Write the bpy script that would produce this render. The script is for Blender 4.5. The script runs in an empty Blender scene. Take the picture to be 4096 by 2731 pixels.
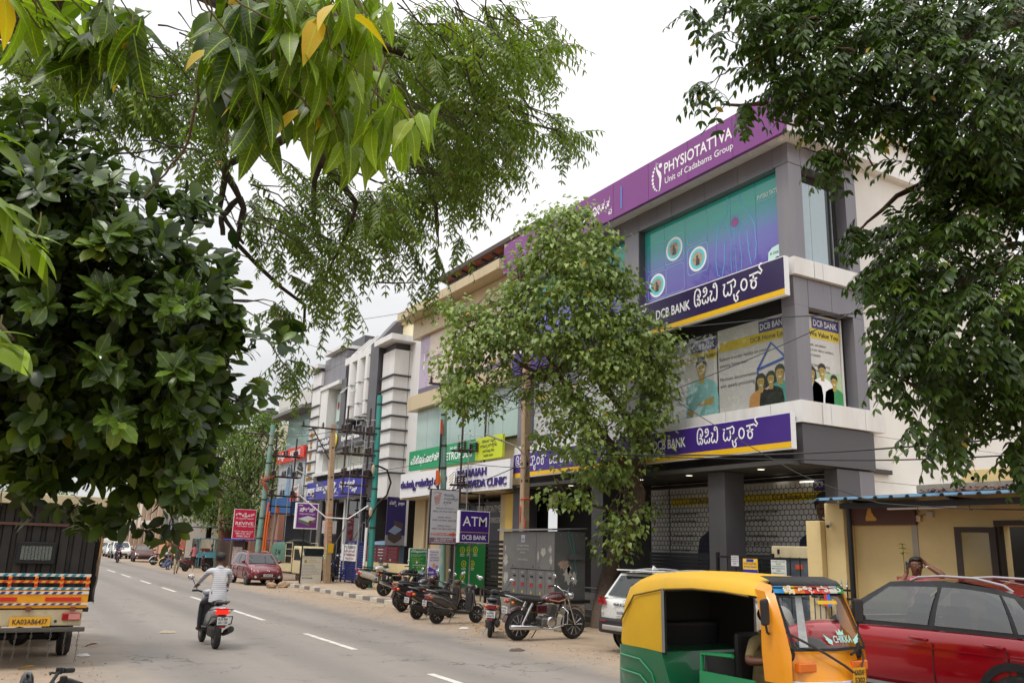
import bpy,bmesh,math,random
import numpy as np
from mathutils import Vector,Matrix,Euler
from math import radians as RAD,sin,cos,pi,sqrt,atan2

random.seed(7)
NPR=np.random.default_rng(7)
SC=bpy.context.scene
COL=SC.collection

# ------------------------------------------------------------------ camera
FPX,IW,IH=3418.0,4096.0,2731.0
PITCH,ROLL,YAW,CAMH=RAD(13.693),RAD(1.7565),RAD(30.06),1.95

def _world_to_cam():
 cy,sy=cos(YAW),sin(YAW)
 Rz=np.array([[cy,-sy,0],[sy,cy,0],[0,0,1]])
 W=np.array([[1,0,0],[0,0,-1],[0,1,0]])
 cp,sp=cos(PITCH),sin(PITCH)
 Rx=np.array([[1,0,0],[0,cp,sp],[0,-sp,cp]])
 cr,sr=cos(ROLL),sin(ROLL)
 Rr=np.array([[cr,-sr,0],[sr,cr,0],[0,0,1]])
 return Rr @ Rx @ W @ Rz

CM=_world_to_cam()
_cd=bpy.data.cameras.new('camera')
_cd.sensor_width=36.0
_cd.lens=FPX/IW*36.0
_cd.clip_start,_cd.clip_end=0.05,4000
CAM=bpy.data.objects.new('camera',_cd)
COL.objects.link(CAM)
_r=CM.T @ np.diag([1,-1,-1])
_m=Matrix([[*_r[i],0]for i in range(3)]+[[0,0,0,1]])
_m.translation=(0,0,CAMH)
CAM.matrix_world=_m
SC.camera=CAM

# ------------------------------------------------------------------ light
SKY_H,SKY_Z=0.68,2.00            # overcast radiance at the horizon and overhead
SUN_EL,SUN_AZ=RAD(58),RAD(250)      # azimuth clockwise from +Y
wd=bpy.data.worlds.new('World')
SC.world=wd
wd.use_nodes=True
nt=wd.node_tree
nt.nodes.clear()
wo=nt.nodes.new('ShaderNodeOutputWorld')
bg=nt.nodes.new('ShaderNodeBackground')
bg.inputs[1].default_value=0.10
sky=nt.nodes.new('ShaderNodeTexSky')
sky.sky_type='NISHITA'
sky.sun_disc=False
sky.sun_elevation,sky.sun_rotation=SUN_EL,SUN_AZ
tc=nt.nodes.new('ShaderNodeTexCoord')
mp=nt.nodes.new('ShaderNodeMapping')
mp.inputs['Scale'].default_value=(1.2,1.2,3.4)
nz=nt.nodes.new('ShaderNodeTexNoise')
nz.inputs['Scale'].default_value=2.2
nz.inputs['Detail'].default_value=5
rp=nt.nodes.new('ShaderNodeValToRGB')
rp.color_ramp.elements[0].position,rp.color_ramp.elements[0].color=0.36,(0.84,0.85,0.88,1)
rp.color_ramp.elements[1].position,rp.color_ramp.elements[1].color=0.58,(1.04,1.035,1.03,1)
sp=nt.nodes.new('ShaderNodeSeparateXYZ')
el=nt.nodes.new('ShaderNodeMapRange')          # overcast sky, brighter overhead
el.inputs[1].default_value,el.inputs[2].default_value=0.0,1.0
el.inputs[3].default_value,el.inputs[4].default_value=SKY_H*10,SKY_Z*10
ov=nt.nodes.new('ShaderNodeVectorMath')
ov.operation='SCALE'
mx=nt.nodes.new('ShaderNodeMix')
mx.data_type='RGBA'
mx.inputs[0].default_value=0.95
nt.links.new(tc.outputs['Generated'],mp.inputs[0])
nt.links.new(tc.outputs['Generated'],sp.inputs[0])
pw_=nt.nodes.new('ShaderNodeMath')
pw_.operation='POWER'
pw_.inputs[1].default_value=1.5  # steeper rise: unseen zenith brightened to light the scene, visible sky kept grey
pw_.use_clamp=True
nt.links.new(sp.outputs[2],pw_.inputs[0])
nt.links.new(pw_.outputs[0],el.inputs[0])
nt.links.new(mp.outputs[0],nz.inputs['Vector'])
nt.links.new(nz.outputs[0],rp.inputs[0])
nt.links.new(rp.outputs[0],ov.inputs[0])
nt.links.new(el.outputs[0],ov.inputs['Scale'])
nt.links.new(sky.outputs[0],mx.inputs[6])
nt.links.new(ov.outputs[0],mx.inputs[7])
nt.links.new(mx.outputs[2],bg.inputs[0])
nt.links.new(bg.outputs[0],wo.inputs[0])

sl=bpy.data.lights.new('sun','SUN')
sl.energy,sl.angle,sl.color=1.5,RAD(16),(1.0,0.96,0.90)
so=bpy.data.objects.new('sun',sl)
COL.objects.link(so)
_sd=Vector((sin(SUN_AZ)*cos(SUN_EL),cos(SUN_AZ)*cos(SUN_EL),sin(SUN_EL)))
so.rotation_euler=(-_sd).to_track_quat('-Z','Y').to_euler()

vs=SC.view_settings
vs.view_transform='Standard'
vs.look='None'
vs.gamma=1.0
vs.use_curve_mapping=False
vs.exposure=0.18
SC.cycles.use_denoising=True
SC.cycles.max_bounces=7
SC.cycles.transparent_max_bounces=12
SC.cycles.diffuse_bounces=3
SC.cycles.glossy_bounces=3
SC.cycles.transmission_bounces=5
SC.cycles.caustics_reflective=False
SC.cycles.caustics_refractive=False

# ------------------------------------------------------------------ placing
def ray(px,py):
 return CM.T @ np.array([(px-IW/2)/FPX,(py-IH/2)/FPX,1.0])

def at(px,py,d):
 r=ray(px,py)*d
 return Vector((r[0],r[1],r[2]+CAMH))

def atX(px,py,X):
 r=ray(px,py)
 return at(px,py,X/r[0])

def atY(px,py,Y):
 r=ray(px,py)
 return at(px,py,Y/r[1])

def atZ(px,py,Z=0.0):
 r=ray(px,py)
 return at(px,py,(Z-CAMH)/r[2])

# ------------------------------------------------------------------ materials
def lin(c):
 def f(u):
  u=u/255.0
  return u/12.92 if u<=0.04045 else ((u+0.055)/1.055)**2.4
 return (f(c[0]),f(c[1]),f(c[2]),1.0)

MATS={}

def mat(name,c,rough=0.6,metal=0.0,var=0.12,vs=6.0,bump=0.0,bs=40.0,coat=0.0,trans=0.0,
  emit=0.0,spec=0.5,dirt=0.0,dirtc=(120,100,80),stretch=None,alpha=1.0):
 """principled material with a little noise in value; c is sRGB 0..255"""
 if name in MATS:
  return MATS[name]
 m=bpy.data.materials.new(name)
 m.use_nodes=True
 n,l=m.node_tree.nodes,m.node_tree.links
 b=n['Principled BSDF']
 col=lin(c)
 b.inputs['Roughness'].default_value=rough
 b.inputs['Metallic'].default_value=metal
 b.inputs['Specular IOR Level'].default_value=spec
 b.inputs['Coat Weight'].default_value=coat
 b.inputs['Coat Roughness'].default_value=0.06
 b.inputs['Transmission Weight'].default_value=trans
 b.inputs['Alpha'].default_value=alpha
 out=None
 if var or bump or dirt:
  t=n.new('ShaderNodeTexCoord')
  mpn=n.new('ShaderNodeMapping')
  if stretch:
   mpn.inputs['Scale'].default_value=stretch
  l.new(t.outputs['Object'],mpn.inputs[0])
  z=n.new('ShaderNodeTexNoise')
  z.inputs['Scale'].default_value=vs
  z.inputs['Detail'].default_value=5
  z.inputs['Roughness'].default_value=0.62
  l.new(mpn.outputs[0],z.inputs['Vector'])
  r=n.new('ShaderNodeMapRange')
  r.inputs[1].default_value,r.inputs[2].default_value=0.28,0.72
  r.inputs[3].default_value,r.inputs[4].default_value=1-var,1+var
  l.new(z.outputs[0],r.inputs[0])
  v=n.new('ShaderNodeMix')
  v.data_type,v.blend_type='RGBA','MULTIPLY'
  v.inputs[0].default_value=1.0
  v.inputs[6].default_value=col
  l.new(r.outputs[0],v.inputs[7])
  out=v.outputs[2]
  if dirt:
   z2=n.new('ShaderNodeTexNoise')
   z2.inputs['Scale'].default_value=vs*0.45
   z2.inputs['Detail'].default_value=7
   z2.inputs['Roughness'].default_value=0.7
   l.new(mpn.outputs[0],z2.inputs['Vector'])
   r2=n.new('ShaderNodeMapRange')
   r2.inputs[1].default_value,r2.inputs[2].default_value=0.48,0.75
   r2.inputs[3].default_value,r2.inputs[4].default_value=0,dirt
   l.new(z2.outputs[0],r2.inputs[0])
   v2=n.new('ShaderNodeMix')
   v2.data_type='RGBA'
   v2.inputs[7].default_value=lin(dirtc)
   l.new(r2.outputs[0],v2.inputs[0])
   l.new(out,v2.inputs[6])
   out=v2.outputs[2]
  l.new(out,b.inputs['Base Color'])
  rr=n.new('ShaderNodeMapRange')
  rr.inputs[1].default_value,rr.inputs[2].default_value=0.3,0.7
  rr.inputs[3].default_value,rr.inputs[4].default_value=max(0.02,rough-0.08),min(1,rough+0.08)
  l.new(z.outputs[0],rr.inputs[0])
  l.new(rr.outputs[0],b.inputs['Roughness'])
  if bump:
   z3=n.new('ShaderNodeTexNoise')
   z3.inputs['Scale'].default_value=bs
   z3.inputs['Detail'].default_value=6
   l.new(mpn.outputs[0],z3.inputs['Vector'])
   bp=n.new('ShaderNodeBump')
   bp.inputs['Strength'].default_value=bump
   bp.inputs['Distance'].default_value=0.02
   l.new(z3.outputs[0],bp.inputs['Height'])
   l.new(bp.outputs[0],b.inputs['Normal'])
 else:
  b.inputs['Base Color'].default_value=col
 if emit:
  b.inputs['Emission Color'].default_value=col
  b.inputs['Emission Strength'].default_value=emit
 MATS[name]=m
 return m

def glass(name,c=(40,55,55),rough=0.03,alpha=0.45,rf=0.07):
 """dark tinted pane: glossy coat over a partly clear tint"""
 if name in MATS:
  return MATS[name]
 m=bpy.data.materials.new(name)
 m.use_nodes=True
 n,l=m.node_tree.nodes,m.node_tree.links
 n.clear()
 o=n.new('ShaderNodeOutputMaterial')
 g=n.new('ShaderNodeBsdfGlossy')
 g.inputs['Roughness'].default_value=rough
 t=n.new('ShaderNodeBsdfTransparent')
 t.inputs[0].default_value=lin(tuple(min(255,x*2.2+60)for x in c))
 d=n.new('ShaderNodeBsdfDiffuse')
 d.inputs[0].default_value=lin(c)
 m1=n.new('ShaderNodeMixShader')
 m1.inputs[0].default_value=alpha
 f=n.new('ShaderNodeLayerWeight')
 f.inputs[0].default_value=0.5
 pw=n.new('ShaderNodeMath')
 pw.operation='POWER'
 pw.inputs[1].default_value=4.0
 ad=n.new('ShaderNodeMath')
 ad.operation='MULTIPLY_ADD'
 ad.inputs[1].default_value,ad.inputs[2].default_value=0.9,rf
 m2=n.new('ShaderNodeMixShader')
 l.new(t.outputs[0],m1.inputs[1])
 l.new(d.outputs[0],m1.inputs[2])
 l.new(f.outputs['Facing'],pw.inputs[0])
 l.new(pw.outputs[0],ad.inputs[0])
 l.new(ad.outputs[0],m2.inputs[0])
 l.new(m1.outputs[0],m2.inputs[1])
 l.new(g.outputs[0],m2.inputs[2])
 l.new(m2.outputs[0],o.inputs[0])
 MATS[name]=m
 return m

def leafmat(name,c1,c2,cy=(190,170,60),rough=0.42,tr=0.35,spec=0.5,vein=False):
 """leaf colour varies leaf by leaf through the 'tint' face attribute"""
 m=bpy.data.materials.new(name)
 m.use_nodes=True
 n,l=m.node_tree.nodes,m.node_tree.links
 n.clear()
 o=n.new('ShaderNodeOutputMaterial')
 a=n.new('ShaderNodeAttribute')
 a.attribute_name='tint'
 oi=n.new('ShaderNodeObjectInfo')
 ad=n.new('ShaderNodeMath')
 ad.operation='ADD'
 l.new(a.outputs['Fac'],ad.inputs[0])
 ml=n.new('ShaderNodeMath')
 ml.operation='MULTIPLY'
 ml.inputs[1].default_value=0.0
 l.new(oi.outputs['Random'],ml.inputs[0])
 l.new(ml.outputs[0],ad.inputs[1])
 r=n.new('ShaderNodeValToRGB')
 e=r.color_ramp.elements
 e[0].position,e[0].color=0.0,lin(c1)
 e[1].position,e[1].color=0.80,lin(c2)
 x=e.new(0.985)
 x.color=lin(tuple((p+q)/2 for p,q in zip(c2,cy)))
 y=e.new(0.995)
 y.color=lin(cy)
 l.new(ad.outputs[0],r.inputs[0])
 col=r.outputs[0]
 if vein:
  def mth(op,x_,y_):
   q=n.new('ShaderNodeMath')
   q.operation=op
   for i,k in enumerate((x_,y_)):
    if isinstance(k,(int,float)):
     q.inputs[i].default_value=k
    else:
     l.new(k,q.inputs[i])
   return q.outputs[0]
  t_=n.new('ShaderNodeTexCoord')
  sx_=n.new('ShaderNodeSeparateXYZ')
  l.new(t_.outputs['Object'],sx_.inputs[0])
  ax_=mth('ABSOLUTE',sx_.outputs[0],0)
  mid=mth('LESS_THAN',ax_,.009)
  sv_=mth('GREATER_THAN',mth('SINE',mth('MULTIPLY',mth('SUBTRACT',sx_.outputs[1],mth('MULTIPLY',ax_,.8)),75),0),.90)
  zn=n.new('ShaderNodeTexNoise')
  zn.inputs['Scale'].default_value=5
  l.new(t_.outputs['Object'],zn.inputs['Vector'])
  fac=mth('ADD',mth('MAXIMUM',mth('MULTIPLY',mid,.55),mth('MULTIPLY',sv_,.16)),mth('MULTIPLY',mth('SUBTRACT',zn.outputs[0],.45),.5))
  vx=n.new('ShaderNodeMix')
  vx.data_type='RGBA'
  vx.inputs[7].default_value=lin(tuple(min(255,q*1.35+18)for q in c2))
  l.new(fac,vx.inputs[0])
  l.new(col,vx.inputs[6])
  col=vx.outputs[2]
 b=n.new('ShaderNodeBsdfPrincipled')
 b.inputs['Roughness'].default_value=rough
 b.inputs['Specular IOR Level'].default_value=spec
 l.new(col,b.inputs['Base Color'])
 t=n.new('ShaderNodeBsdfTranslucent')
 br=n.new('ShaderNodeMix')
 br.data_type,br.blend_type='RGBA','MULTIPLY'
 br.inputs[0].default_value=1.0
 br.inputs[7].default_value=(1.5,1.7,0.7,1)
 l.new(col,br.inputs[6])
 l.new(br.outputs[2],t.inputs[0])
 s=n.new('ShaderNodeMixShader')
 s.inputs[0].default_value=tr
 l.new(b.outputs[0],s.inputs[1])
 l.new(t.outputs[0],s.inputs[2])
 l.new(s.outputs[0],o.inputs[0])
 MATS[name]=m
 return m

# ------------------------------------------------------------------ mesh kit
class MB:
 def __init__(self):
  self.v,self.f,self.m=[],[],[]

 def add(self,vs_,fs,mi=0):
  k=len(self.v)
  self.v.extend([tuple(p)for p in vs_])
  self.f.extend([tuple(i+k for i in f)for f in fs])
  self.m.extend([mi]*len(fs))
  return self

 def bx(self,x0,x1,y0,y1,z0,z1,mi=0):
  return self.add([(x0,y0,z0),(x1,y0,z0),(x1,y1,z0),(x0,y1,z0),(x0,y0,z1),(x1,y0,z1),(x1,y1,z1),(x0,y1,z1)],
      [(0,3,2,1),(4,5,6,7),(0,1,5,4),(1,2,6,5),(2,3,7,6),(3,0,4,7)],mi)

 def box(self,c,s,rot=(0,0,0),mi=0):
  R=Euler(rot).to_matrix()
  h=[x/2 for x in s]
  vs_=[Vector(c)+R @ Vector((sx*h[0],sy*h[1],sz*h[2]))for sz in (-1,1)for sx,sy in ((-1,-1),(1,-1),(1,1),(-1,1))]
  return self.add(vs_,[(0,3,2,1),(4,5,6,7),(0,1,5,4),(1,2,6,5),(2,3,7,6),(3,0,4,7)],mi)

 def quad(self,a,b,c,d,mi=0):
  return self.add([a,b,c,d],[(0,1,2,3)],mi)

 def poly(self,pts,mi=0):
  return self.add(pts,[tuple(range(len(pts)))],mi)

 def loft(self,rings,mi=0,cap=True,closed=True):
  n=len(rings[0])
  k=len(self.v)
  for r in rings:
   self.v.extend([tuple(p)for p in r])
  fs=[]
  for i in range(len(rings)-1):
   for j in range(n if closed else n-1):
    a,b=i*n+j,i*n+(j+1)% n
    fs.append((k+a,k+b,k+b+n,k+a+n))
  if cap and closed:
   fs.append(tuple(k+j for j in reversed(range(n))))
   fs.append(tuple(k+(len(rings)-1)*n+j for j in range(n)))
  self.f.extend(fs)
  self.m.extend([mi]*len(fs))
  return self

 def tube(self,pts,r,n=8,mi=0,cap=True,flat=1.0):
  pts=[Vector(p)for p in pts]
  rs=r if isinstance(r,(list,tuple))else [r]*len(pts)
  rings=[]
  up=None
  for i,p in enumerate(pts):
   d=(pts[min(i+1,len(pts)-1)]-pts[max(i-1,0)])
   if d.length<1e-9:
    d=Vector((0,0,1))
   d.normalize()
   if up is None:
    up=Vector((0,0,1))if abs(d.z)<0.9 else Vector((1,0,0))
   x=d.cross(up)
   if x.length<1e-6:
    x=d.orthogonal()
   x.normalize()
   y=x.cross(d).normalized()
   up=y
   rings.append([p+(x*cos(2*pi*j/n)+y*sin(2*pi*j/n)*flat)*rs[i]for j in range(n)])
  return self.loft(rings,mi,cap)

 def cyl(self,p0,p1,r0,r1=None,n=12,mi=0,cap=True):
  return self.tube([p0,p1],[r0,r0 if r1 is None else r1],n,mi,cap)

 def lathe(self,prof,c=(0,0,0),axis='Z',n=20,mi=0):
  """prof: (r, h) pairs along the axis"""
  rings=[]
  for r,h in prof:
   ring=[]
   for j in range(n):
    a,b=r*cos(2*pi*j/n),r*sin(2*pi*j/n)
    p={'Z':(a,b,h),'X':(h,a,b),'Y':(b,h,a)}[axis]
    ring.append((p[0]+c[0],p[1]+c[1],p[2]+c[2]))
   rings.append(ring)
  return self.loft(rings,mi,True)

 def prism(self,poly,t0,t1,axis='X',mi=0,c=(0,0,0)):
  """2-D outline pushed along an axis; poly coords are (Y,Z) for X, (X,Z) for Y, (X,Y) for Z"""
  def P(a,b,t):
   q={'X':(t,a,b),'Y':(a,t,b),'Z':(a,b,t)}[axis]
   return (q[0]+c[0],q[1]+c[1],q[2]+c[2])
  return self.loft([[P(a,b,t0)for a,b in poly],[P(a,b,t1)for a,b in poly]],mi,True)

 def ell(self,c,r,n=14,m=9,mi=0,rot=None):
  rings=[]
  R=Euler(rot).to_matrix()if rot else None
  for i in range(m+1):
   th=pi*(i+0.02)/(m+0.04)
   ring=[]
   for j in range(n):
    a=2*pi*j/n
    p=Vector((r[0]*sin(th)*cos(a),r[1]*sin(th)*sin(a),-r[2]*cos(th)))
    if R:
     p=R @ p
    ring.append(p+Vector(c))
   rings.append(ring)
  return self.loft(rings,mi,True)

 def mesh(self,name):
  me=bpy.data.meshes.new(name)
  me.from_pydata(self.v,[],self.f)
  me.polygons.foreach_set('material_index',self.m)
  me.update()
  return me

 def build(self,name,mats,parent=None,loc=(0,0,0),rot=(0,0,0),smooth=None,bevel=None,sub=0,fix=True):
  me=self.mesh(name)
  if fix:
   bm=bmesh.new()
   bm.from_mesh(me)
   bmesh.ops.recalc_face_normals(bm,faces=bm.faces)
   bm.to_mesh(me)
   bm.free()
  for m in (mats if isinstance(mats,(list,tuple))else [mats]):
   me.materials.append(m)
  return obj(name,me,parent,loc,rot,smooth,bevel,sub)

WORLD_KIDS=set()      # things whose parts are given in world coordinates

def obj(name,me,parent=None,loc=(0,0,0),rot=(0,0,0),smooth=None,bevel=None,sub=0):
 o=bpy.data.objects.new(name,me)
 COL.objects.link(o)
 o.parent=parent
 if parent is not None and parent.name in WORLD_KIDS:
  o.matrix_parent_inverse=Matrix.Translation(-parent.location)
 o.location=loc
 o.rotation_euler=rot
 if smooth is not None:
  me.polygons.foreach_set('use_smooth',[True]*len(me.polygons))
  me.set_sharp_from_angle(angle=RAD(smooth))
 if bevel:
  b=o.modifiers.new('bevel','BEVEL')
  b.width=bevel
  b.segments=2
  b.limit_method='ANGLE'
  b.angle_limit=RAD(35)
 if sub:
  s=o.modifiers.new('sub','SUBSURF')
  s.levels=s.render_levels=sub
 return o

def tag(o,label=None,cat=None,group=None,kind=None):
 if label:
  o['label']=label
 if cat:
  o['category']=cat
 if group:
  o['group']=group
 if kind:
  o['kind']=kind
 return o

def thing(name,label,cat,loc=(0,0,0),rz=0.0,group=None):
 o=bpy.data.objects.new(name,None)
 COL.objects.link(o)
 o.location=loc
 o.rotation_euler=(0,0,rz)
 return tag(o,label,cat,group)

def place(name,label,cat,loc,group=None):
 """a thing whose parts are laid out in world coordinates"""
 o=thing(name,label,cat,loc,0.0,group)
 WORLD_KIDS.add(o.name)
 return o

def one(name,mb,mats,label,cat,loc=(0,0,0),rot=(0,0,0),group=None,**k):
 return tag(mb.build(name,mats,None,loc,rot,**k),label,cat,group)

def copy_tree(o,parent=None):
 c=o.copy()
 COL.objects.link(c)
 c.parent=parent
 for ch in list(o.children):
  copy_tree(ch,c)
 return c

def box_part(name,m,parent,x0,x1,y0,y1,z0,z1,bevel=None,**k):
 return MB().bx(x0,x1,y0,y1,z0,z1).build(name,m,parent,bevel=bevel,**k)

# ------------------------------------------------------------------ lettering
_glyph={}
VIR='\u0ccd'

def _text_mesh(s,bold):
 key=(s,bold)
 if key not in _glyph:
  cu=bpy.data.curves.new('t','FONT')
  cu.body=s
  cu.size=1.0
  cu.offset=bold
  cu.resolution_u=3
  o=bpy.data.objects.new('t',cu)
  me=o.to_mesh()
  v=np.array([p.co[:2]for p in me.vertices])if len(me.vertices)else np.zeros((0,2))
  f=[tuple(p.vertices)for p in me.polygons]
  o.to_mesh_clear()
  bpy.data.objects.remove(o)
  bpy.data.curves.remove(cu)
  _glyph[key]=(v,f)
 return _glyph[key]

def _kannada(ch):
 return '\u0c80'<=ch<='\u0cff'

def lettering(s,bold=0.0):
 """flat letters, Kannada clusters put together: base, vowel sign, subscript consonant"""
 if not any(_kannada(c)for c in s):
  v,f=_text_mesh(s,bold)
  return v.copy(),f
 V,F,x=[],[],0.0
 n=0
 i=0
 run=''

 def put(v,f,dx,dy=0.0,sc=1.0):
  nonlocal n
  if len(v):
   V.append(v*sc+[dx,dy])
   F.extend([tuple(k+n for k in q)for q in f])
   n+=len(v)

 while i<len(s):
  c=s[i]
  if c==' ':
   x+=0.30
   i+=1
   continue
  if not _kannada(c):
   j=i
   while j<len(s)and not _kannada(s[j])and s[j]!= ' ':
    j+=1
   v,f=_text_mesh(s[i:j],bold)
   put(v,f,x)
   if len(v):
    x+=v[:,0].max()+0.06
   i=j
   continue
  base,subs,j=c,[],i+1
  while j<len(s)and s[j]==VIR and j+1<len(s)and '\u0c95'<=s[j+1]<='\u0cb9':
   subs.append(s[j+1])
   j+=2
  signs=''
  while j<len(s)and ('\u0cbe'<=s[j]<='\u0ccd' or s[j]=='\u0cd5' or s[j]=='\u0cd6'):
   signs+=s[j]
   j+=1
  v,f=_text_mesh(base+signs,bold)
  if len(v):
   v=v-[v[:,0].min(),0]
  put(v,f,x)
  w=v[:,0].max()if len(v)else 0.3
  for q,sb in enumerate(subs):
   v2,f2=_text_mesh(sb,bold)
   put(v2,f2,x+w-0.22,-0.36-0.1*q,0.56)
   w+=0.10
  x+=w+0.05
  i=j
 return (np.vstack(V)if V else np.zeros((0,2))),F

AX={'street':(Vector((0,-1,0)),Vector((0,0,1)),Vector((-1,0,0))),
   'side':(Vector((1,0,0)),Vector((0,0,1)),Vector((0,-1,0)))}

def write(s,m,parent,org,h,ax='street',align='L',fit=None,bold=0.012,depth=0.0,name='lettering',shear=0.0,hs=1.0):
 """letters of cap height h at org; ax is the reading direction; fit forces a width"""
 u,v,n=AX[ax]if isinstance(ax,str)else ax
 p,f=lettering(s,bold)
 if not len(p):
  return None
 p=p.copy()
 p[:,0]-= p[:,0].min()
 sc=h/0.70
 sx=sc*hs
 if fit:
  sx=fit/p[:,0].max()
 p[:,0]+=p[:,1]*shear
 w=p[:,0].max()*sx
 off={'L':0,'C':-w/2,'R':-w}[align]
 org=Vector(org)
 pts=[org+u*(a*sx+off)+v*(b*sc)for a,b in p]
 mb=MB()
 if depth:
  k=len(pts)
  ed={}
  for q in f:
   for a,b in zip(q,q[1:]+q[:1]):
    ed[(a,b)]=ed.get((a,b),0)+1
  vs_=[q+n*depth for q in pts]+pts
  fs=list(f)+[(b,a,a+k,b+k)for (a,b)in ed if (b,a)not in ed]
  mb.add(vs_,fs)
 else:
  mb.add([q+n*0.003 for q in pts],f)
 return mb.build(name,m,parent,fix=False)

def copies(o,parent,locs,rots=None):
 for i,l in enumerate(locs):
  c=o.copy()
  COL.objects.link(c)
  c.parent=parent
  c.location=l
  if rots:
   c.rotation_euler=rots[i]
# ================================================================== the setting
def soil_road():
 # one wide sheet of soil to the horizon
 m=mat('soil',(160,140,118),0.95,var=0.20,vs=0.9,bump=0.5,bs=14,dirt=0.55,dirtc=(128,110,92))
 g=MB()
 g.bx(-500,500,-150,700,-0.5,0.0)
 tag(g.build('ground',m),kind='structure')
 # carriageway with dust drifting in from both sides
 r=bpy.data.materials.new('asphalt')
 r.use_nodes=True
 n,l=r.node_tree.nodes,r.node_tree.links
 b=n['Principled BSDF']
 b.inputs['Roughness'].default_value=0.88
 t=n.new('ShaderNodeTexCoord')
 sx=n.new('ShaderNodeSeparateXYZ')
 l.new(t.outputs['Object'],sx.inputs[0])

 def noise(scale,det,vec=None,rough=0.6):
  z=n.new('ShaderNodeTexNoise')
  z.inputs['Scale'].default_value=scale
  z.inputs['Detail'].default_value=det
  z.inputs['Roughness'].default_value=rough
  l.new(vec or t.outputs['Object'],z.inputs['Vector'])
  return z.outputs[0]

 def mrange(x,a,b_,c,d):
  q=n.new('ShaderNodeMapRange')
  q.inputs[1].default_value,q.inputs[2].default_value=a,b_
  q.inputs[3].default_value,q.inputs[4].default_value=c,d
  l.new(x,q.inputs[0])
  return q.outputs[0]

 def math(op,a,b_):
  q=n.new('ShaderNodeMath')
  q.operation=op
  for i,x in enumerate((a,b_)):
   if isinstance(x,(int,float)):
    q.inputs[i].default_value=x
   else:
    l.new(x,q.inputs[i])
  return q.outputs[0]

 def mix(f,a,b_):
  q=n.new('ShaderNodeMix')
  q.data_type='RGBA'
  l.new(f,q.inputs[0])
  for i,x in ((6,a),(7,b_)):
   if isinstance(x,tuple):
    q.inputs[i].default_value=x
   else:
    l.new(x,q.inputs[i])
  return q.outputs[2]

 mp_=n.new('ShaderNodeMapping')
 mp_.inputs['Scale'].default_value=(1.0,0.12,1.0)
 l.new(t.outputs['Object'],mp_.inputs[0])
 big=noise(0.55,4,mp_.outputs[0])
 fine=noise(60,4)
 mid=noise(3.0,6)
 c=mix(mrange(big,0.3,0.7,0,1),lin((118,112,106)),lin((136,129,121)))
 c=mix(mrange(fine,0.35,0.75,0,0.35),c,lin((160,152,143)))
 tr_=n.new('ShaderNodeTexWave')             # faint wheel tracks along the lanes
 tr_.bands_direction='X'
 tr_.inputs['Scale'].default_value=0.16
 tr_.inputs['Distortion'].default_value=1.2
 tr_.inputs['Detail'].default_value=2
 l.new(mp_.outputs[0],tr_.inputs[0])
 c=mix(mrange(tr_.outputs['Fac'],0.45,1.0,0,0.30),c,lin((96,91,87)))
 vo=n.new('ShaderNodeTexVoronoi')           # cracks, only here and there
 vo.feature='DISTANCE_TO_EDGE'
 vo.inputs['Scale'].default_value=0.45
 wz=n.new('ShaderNodeVectorMath')
 wz.operation='ADD'
 nzc=n.new('ShaderNodeTexNoise')
 nzc.inputs['Scale'].default_value=2.5
 nzc.inputs['Detail'].default_value=6
 l.new(t.outputs['Object'],nzc.inputs['Vector'])
 l.new(t.outputs['Object'],wz.inputs[0])
 l.new(nzc.outputs['Color'],wz.inputs[1])
 l.new(wz.outputs[0],vo.inputs['Vector'])
 crack=math('MULTIPLY',math('LESS_THAN',vo.outputs['Distance'],0.010),mrange(noise(0.35,2),0.50,0.62,0,0.65))
 c=mix(crack,c,lin((60,56,53)))
 oil=math('MULTIPLY',mrange(noise(1.6,3),0.63,0.72,0,1),0.42)
 c=mix(oil,c,lin((78,73,70)))
 c=mix(mrange(mid,0.55,0.75,0,0.30),c,lin((102,96,90)))
 # dust: from the far edge (x > 8.6) and the near edge (x < 2.2)
 far=math('ADD',mrange(sx.outputs[0],7.9,10.6,-0.35,1.1),math('MULTIPLY',math('SUBTRACT',noise(0.9,6),0.5),1.5))
 near=math('ADD',mrange(sx.outputs[0],0.6,3.4,1.0,-0.45),math('MULTIPLY',math('SUBTRACT',noise(1.1,6),0.5),1.7))
 du=math('MAXIMUM',far,near)
 du=mrange(du,0.1,0.9,0.0,0.92)
 c=mix(du,c,mix(mrange(noise(5,5),0.35,0.7,0,1),lin((168,146,122)),lin((146,130,113))))
 l.new(c,b.inputs['Base Color'])
 bp=n.new('ShaderNodeBump')
 bp.inputs['Strength'].default_value=0.35
 bp.inputs['Distance'].default_value=0.01
 l.new(fine,bp.inputs['Height'])
 l.new(bp.outputs[0],b.inputs['Normal'])
 rd=MB()
 ys=[-60,0,20,40,60,80,100,130,170,230,320]
 for i in range(len(ys)-1):
  rd.quad((0.2,ys[i],0.004),(10.9,ys[i],0.004),(10.9,ys[i+1],0.004),(0.2,ys[i+1],0.004))
 road=tag(rd.build('road',r),kind='structure')
 # painted dashes, worn
 pm=mat('road_paint',(205,202,192),0.8,var=0.18,vs=5,dirt=0.9,dirtc=(132,124,116))
 for y0,y1 in ((2.9,6.3),(9.7,13.05),(16.45,19.6),(23.1,26.55),(29.7,32.95),(36.05,39.2),(42.4,45.5),(49.2,53.0),(56.1,60.2),(64.9,68.2),(72.0,75.2),(79,82.5),(86,89.5),(93,96.5),(100,103.5)):
  q=MB()
  q.bx(6.18,6.31,y0,y1,0.006,0.009)
  q.build('dash_marking',pm,road)
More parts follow.
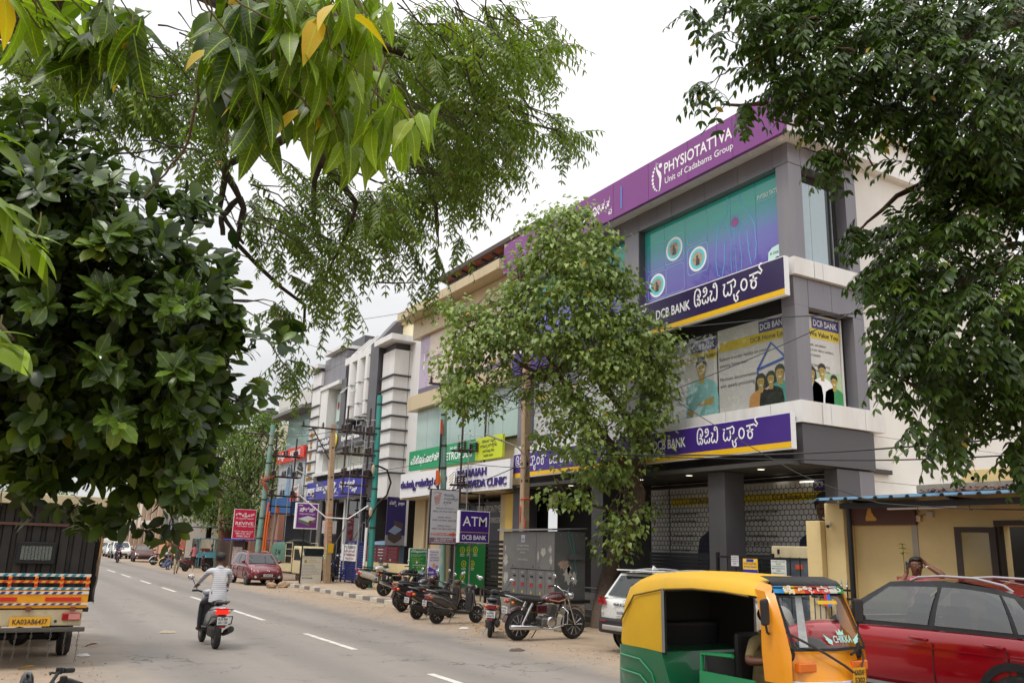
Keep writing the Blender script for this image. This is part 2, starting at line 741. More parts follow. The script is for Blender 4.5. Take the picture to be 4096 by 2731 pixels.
 for x,w,y0,y1 in ((11.3,0.10,27.6,33.2),(0.95,0.17,10.9,13.3),(11.3,0.10,36.4,40.2)):
  q=MB()
  q.bx(x,x+w,y0,y1,0.006,0.009)
  q.build('edge_marking',mat('worn_paint',(190,178,160),0.85,var=0.2,vs=4,dirt=0.95,dirtc=(160,138,115)),road)
 # raised footpath in front of the clinic, kerb blocks painted in turn
 fm=mat('footpath_concrete',(176,156,132),0.92,var=0.16,vs=1.2,bump=0.3,bs=25,dirt=0.5,dirtc=(140,122,104))
 fp=MB()
 fp.bx(12.36,17.5,24.2,44.0,0.0,0.13)
 tag(fp.build('pavement',fm),kind='structure')
 k=thing('kerb',None,None,(12.2,24.2,0))
 tag(k,kind='structure')
 wht=mat('kerb_white',(190,184,172),0.85,var=0.16,vs=5,dirt=0.9,dirtc=(150,132,112))
 blk=mat('kerb_grey',(116,112,108),0.85,var=0.2,vs=5,dirt=0.9,dirtc=(140,124,106))
 qb=MB().bx(-0.15,0.15,0.006,0.70,-0.02,0.15)
 w0=qb.build('kerb_block',wht,k,bevel=0.018)
 b0=qb.build('kerb_block',blk,k,bevel=0.018)
 for i in range(27):
  src=w0 if i % 2==0 else b0
  o=src if i<2 else src.copy()
  if i>=2:
   COL.objects.link(o)
  o.location=(random.uniform(-.015,.015),i*0.715,random.uniform(-.02,.005))
  o.rotation_euler=(0,random.uniform(-.03,.03),random.uniform(-.02,.02))
 # raised forecourt before the bank and the house
 fc=MB()
 fc.bx(12.0,22,-2,12.9,0.0,0.18)
 tag(fc.build('forecourt',fm),kind='structure')

soil_road()

# ------------------------------------------------------------------ shared building materials
GREY=mat('grey_cladding',(124,121,128),0.32,0.25,var=0.05,vs=2.4,dirt=0.38,dirtc=(150,146,142),stretch=(1,1,.14))
DGREY=mat('dark_grey_cladding',(84,82,86),0.4,0.2,var=0.06,vs=1.5)
WHITE=mat('white_cladding',(222,221,219),0.45,0.0,var=0.05,vs=2.4,dirt=0.42,dirtc=(176,164,146),stretch=(1,1,.14))
CREAM=mat('cream_cladding',(196,178,142),0.4,0.1,var=0.06,vs=2.4,dirt=0.4,dirtc=(150,132,100),stretch=(1,1,.14))
WWALL=mat('white_painted_wall',(226,224,219),0.9,var=0.05,vs=0.6,bump=0.1,bs=30,dirt=0.28,dirtc=(190,180,166),stretch=(1,1,0.35))
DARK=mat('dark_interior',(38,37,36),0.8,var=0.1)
BLACK=mat('black_metal',(30,30,31),0.5,0.3,var=0.15,vs=9)
SIGNW=mat('sign_white',(228,228,230),0.5,var=0.03)
LETW=mat('letter_white',(238,238,240),0.5,var=0.0)
VIOLET=mat('sign_violet',(66,40,128),0.35,var=0.05,vs=1.0)
NAVY=mat('sign_navy',(46,32,78),0.35,var=0.05,vs=1.0)
YELLOW=mat('sign_yellow',(236,186,24),0.4,var=0.04)
PURPLE=mat('sign_purple',(126,58,132),0.42,var=0.06,vs=0.8,dirt=0.12,dirtc=(170,120,170))
POSTW=mat('poster_white',(206,204,200),0.25,var=0.02)
TXT=mat('print_black',(44,44,48),0.5,var=0.0)
SKIN=mat('print_skin',(176,148,70),0.5,var=0.1)
HAIR=mat('print_hair',(30,28,30),0.5,var=0.0)
PGLASS=glass('dark_glass',(30,36,38),0.03,0.75)
LGLASS=glass('pale_glass',(150,178,178),0.04,0.70)
STEEL=mat('galvanised_steel',(150,152,154),0.42,0.75,var=0.12,vs=8)
JOINT=mat('joint_shadow_gap',(70,68,68),0.8,var=0)

def panels(parent,m,plane,pos,depth,us,zs,gap=0.012,name='panel',skip=()):
 """cladding panels, each its own piece; plane 'x' faces the street (us are Y), 'y' faces along it (us are X)"""
 for i in range(len(us)-1):
  for j in range(len(zs)-1):
   if (i,j)in skip:
    continue
   a,b=sorted((us[i],us[i+1]))
   c,d=zs[j],zs[j+1]
   jit=random.uniform(-0.003,0.003)
   if plane=='x':
    box_part(name,m,parent,pos+jit,pos+depth,a+gap/2,b-gap/2,c+gap/2,d-gap/2)
   else:
    box_part(name,m,parent,a+gap/2,b-gap/2,pos+jit,pos+depth,c+gap/2,d-gap/2)

def steps(a,b,n):
 return [a+(b-a)*i/n for i in range(n+1)]

def disc(mb,c,r,ax,mi=0,n=28,off=0.0,ry=None):
 u,v,nn=AX[ax]if isinstance(ax,str)else ax
 mb.poly([Vector(c)+u*(r*cos(2*pi*i/n))+v*((ry or r)*sin(2*pi*i/n))+nn*off for i in range(n)],mi)

def flat(mb,org,ax,pts,off,mi=0):
 u,v,nn=AX[ax]if isinstance(ax,str)else ax
 mb.poly([Vector(org)+u*a+v*b+nn*off for a,b in pts],mi)

def ribbon(mb,org,ax,pts,w,off,mi=0,closed=False):
 u,v,nn=AX[ax]if isinstance(ax,str)else ax
 P=[Vector((a,b))for a,b in pts]
 if closed:
  P.append(P[0])
 L=[]
 for i,p in enumerate(P):
  d=(P[min(i+1,len(P)-1)]-P[max(i-1,0)])
  if closed and i in (0,len(P)-1):
   d=P[1]-P[-2]
  d=d.normalized()if d.length else Vector((1,0))
  q=Vector((-d.y,d.x))*w/2
  L.append((p+q,p-q))
 for (a,b),(c,d)in zip(L,L[1:]):
  mb.poly([Vector(org)+u*k.x+v*k.y+nn*off for k in (a,b,d,c)],mi)

def rrect(w,h,r,n=5):
 out=[]
 for cx,cy,a0 in ((w-r,h-r,0),(r,h-r,90),(r,r,180),(w-r,r,270)):
  for i in range(n+1):
   a=RAD(a0+90*i/n)
   out.append((cx+r*cos(a),cy+r*sin(a)))
 return out

def printed_person(parent,org,ax,s,skin,hair,cloth,cloth2=None,long_hair=False,arms='down',tilt=0.0):
 """a flat printed half figure: s is head height; org is under the chin at the neck base"""
 mb=MB()
 R=lambda x,y:(x*cos(tilt)-y*sin(tilt),x*sin(tilt)+y*cos(tilt))
 T=lambda pts:[(R(x,y)[0]*s,R(x,y)[1]*s)for x,y in pts]
 if long_hair:
  flat(mb,org,ax,T([(-.62,-.9),(.62,-.9),(.6,.3),(.5,.95),(.2,1.2),(-.2,1.2),(-.5,.95),(-.6,.3)]),0.004,1)
 flat(mb,org,ax,[(x*s,y*s)for x,y in ((-1.25,-2.5),(1.25,-2.5),(1.3,-1.2),(1.15,-.45),(.75,-.2),(.25,-.02),(-.25,-.02),(-.75,-.2),(-1.15,-.45),(-1.3,-1.2))],0.006,2)
 flat(mb,org,ax,T([(-.2,-.3),(.2,-.3),(.22,.2),(-.22,.2)]),0.008,0)
 flat(mb,org,ax,T([(.36*cos(a)*(1 if sin(a)>0 else .9),.52+.5*sin(a))for a in [2*pi*i/18 for i in range(18)]]),0.010,0)
 flat(mb,org,ax,T([(-.4,.5),(-.36,.72),(-.15,.84),(.15,.84),(.36,.72),(.4,.5),(.44,.85),(.3,1.1),(0,1.2),(-.3,1.1),(-.44,.85)]),0.012,1)
 for e in (-.14,.14):
  flat(mb,org,ax,T([(e-.07,.56),(e+.07,.56),(e+.06,.61),(e-.06,.61)]),0.012,1)
 flat(mb,org,ax,T([(-.15,.28),(0,.22),(.15,.28),(.12,.31),(-.12,.31)]),0.012,3)
 if arms=='crossed':
  flat(mb,org,ax,T([(-1.2,-1.9),(-.9,-2.1),(.9,-1.5),(.95,-1.2),(.7,-1.15),(-.9,-1.6)]),0.009,0)
  flat(mb,org,ax,T([(1.2,-1.9),(.8,-2.2),(-.8,-1.75),(-.9,-1.45),(-.6,-1.5),(1.0,-1.6)]),0.011,2)
 return mb.build('printed_figure',[skin,hair,cloth,LETW],parent,fix=False)

# ================================================================== the bank building
def bank():
 B=place('commercial_building','grey clad corner building with purple roof sign and bank posters','building',(16,13.9,0))
 Y0,Y1=13.9,27.1
 # core
 box_part('wall',DGREY,B,16.62,26,14.34,Y1,4.21,12.44)
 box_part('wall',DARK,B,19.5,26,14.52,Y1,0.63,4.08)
 box_part('plinth',mat('plinth_granite',(110,106,100),0.6,var=0.15,vs=20),B,16.05,26,14.0,Y1,0.0,0.62)
 for i in range(3):
  box_part('step',mat('plinth_granite',(0,0,0)),B,15.0+0.35*i,16.04,17.3,21.8,0.0+0.155*i+0.001,0.155*(i+1))
 # long white side wall with its rows of joints
 us=[18.58,20.4,22.3,24.3,26.4]
 for a,b,c in ((0.2,3.9,0),(3.9,5.05,1),(5.05,7.9,0),(7.9,10.2,1),(10.2,12.4,0),(12.4,13.6,1)):
  box_part('wall_panel',WWALL,B,18.60,26.4,14.12+random.uniform(-.004,.004),14.5,a+.006,b-.006)
 box_part('parapet',CREAM,B,20.2,26.4,14.0,14.6,13.61,13.85)
 # ground floor columns and soffit
 for y0,y1,x0 in ((16.38,16.98,15.9),(21.6,22.2,15.9),(26.5,27.05,15.9)):
  c=box_part('column',DGREY,B,x0,16.6,y0,y1,0.62,4.08,bevel=0.01)
  box_part('base_tile',GREY,c,x0-.02,16.6,y0-.02,y1+.02,0.6,0.75)
 box_part('column',DGREY,B,17.2,18.0,13.92,14.3,0.63,4.08)
 box_part('column',GREY,B,18.01,18.56,13.92,14.3,0.2,4.08)
 box_part('soffit',mat('soffit_grey',(70,67,64),0.7,var=0.08),B,15.62,19.4,14.0,Y1,4.09,4.2)
 em=mat('lamp_white',(255,246,224),0.4,var=0,emit=1.6)
 for y in (15.2,17.8,19.9,23.5):
  l_=MB().lathe([(0.0,0),(0.10,0),(0.13,0.02),(0.13,0.04)],(16.0,y,4.06),n=16).build('downlight',[STEEL],B)
  MB().lathe([(0.0,0),(0.085,0.0),(0.085,0.004)],(16.0,y,4.052),n=16).build('lamp_disc',em,l_)
 # beams on the side, above the ground floor
 panels(B,DGREY,'y',13.86,0.3,[16.0,18.58],[4.12,5.07])
 # ledges wrapping the corner (front panels, side panels)
 for z0,z1,xo in ((5.08,5.62,15.93),(8.74,9.20,15.93)):
  panels(B,WHITE,'x',xo,0.7,[13.78]+steps(14.75,Y1,8),[z0,z1],0.016,'ledge_panel')
  panels(B,WHITE,'y',13.78,0.5,[xo+.72,16.95,18.2,18.98],[z0,z1],0.016,'ledge_panel')
 # corner pilasters, both upper floors
 for z0,z1 in ((5.63,8.0),(9.21,11.76)):
  box_part('pilaster',GREY,B,16.0,16.48,13.9,14.31,z0,z1)
  box_part('pilaster',GREY,B,18.14,18.56,13.9,14.3,z0,z1)
  for y in (19.92,26.35):
   box_part('pilaster',GREY,B,16.0,16.6,y,y+0.70,z0,z1)
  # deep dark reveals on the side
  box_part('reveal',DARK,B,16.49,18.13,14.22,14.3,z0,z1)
 panels(B,GREY,'y',13.9,0.3,[16.5,17.35,18.56],[8.0,8.73])
 panels(B,GREY,'x',16.0,0.5,[13.9,14.32],[8.0,8.73])
 box_part('reveal',DARK,B,16.3,16.6,14.33,Y1,7.9,8.73)
 # top band of grey panels
 panels(B,GREY,'x',16.0,0.6,[13.9,14.4,15.63,16.95,18.35,19.9,21.5,23.2,25.1,Y1],[11.77,12.32])
 panels(B,GREY,'y',13.9,0.5,[16.0,16.47,17.5,18.56],[11.77,12.32])
 # white soffit panels under the roof sign, little lamps in them
 for i,(a,b)in enumerate(zip([13.45,14.36,15.58,16.9,18.3,19.85,21.5,23.2,25.0],[14.36,15.58,16.9,18.3,19.85,21.5,23.2,25.0,Y1])):
  p=box_part('soffit_panel',WHITE,B,15.5,16.6,a+.008,b-.008,12.33,12.45)
  MB().lathe([(0.0,0),(0.07,0.0),(0.09,0.03)],(15.75,(a+b)/2,12.295),n=12).build('lamp',WHITE,p)
 panels(B,WHITE,'y',13.47,0.4,[15.95,17.2,18.98],[12.33,12.95],0.016,'ledge_panel')
 box_part('roof_slab',WHITE,B,15.62,26,13.9,Y1,12.46,12.62)
 # ---- second floor glazing: big wrap of teal running to violet
 gm=bpy.data.materials.new('teal_violet_print')
 gm.use_nodes=True
 n,l=gm.node_tree.nodes,gm.node_tree.links
 b=n['Principled BSDF']
 b.inputs['Roughness'].default_value=0.07
 b.inputs['Specular IOR Level'].default_value=0.6
 t=n.new('ShaderNodeTexCoord')
 s=n.new('ShaderNodeSeparateXYZ')
 l.new(t.outputs['Object'],s.inputs[0])
 q=n.new('ShaderNodeMapRange')
 q.inputs[1].default_value,q.inputs[2].default_value=9.1,11.8
 l.new(s.outputs[2],q.inputs[0])
 r=n.new('ShaderNodeValToRGB')
 e=r.color_ramp.elements
 e[0].position,e[0].color=0.12,lin((98,84,164))
 e[1].position,e[1].color=0.80,lin((58,170,160))
 e.new(0.45).color=lin((106,110,182))
 l.new(q.outputs[0],r.inputs[0])
 l.new(r.outputs[0],b.inputs['Base Color'])
 LINE=mat('print_pale_line',(150,190,214),0.3,var=0)
 CYAN=mat('print_cyan',(92,206,214),0.3,var=0)
 PHO=mat('print_photo',(168,146,122),0.3,var=0.5,vs=7)
 PHO2=mat('print_photo_dark',(74,62,60),0.3,var=0.5,vs=9)

 def wrap(y0,y1,full):
  ws=steps(y0,y1,max(2,round((y1-y0)/0.9)))
  for a,c in zip(ws,ws[1:]):
   box_part('window_pane',gm,B,16.24,16.29,a+.004,c-.004,9.2,11.76)
  box_part('reveal',DGREY,B,16.02,16.5,y1-.0,y1+.05,9.2,11.76)
  if not full:
   return
  P=(16.24,y1,9.2)              # lower left of the print, seen from the street
  mb=MB()
  for (u,v)in ((0.95,1.22),(1.95,0.62),(0.15,0.28)):
   ribbon(mb,P,'street',[(u+a,v+c)for a,c in rrect(0.84,0.84,0.12)],0.014,0.004,0,True)
   c=Vector(P)+AX['street'][0]*(u+.42)+Vector((0,0,v+.42))
   disc(mb,c,0.37,'street',1,30,0.005)
   disc(mb,c,0.30,'street',2,30,0.008)
   disc(mb,c,0.21,'street',3,30,0.011)
   flat(mb,c,'street',[(-.08,-.19),(.07,-.19),(.09,-.03),(.02,.03),(-.05,.02)],0.014,4)
   disc(mb,c+Vector((0,0.01,0.07)),0.045,'street',4,12,0.014)
  for (u,v)in ((0.15,1.2),(1.95,1.55),(0.95,0.28)):
   ribbon(mb,P,'street',[(u+a,v+c)for a,c in rrect(0.84,0.84,0.12)],0.010,0.004,0,True)
  mb.build('print_icons',[LINE,LETW,CYAN,PHO,PHO2],B,fix=False)
  # line drawing of a figure holding its chest
  fg=MB()
  body=[(3.62,2.35),(3.60,2.05),(3.28,1.75),(3.16,1.35),(3.10,.75),(3.15,.35),(3.32,.22),(3.42,.6),(3.46,1.2)]
  ribbon(fg,P,'street',body,0.022,0.004)
  ribbon(fg,P,'street',[(4.10,2.35),(4.12,2.1),(4.40,1.8),(4.58,1.35),(4.62,.8),(4.56,.45),(4.42,.3),(4.34,.7),(4.30,1.3)],0.022,0.004)
  ribbon(fg,P,'street',[(3.66,1.55),(3.72,1.2),(3.68,.6),(3.72,0)],0.016,0.004)
  ribbon(fg,P,'street',[(4.06,1.55),(4.02,1.2),(4.08,.6),(4.02,0)],0.016,0.004)
  ribbon(fg,P,'street',[(3.86,1.7),(3.84,1.0),(3.88,0.1)],0.012,0.004)
  for k in range(26):
   x,y=random.uniform(3.2,4.55),random.uniform(0.1,1.7)
   ribbon(fg,P,'street',[(x,y),(x+random.uniform(-.16,.16),y+random.uniform(-.2,.2)),(x+random.uniform(-.2,.2),y+random.uniform(-.25,.1))],0.006,0.0045)
  disc(fg,Vector(P)+AX['street'][0]*3.87+Vector((0,0,1.68)),0.14,'street',1,20,0.005)
  ribbon(fg,P,'street',[(3.87+.2*cos(2*pi*i/20),1.68+.2*sin(2*pi*i/20))for i in range(20)],0.014,0.006,0,True)
  ribbon(fg,P,'street',[(3.56,2.55),(3.7,2.3),(3.86,2.26),(4.02,2.3),(4.18,2.5)],0.02,0.004)
  fg.build('print_anatomy',[mat('print_glow',(96,178,226),0.3,var=0),mat('print_heart',(150,84,150),0.4,var=0)],B,fix=False)
  tg=MB()
  flat(tg,P,'street',[(4.98,0),(5.57,0),(5.57,.62),(5.15,.55),(5.02,.45)],0.005,0)
  tg.build('print_tag',mat('print_mint',(196,226,222),0.4,var=0),B,fix=False)
  write('A Unit Of:',TXT,B,Vector(P)+AX['street'][0]*5.3+Vector((-.006,0,.36)),0.075,align='C')
  eg=MB()
  ribbon(eg,P,'street',[(5.32+.085*cos(RAD(a)),.18+.075*sin(RAD(a)))for a in range(20,350,20)],0.035,0.008)
  eg.build('print_emblem',TXT,B,fix=False)
  write('PHYSIO TATTVA',LETW,B,Vector(P)+AX['street'][0]*4.72+Vector((-.006,0,2.02)),0.12,hs=0.8,fit=0.84)
  write('enhancing lives',LINE,B,Vector(P)+AX['street'][0]*4.74+Vector((-.006,0,1.90)),0.06,fit=0.8)

 wrap(14.33,19.9,True)
 wrap(20.64,26.3,False)
 # ---- first floor posters behind glass
 bl,yl=mat('poster_blue',(58,50,120),0.3,var=0.03),mat('poster_yellow',(214,190,40),0.3,var=0.03)

 def poster(ax,org,w,h,head,lines,lh,ty,parent=B):
  """printed sheet: org is its lower left corner"""
  u,v,nn=AX[ax]
  o=Vector(org)
  mb=MB()
  flat(mb,o,ax,[(0,0),(w,0),(w,h),(0,h)],0,0)
  flat(mb,o,ax,[(0.02,h-.62),(w-.0,h-.62),(w,h-.36),(0.02,h-.36)],0.003,1)
  flat(mb,o,ax,[(w-1.0,h-.36),(w,h-.36),(w,h-.06),(w-1.0,h-.06)],0.004,2)
  p=mb.build('poster',[POSTW,yl,bl],parent,fix=False)
  write('DCB BANK',LETW,p,o+u*(w-.95)+v*(h-.29)+nn*.006,0.16,ax,fit=0.88)
  write(head,TXT,p,o+u*(w-.05)+v*(h-.56)+nn*.006,0.125,ax,'R')
  for i,t_ in enumerate(lines):
   if t_:
    write(t_,TXT,p,o+u*0.06+v*(h-ty-i*lh)+nn*.006,lh*0.5,ax,bold=0.0)
  return p

 p1=poster('street',(16.25,16.83,5.64),2.5,2.3,'DCB Home Loan',['Balance transfer facility on your','existing home loan','','Minimum documentation','with speedy processing'],0.185,0.86)
 hp=MB()
 ribbon(hp,(16.24,16.83,5.64),'street',[(1.42,.32),(1.42,1.0),(1.9,1.62),(2.36,1.16),(2.36,.5),(1.42,.32)],0.06,0.006)
 ribbon(hp,(16.24,16.83,5.64),'street',[(1.42,1.0),(2.36,1.16)],0.06,0.006)
 hp.build('print_house',mat('print_house_blue',(44,84,176),0.4,var=0),p1,fix=False)
 org=mat('print_orange',(196,140,70),0.5,var=0.1)
 tealc=mat('print_teal_cloth',(66,160,146),0.5,var=0.1)
 pink=mat('print_pink',(214,178,170),0.5,var=0.08)
 for u_,v_,s_,lg,cl in ((1.52,.48,.30,True,org),(1.86,.52,.28,True,pink),(2.16,.60,.32,False,tealc)):
  printed_person(p1,Vector((16.235,16.83-u_,5.64+v_)),'street',s_*1.12,SKIN,HAIR,cl,long_hair=lg)
 p2=poster('street',(16.25,19.78,5.64),2.9,2.2,'DCB Business Loan',['Avail quick loan against your','property for business and','personal use','','Minimum documentation'],0.185,0.86)
 bgm=MB()
 flat(bgm,(16.246,19.78,5.64),'street',[(1.75,0),(2.9,0),(2.9,.75),(2.4,.95),(1.75,.8)],0.003,0)
 bgm.build('print_backdrop',mat('print_green_office',(120,150,124),0.4,var=0.4,vs=6),p2,fix=False)
 shirt=mat('print_shirt',(128,186,184),0.5,var=0.08)
 printed_person(p2,Vector((16.235,19.78-2.30,5.64+1.10)),'street',.50,SKIN,HAIR,shirt,arms='crossed')
 p3=poster('street',(16.25,26.3,5.64),3.0,2.2,'DCB Savings',['Higher returns','on your savings'],0.2,0.86)
 box_part('window_pane',POSTW,B,16.26,16.3,20.64,23.28,5.64,7.9)
 vp=MB()
 flat(vp,(16.25,24.6,8.9),'street',[(0,.5),(.9,.55),(.9,1.3),(0,1.2)],0,0)
 for a in (19.86,23.3):
  box_part('mullion',BLACK,B,16.2,16.3,a-.02,a+.02,5.63,7.9)
 for a,c in ((14.33,16.8),(16.88,19.88),(20.64,26.3)):
  box_part('window_pane',glass('poster_glass',(190,196,196),.02,.03),B,16.12,16.13,a,c,5.64,7.9)
 # side poster
 ps=poster('side',(16.5,14.2,5.64),1.42,2.32,'We Value You',['DCB Bank, we believe','banking is not about numbers,',"it's about people.",'',"It's about listening, caring",'and going that extra mile.','','Because we value you.'],0.13,0.82)
 grn=mat('print_green_cloth',(56,140,84),0.5,var=0.08)
 gb=MB()
 flat(gb,(16.5,14.197,5.64),'side',[(0,0),(1.42,0),(1.42,.9),(0,.8)],0.002,0)
 gb.build('print_backdrop',mat('print_pale_green',(176,200,160),0.4,var=0.15,vs=3),ps,fix=False)
 for u_,v_,s_,lg,cl in ((.32,.62,.36,True,LETW),(.70,.72,.38,False,LETW),(1.12,.50,.36,False,grn)):
  printed_person(ps,Vector((16.5+u_,14.192,5.64+v_)),'side',s_*.8,SKIN,HAIR,cl,long_hair=lg)
 box_part('mullion',WHITE,B,17.93,17.97,14.15,14.2,5.64,7.95)
 # second floor side window, plain grey glass that mirrors the trees
 gp=mat('mirror_glass_grey',(168,182,188),0.06,0.35,var=0.03)
 for a,c in ((16.5,17.06),(17.07,17.66)):
  box_part('window_pane',gp,B,a,c,14.17,14.2,9.22,11.5)
 box_part('window_pane',PGLASS,B,17.68,17.98,14.19,14.2,9.22,11.5)
 box_part('mullion',STEEL,B,17.84,17.88,14.15,14.185,9.22,11.5)
 # ---- rolling grille and posters behind it on the ground floor
 gr=MB()
 def grille(y0,y1,x,z0,z1,pw=0.155,ph=0.135):
  nz_=int((z1-z0)/ph)
  ny=int((y1-y0)/pw)
  for j in range(nz_):
   z=z0+j*ph
   off=pw/2 if j % 2 else 0
   for i in range(ny):
    y=y0+i*pw+off
    if y+pw>y1:
     continue
    a,b_,c=(x,y,z),(x,y+pw/2,z+ph*.35),(x,y+pw,z)
    gr.tube([a,b_,c],0.0085,4)
    gr.tube([b_,(x,y+pw/2,z+ph)],0.0085,4)
   gr.tube([(x,y0,z+.02),(x,y1,z+.02)],0.005,3)
 for y0,y1 in ((14.32,17.7),(18.0,21.3)):
  grille(y0,y1,17.5,2.07,3.88)
  box_part('shutter_frame',BLACK,B,17.46,17.54,y0,y1,3.9,4.0)
  for k in range(7):
   box_part('shutter_slat',mat('shutter_grey',(72,74,80),0.45,0.5,var=0.08),B,17.48,17.51,y0,y1,1.33+k*.1,1.42+k*.1)
 g_=gr.build('rolling_grille',BLACK,B)
 tag(g_,kind='stuff')
 for y0,y1,hd,ls in ((17.68,14.34,'DCB Business Saver Account',['Current Account has never','been so rewarding','','Earn income from surplus','funds in your account']),(20.6,18.05,'DCB Elite Savings Account',['Get more from account','and premium services','','Choose any number of','your choice as your','account number'])):
  w=y0-y1
  mb=MB()
  flat(mb,(17.72,y0,1.45),'street',[(0,0),(w,0),(w,2.6),(0,2.6)],0,0)
  flat(mb,(17.72,y0,1.45),'street',[(0.05,1.95),(w,1.95),(w,2.18),(0.05,2.18)],0.004,1)
  flat(mb,(17.72,y0,1.45),'street',[(w-.75,2.18),(w,2.18),(w,2.45),(w-.75,2.45)],0.006,2)
  p=mb.build('poster',[POSTW,yl,bl],B,fix=False)
  write('DCB BANK',LETW,p,(17.71,y1+.70,3.72),0.14,fit=.66)
  write(hd,TXT,p,(17.71,y1+.03,3.47),0.11,align='R',fit=w*.62)
  for i,t_ in enumerate(ls):
   if t_:
    write(t_,TXT,p,(17.71,y0-.06,3.12-i*.21),0.085,bold=.004)
  printed_person(p,Vector((17.705,y1+.42,2.75)),'street',.72,mat('print_skin_brown',(120,84,60),0.5,var=0.15),HAIR,mat('print_navy_cloth',(44,46,72),0.5,var=0.1))
 box_part('poster',POSTW,B,17.72,17.74,20.65,21.5,1.45,4.05)
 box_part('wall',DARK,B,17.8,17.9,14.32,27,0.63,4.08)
 box_part('column',DGREY,B,17.4,17.79,17.7,18.0,0.63,4.08)
 for y,z in ((16.1,3.83),(18.2,3.86),(15.2,3.75)):
  box_part('tube_lamp',em,B,17.6,17.62,y-.22,y+.22,z+.1,z+.13)
 KB='ಡಿಸಿಬಿ ಬ್ಯಾಂಕ್'

 def ring(cx,cy,rx,ry):
  return [(cx+rx*cos(2*pi*i/16),cy+ry*sin(2*pi*i/16))for i in range(17)]
 GL=((0,[[(.42,.72),(.38,.58),(.5,.5),(.62,.6),(.62,.82),(.5,1.0),(.3,1.06),(.12,.94),(.03,.65),(.03,.3),(.1,.08),(.22,0),(.32,.1),(.35,.24),(.38,.08),(.5,0),(.6,.1),(.6,.26),(.5,.38),(.26,.42)]]),
    (.78,[[(.34,.8),(.24,.7),(.14,.8),(.2,.95),(.38,.98),(.5,.8),(.45,.6),(.3,.5),(.1,.45)],[(.02,.34),(.05,.1),(.2,0),(.31,.1),(.34,.24),(.38,.08),(.52,.02),(.62,.15),(.58,.36)]]),
    (1.55,[[(.0,.66),(.2,.62),(.16,.45),(.05,.35),(.03,.15),(.15,0),(.28,.06),(.34,.2),(.4,.05),(.55,0),(.66,.15),(.7,.5),(.68,.85),(.55,1.05),(.4,1.02),(.34,.88),(.44,.8),(.52,.88)]]),
    (2.85,[[(-.04,.75),(.15,.78),(.1,.6),(.02,.4),(.05,.15),(.2,.02),(.35,.1),(.4,.25),(.45,.08),(.6,.02),(.72,.15),(.76,.4),(.7,.66)],[(.34,.8),(.7,.82),(.98,.9),(1.12,.75),(1.08,.5),(.95,.42)],[(.93,.02),(.98,-.3),(1.12,-.46),(1.28,-.38),(1.28,-.18),(1.15,-.12),(1.3,.04),(1.46,.12)]]),
    (4.45,[ring(.27,.38,.26,.32)]),
    (5.2,[[(.0,.78),(.78,.84)],[(.36,.8),(.34,.5)],[(.04,.48),(.68,.52)],ring(.36,.22,.22,.23),[(.78,.84),(.98,.70),(1.1,.85),(.96,1.0),(.86,1.12),(1.0,1.28),(1.14,1.24)]]))

 def bank_name(par,X,y,z,w):
  k=w/6.35
  mb=MB()
  for dx,strokes in GL:
   for st_ in strokes:
    ribbon(mb,(X,y,z),'street',[((dx+a)*k,b_*k*1.15)for a,b_ in st_],.13*k,.004)
  mb.build('lettering',LETW,par,fix=False)
 # ---- signs
 def sign(name,X,y0,y1,z0,z1,m,stripe,items,th=0.14):
  s_=box_part(name,SIGNW,B,X,X+th,y0,y1,z0,z1)
  box_part('sign_face',m,s_,X-.012,X-.001,y0+.03,y1-.03,z0+(.17 if stripe else .03),z1-.03)
  if stripe:
   box_part('sign_stripe',YELLOW,s_,X-.010,X-.001,y0+.03,y1-.03,z0+.03,z0+.169)
  for tx,y,z,h,fit,bd in items:
   if tx==KB:
    bank_name(s_,X-.013,y,z-.02,fit)
   else:
    write(tx,LETW,s_,(X-.013,y,z),h,fit=fit,bold=bd)
  for y in steps(y0+.2,y1-.2,6):
   box_part('bracket',STEEL,s_,X+th,16.2,y-.02,y+.02,z1-.1,z1-.06)
  return s_
 sign('sign_board',15.55,13.78,26.5,4.42,5.28,VIOLET,True,((KB,16.95,4.80,.27,2.15,.03),('DCB BANK',18.75,4.78,.25,1.35,.02),(KB,22.4,4.82,.27,2.0,.03),('DCB BANK',24.1,4.78,.25,1.35,.02),(KB,26.3,4.82,.27,2.0,.03)))
 sign('sign_board',15.60,13.80,22.6,8.14,9.14,NAVY,True,((KB,17.0,8.58,.30,2.5,.03),('DCB BANK',18.62,8.55,.27,1.45,.02),(KB,21.4,8.62,.30,2.35,.03)))
 box_part('sign_board',VIOLET,B,15.6,15.75,23.2,26.9,8.2,8.95)
 rs=box_part('roof_sign',PURPLE,B,15.32,15.44,13.38,27.3,12.2,13.40)
 for y in steps(13.38,27.3,8)[1:-1]:
  box_part('joint',mat('purple_joint',(112,58,118),0.5,var=0),rs,15.314,15.321,y-.006,y+.006,12.21,13.39)
 write('PHYSIOTATTVA',LETW,rs,(15.318,17.86,12.77),0.33,fit=2.75,bold=0.016)
 write('Unit of Cadabams Group',LETW,rs,(15.318,17.84,12.45),0.19,fit=2.75,bold=0.004)
 write('ಫಿಸಿಯೋತತ್ವ',LETW,rs,(15.318,23.0,12.6),0.38,fit=2.6,bold=0.022)
 box_part('sign_bar',mat('sign_blue_bar',(92,150,214),0.4,var=0),rs,15.30,15.321,19.88,19.92,12.38,13.12)
 lg=MB()
 P=(15.318,18.45,12.32)
 for i in range(11):
  a=RAD(100+i*16)
  disc(lg,Vector(P)+AX['street'][0]*(.36+.30*cos(a))+Vector((0,0,.45+.44*sin(a))),0.018+.034*sin(pi*i/10),'street',0,14,0.003)
 flat(lg,P,'street',[(.22,.98),(.30,.70),(.44,.56),(.47,.40),(.42,.12),(.36,-.04),(.36,.15),(.37,.38),(.30,.52),(.23,.68)],0.003)
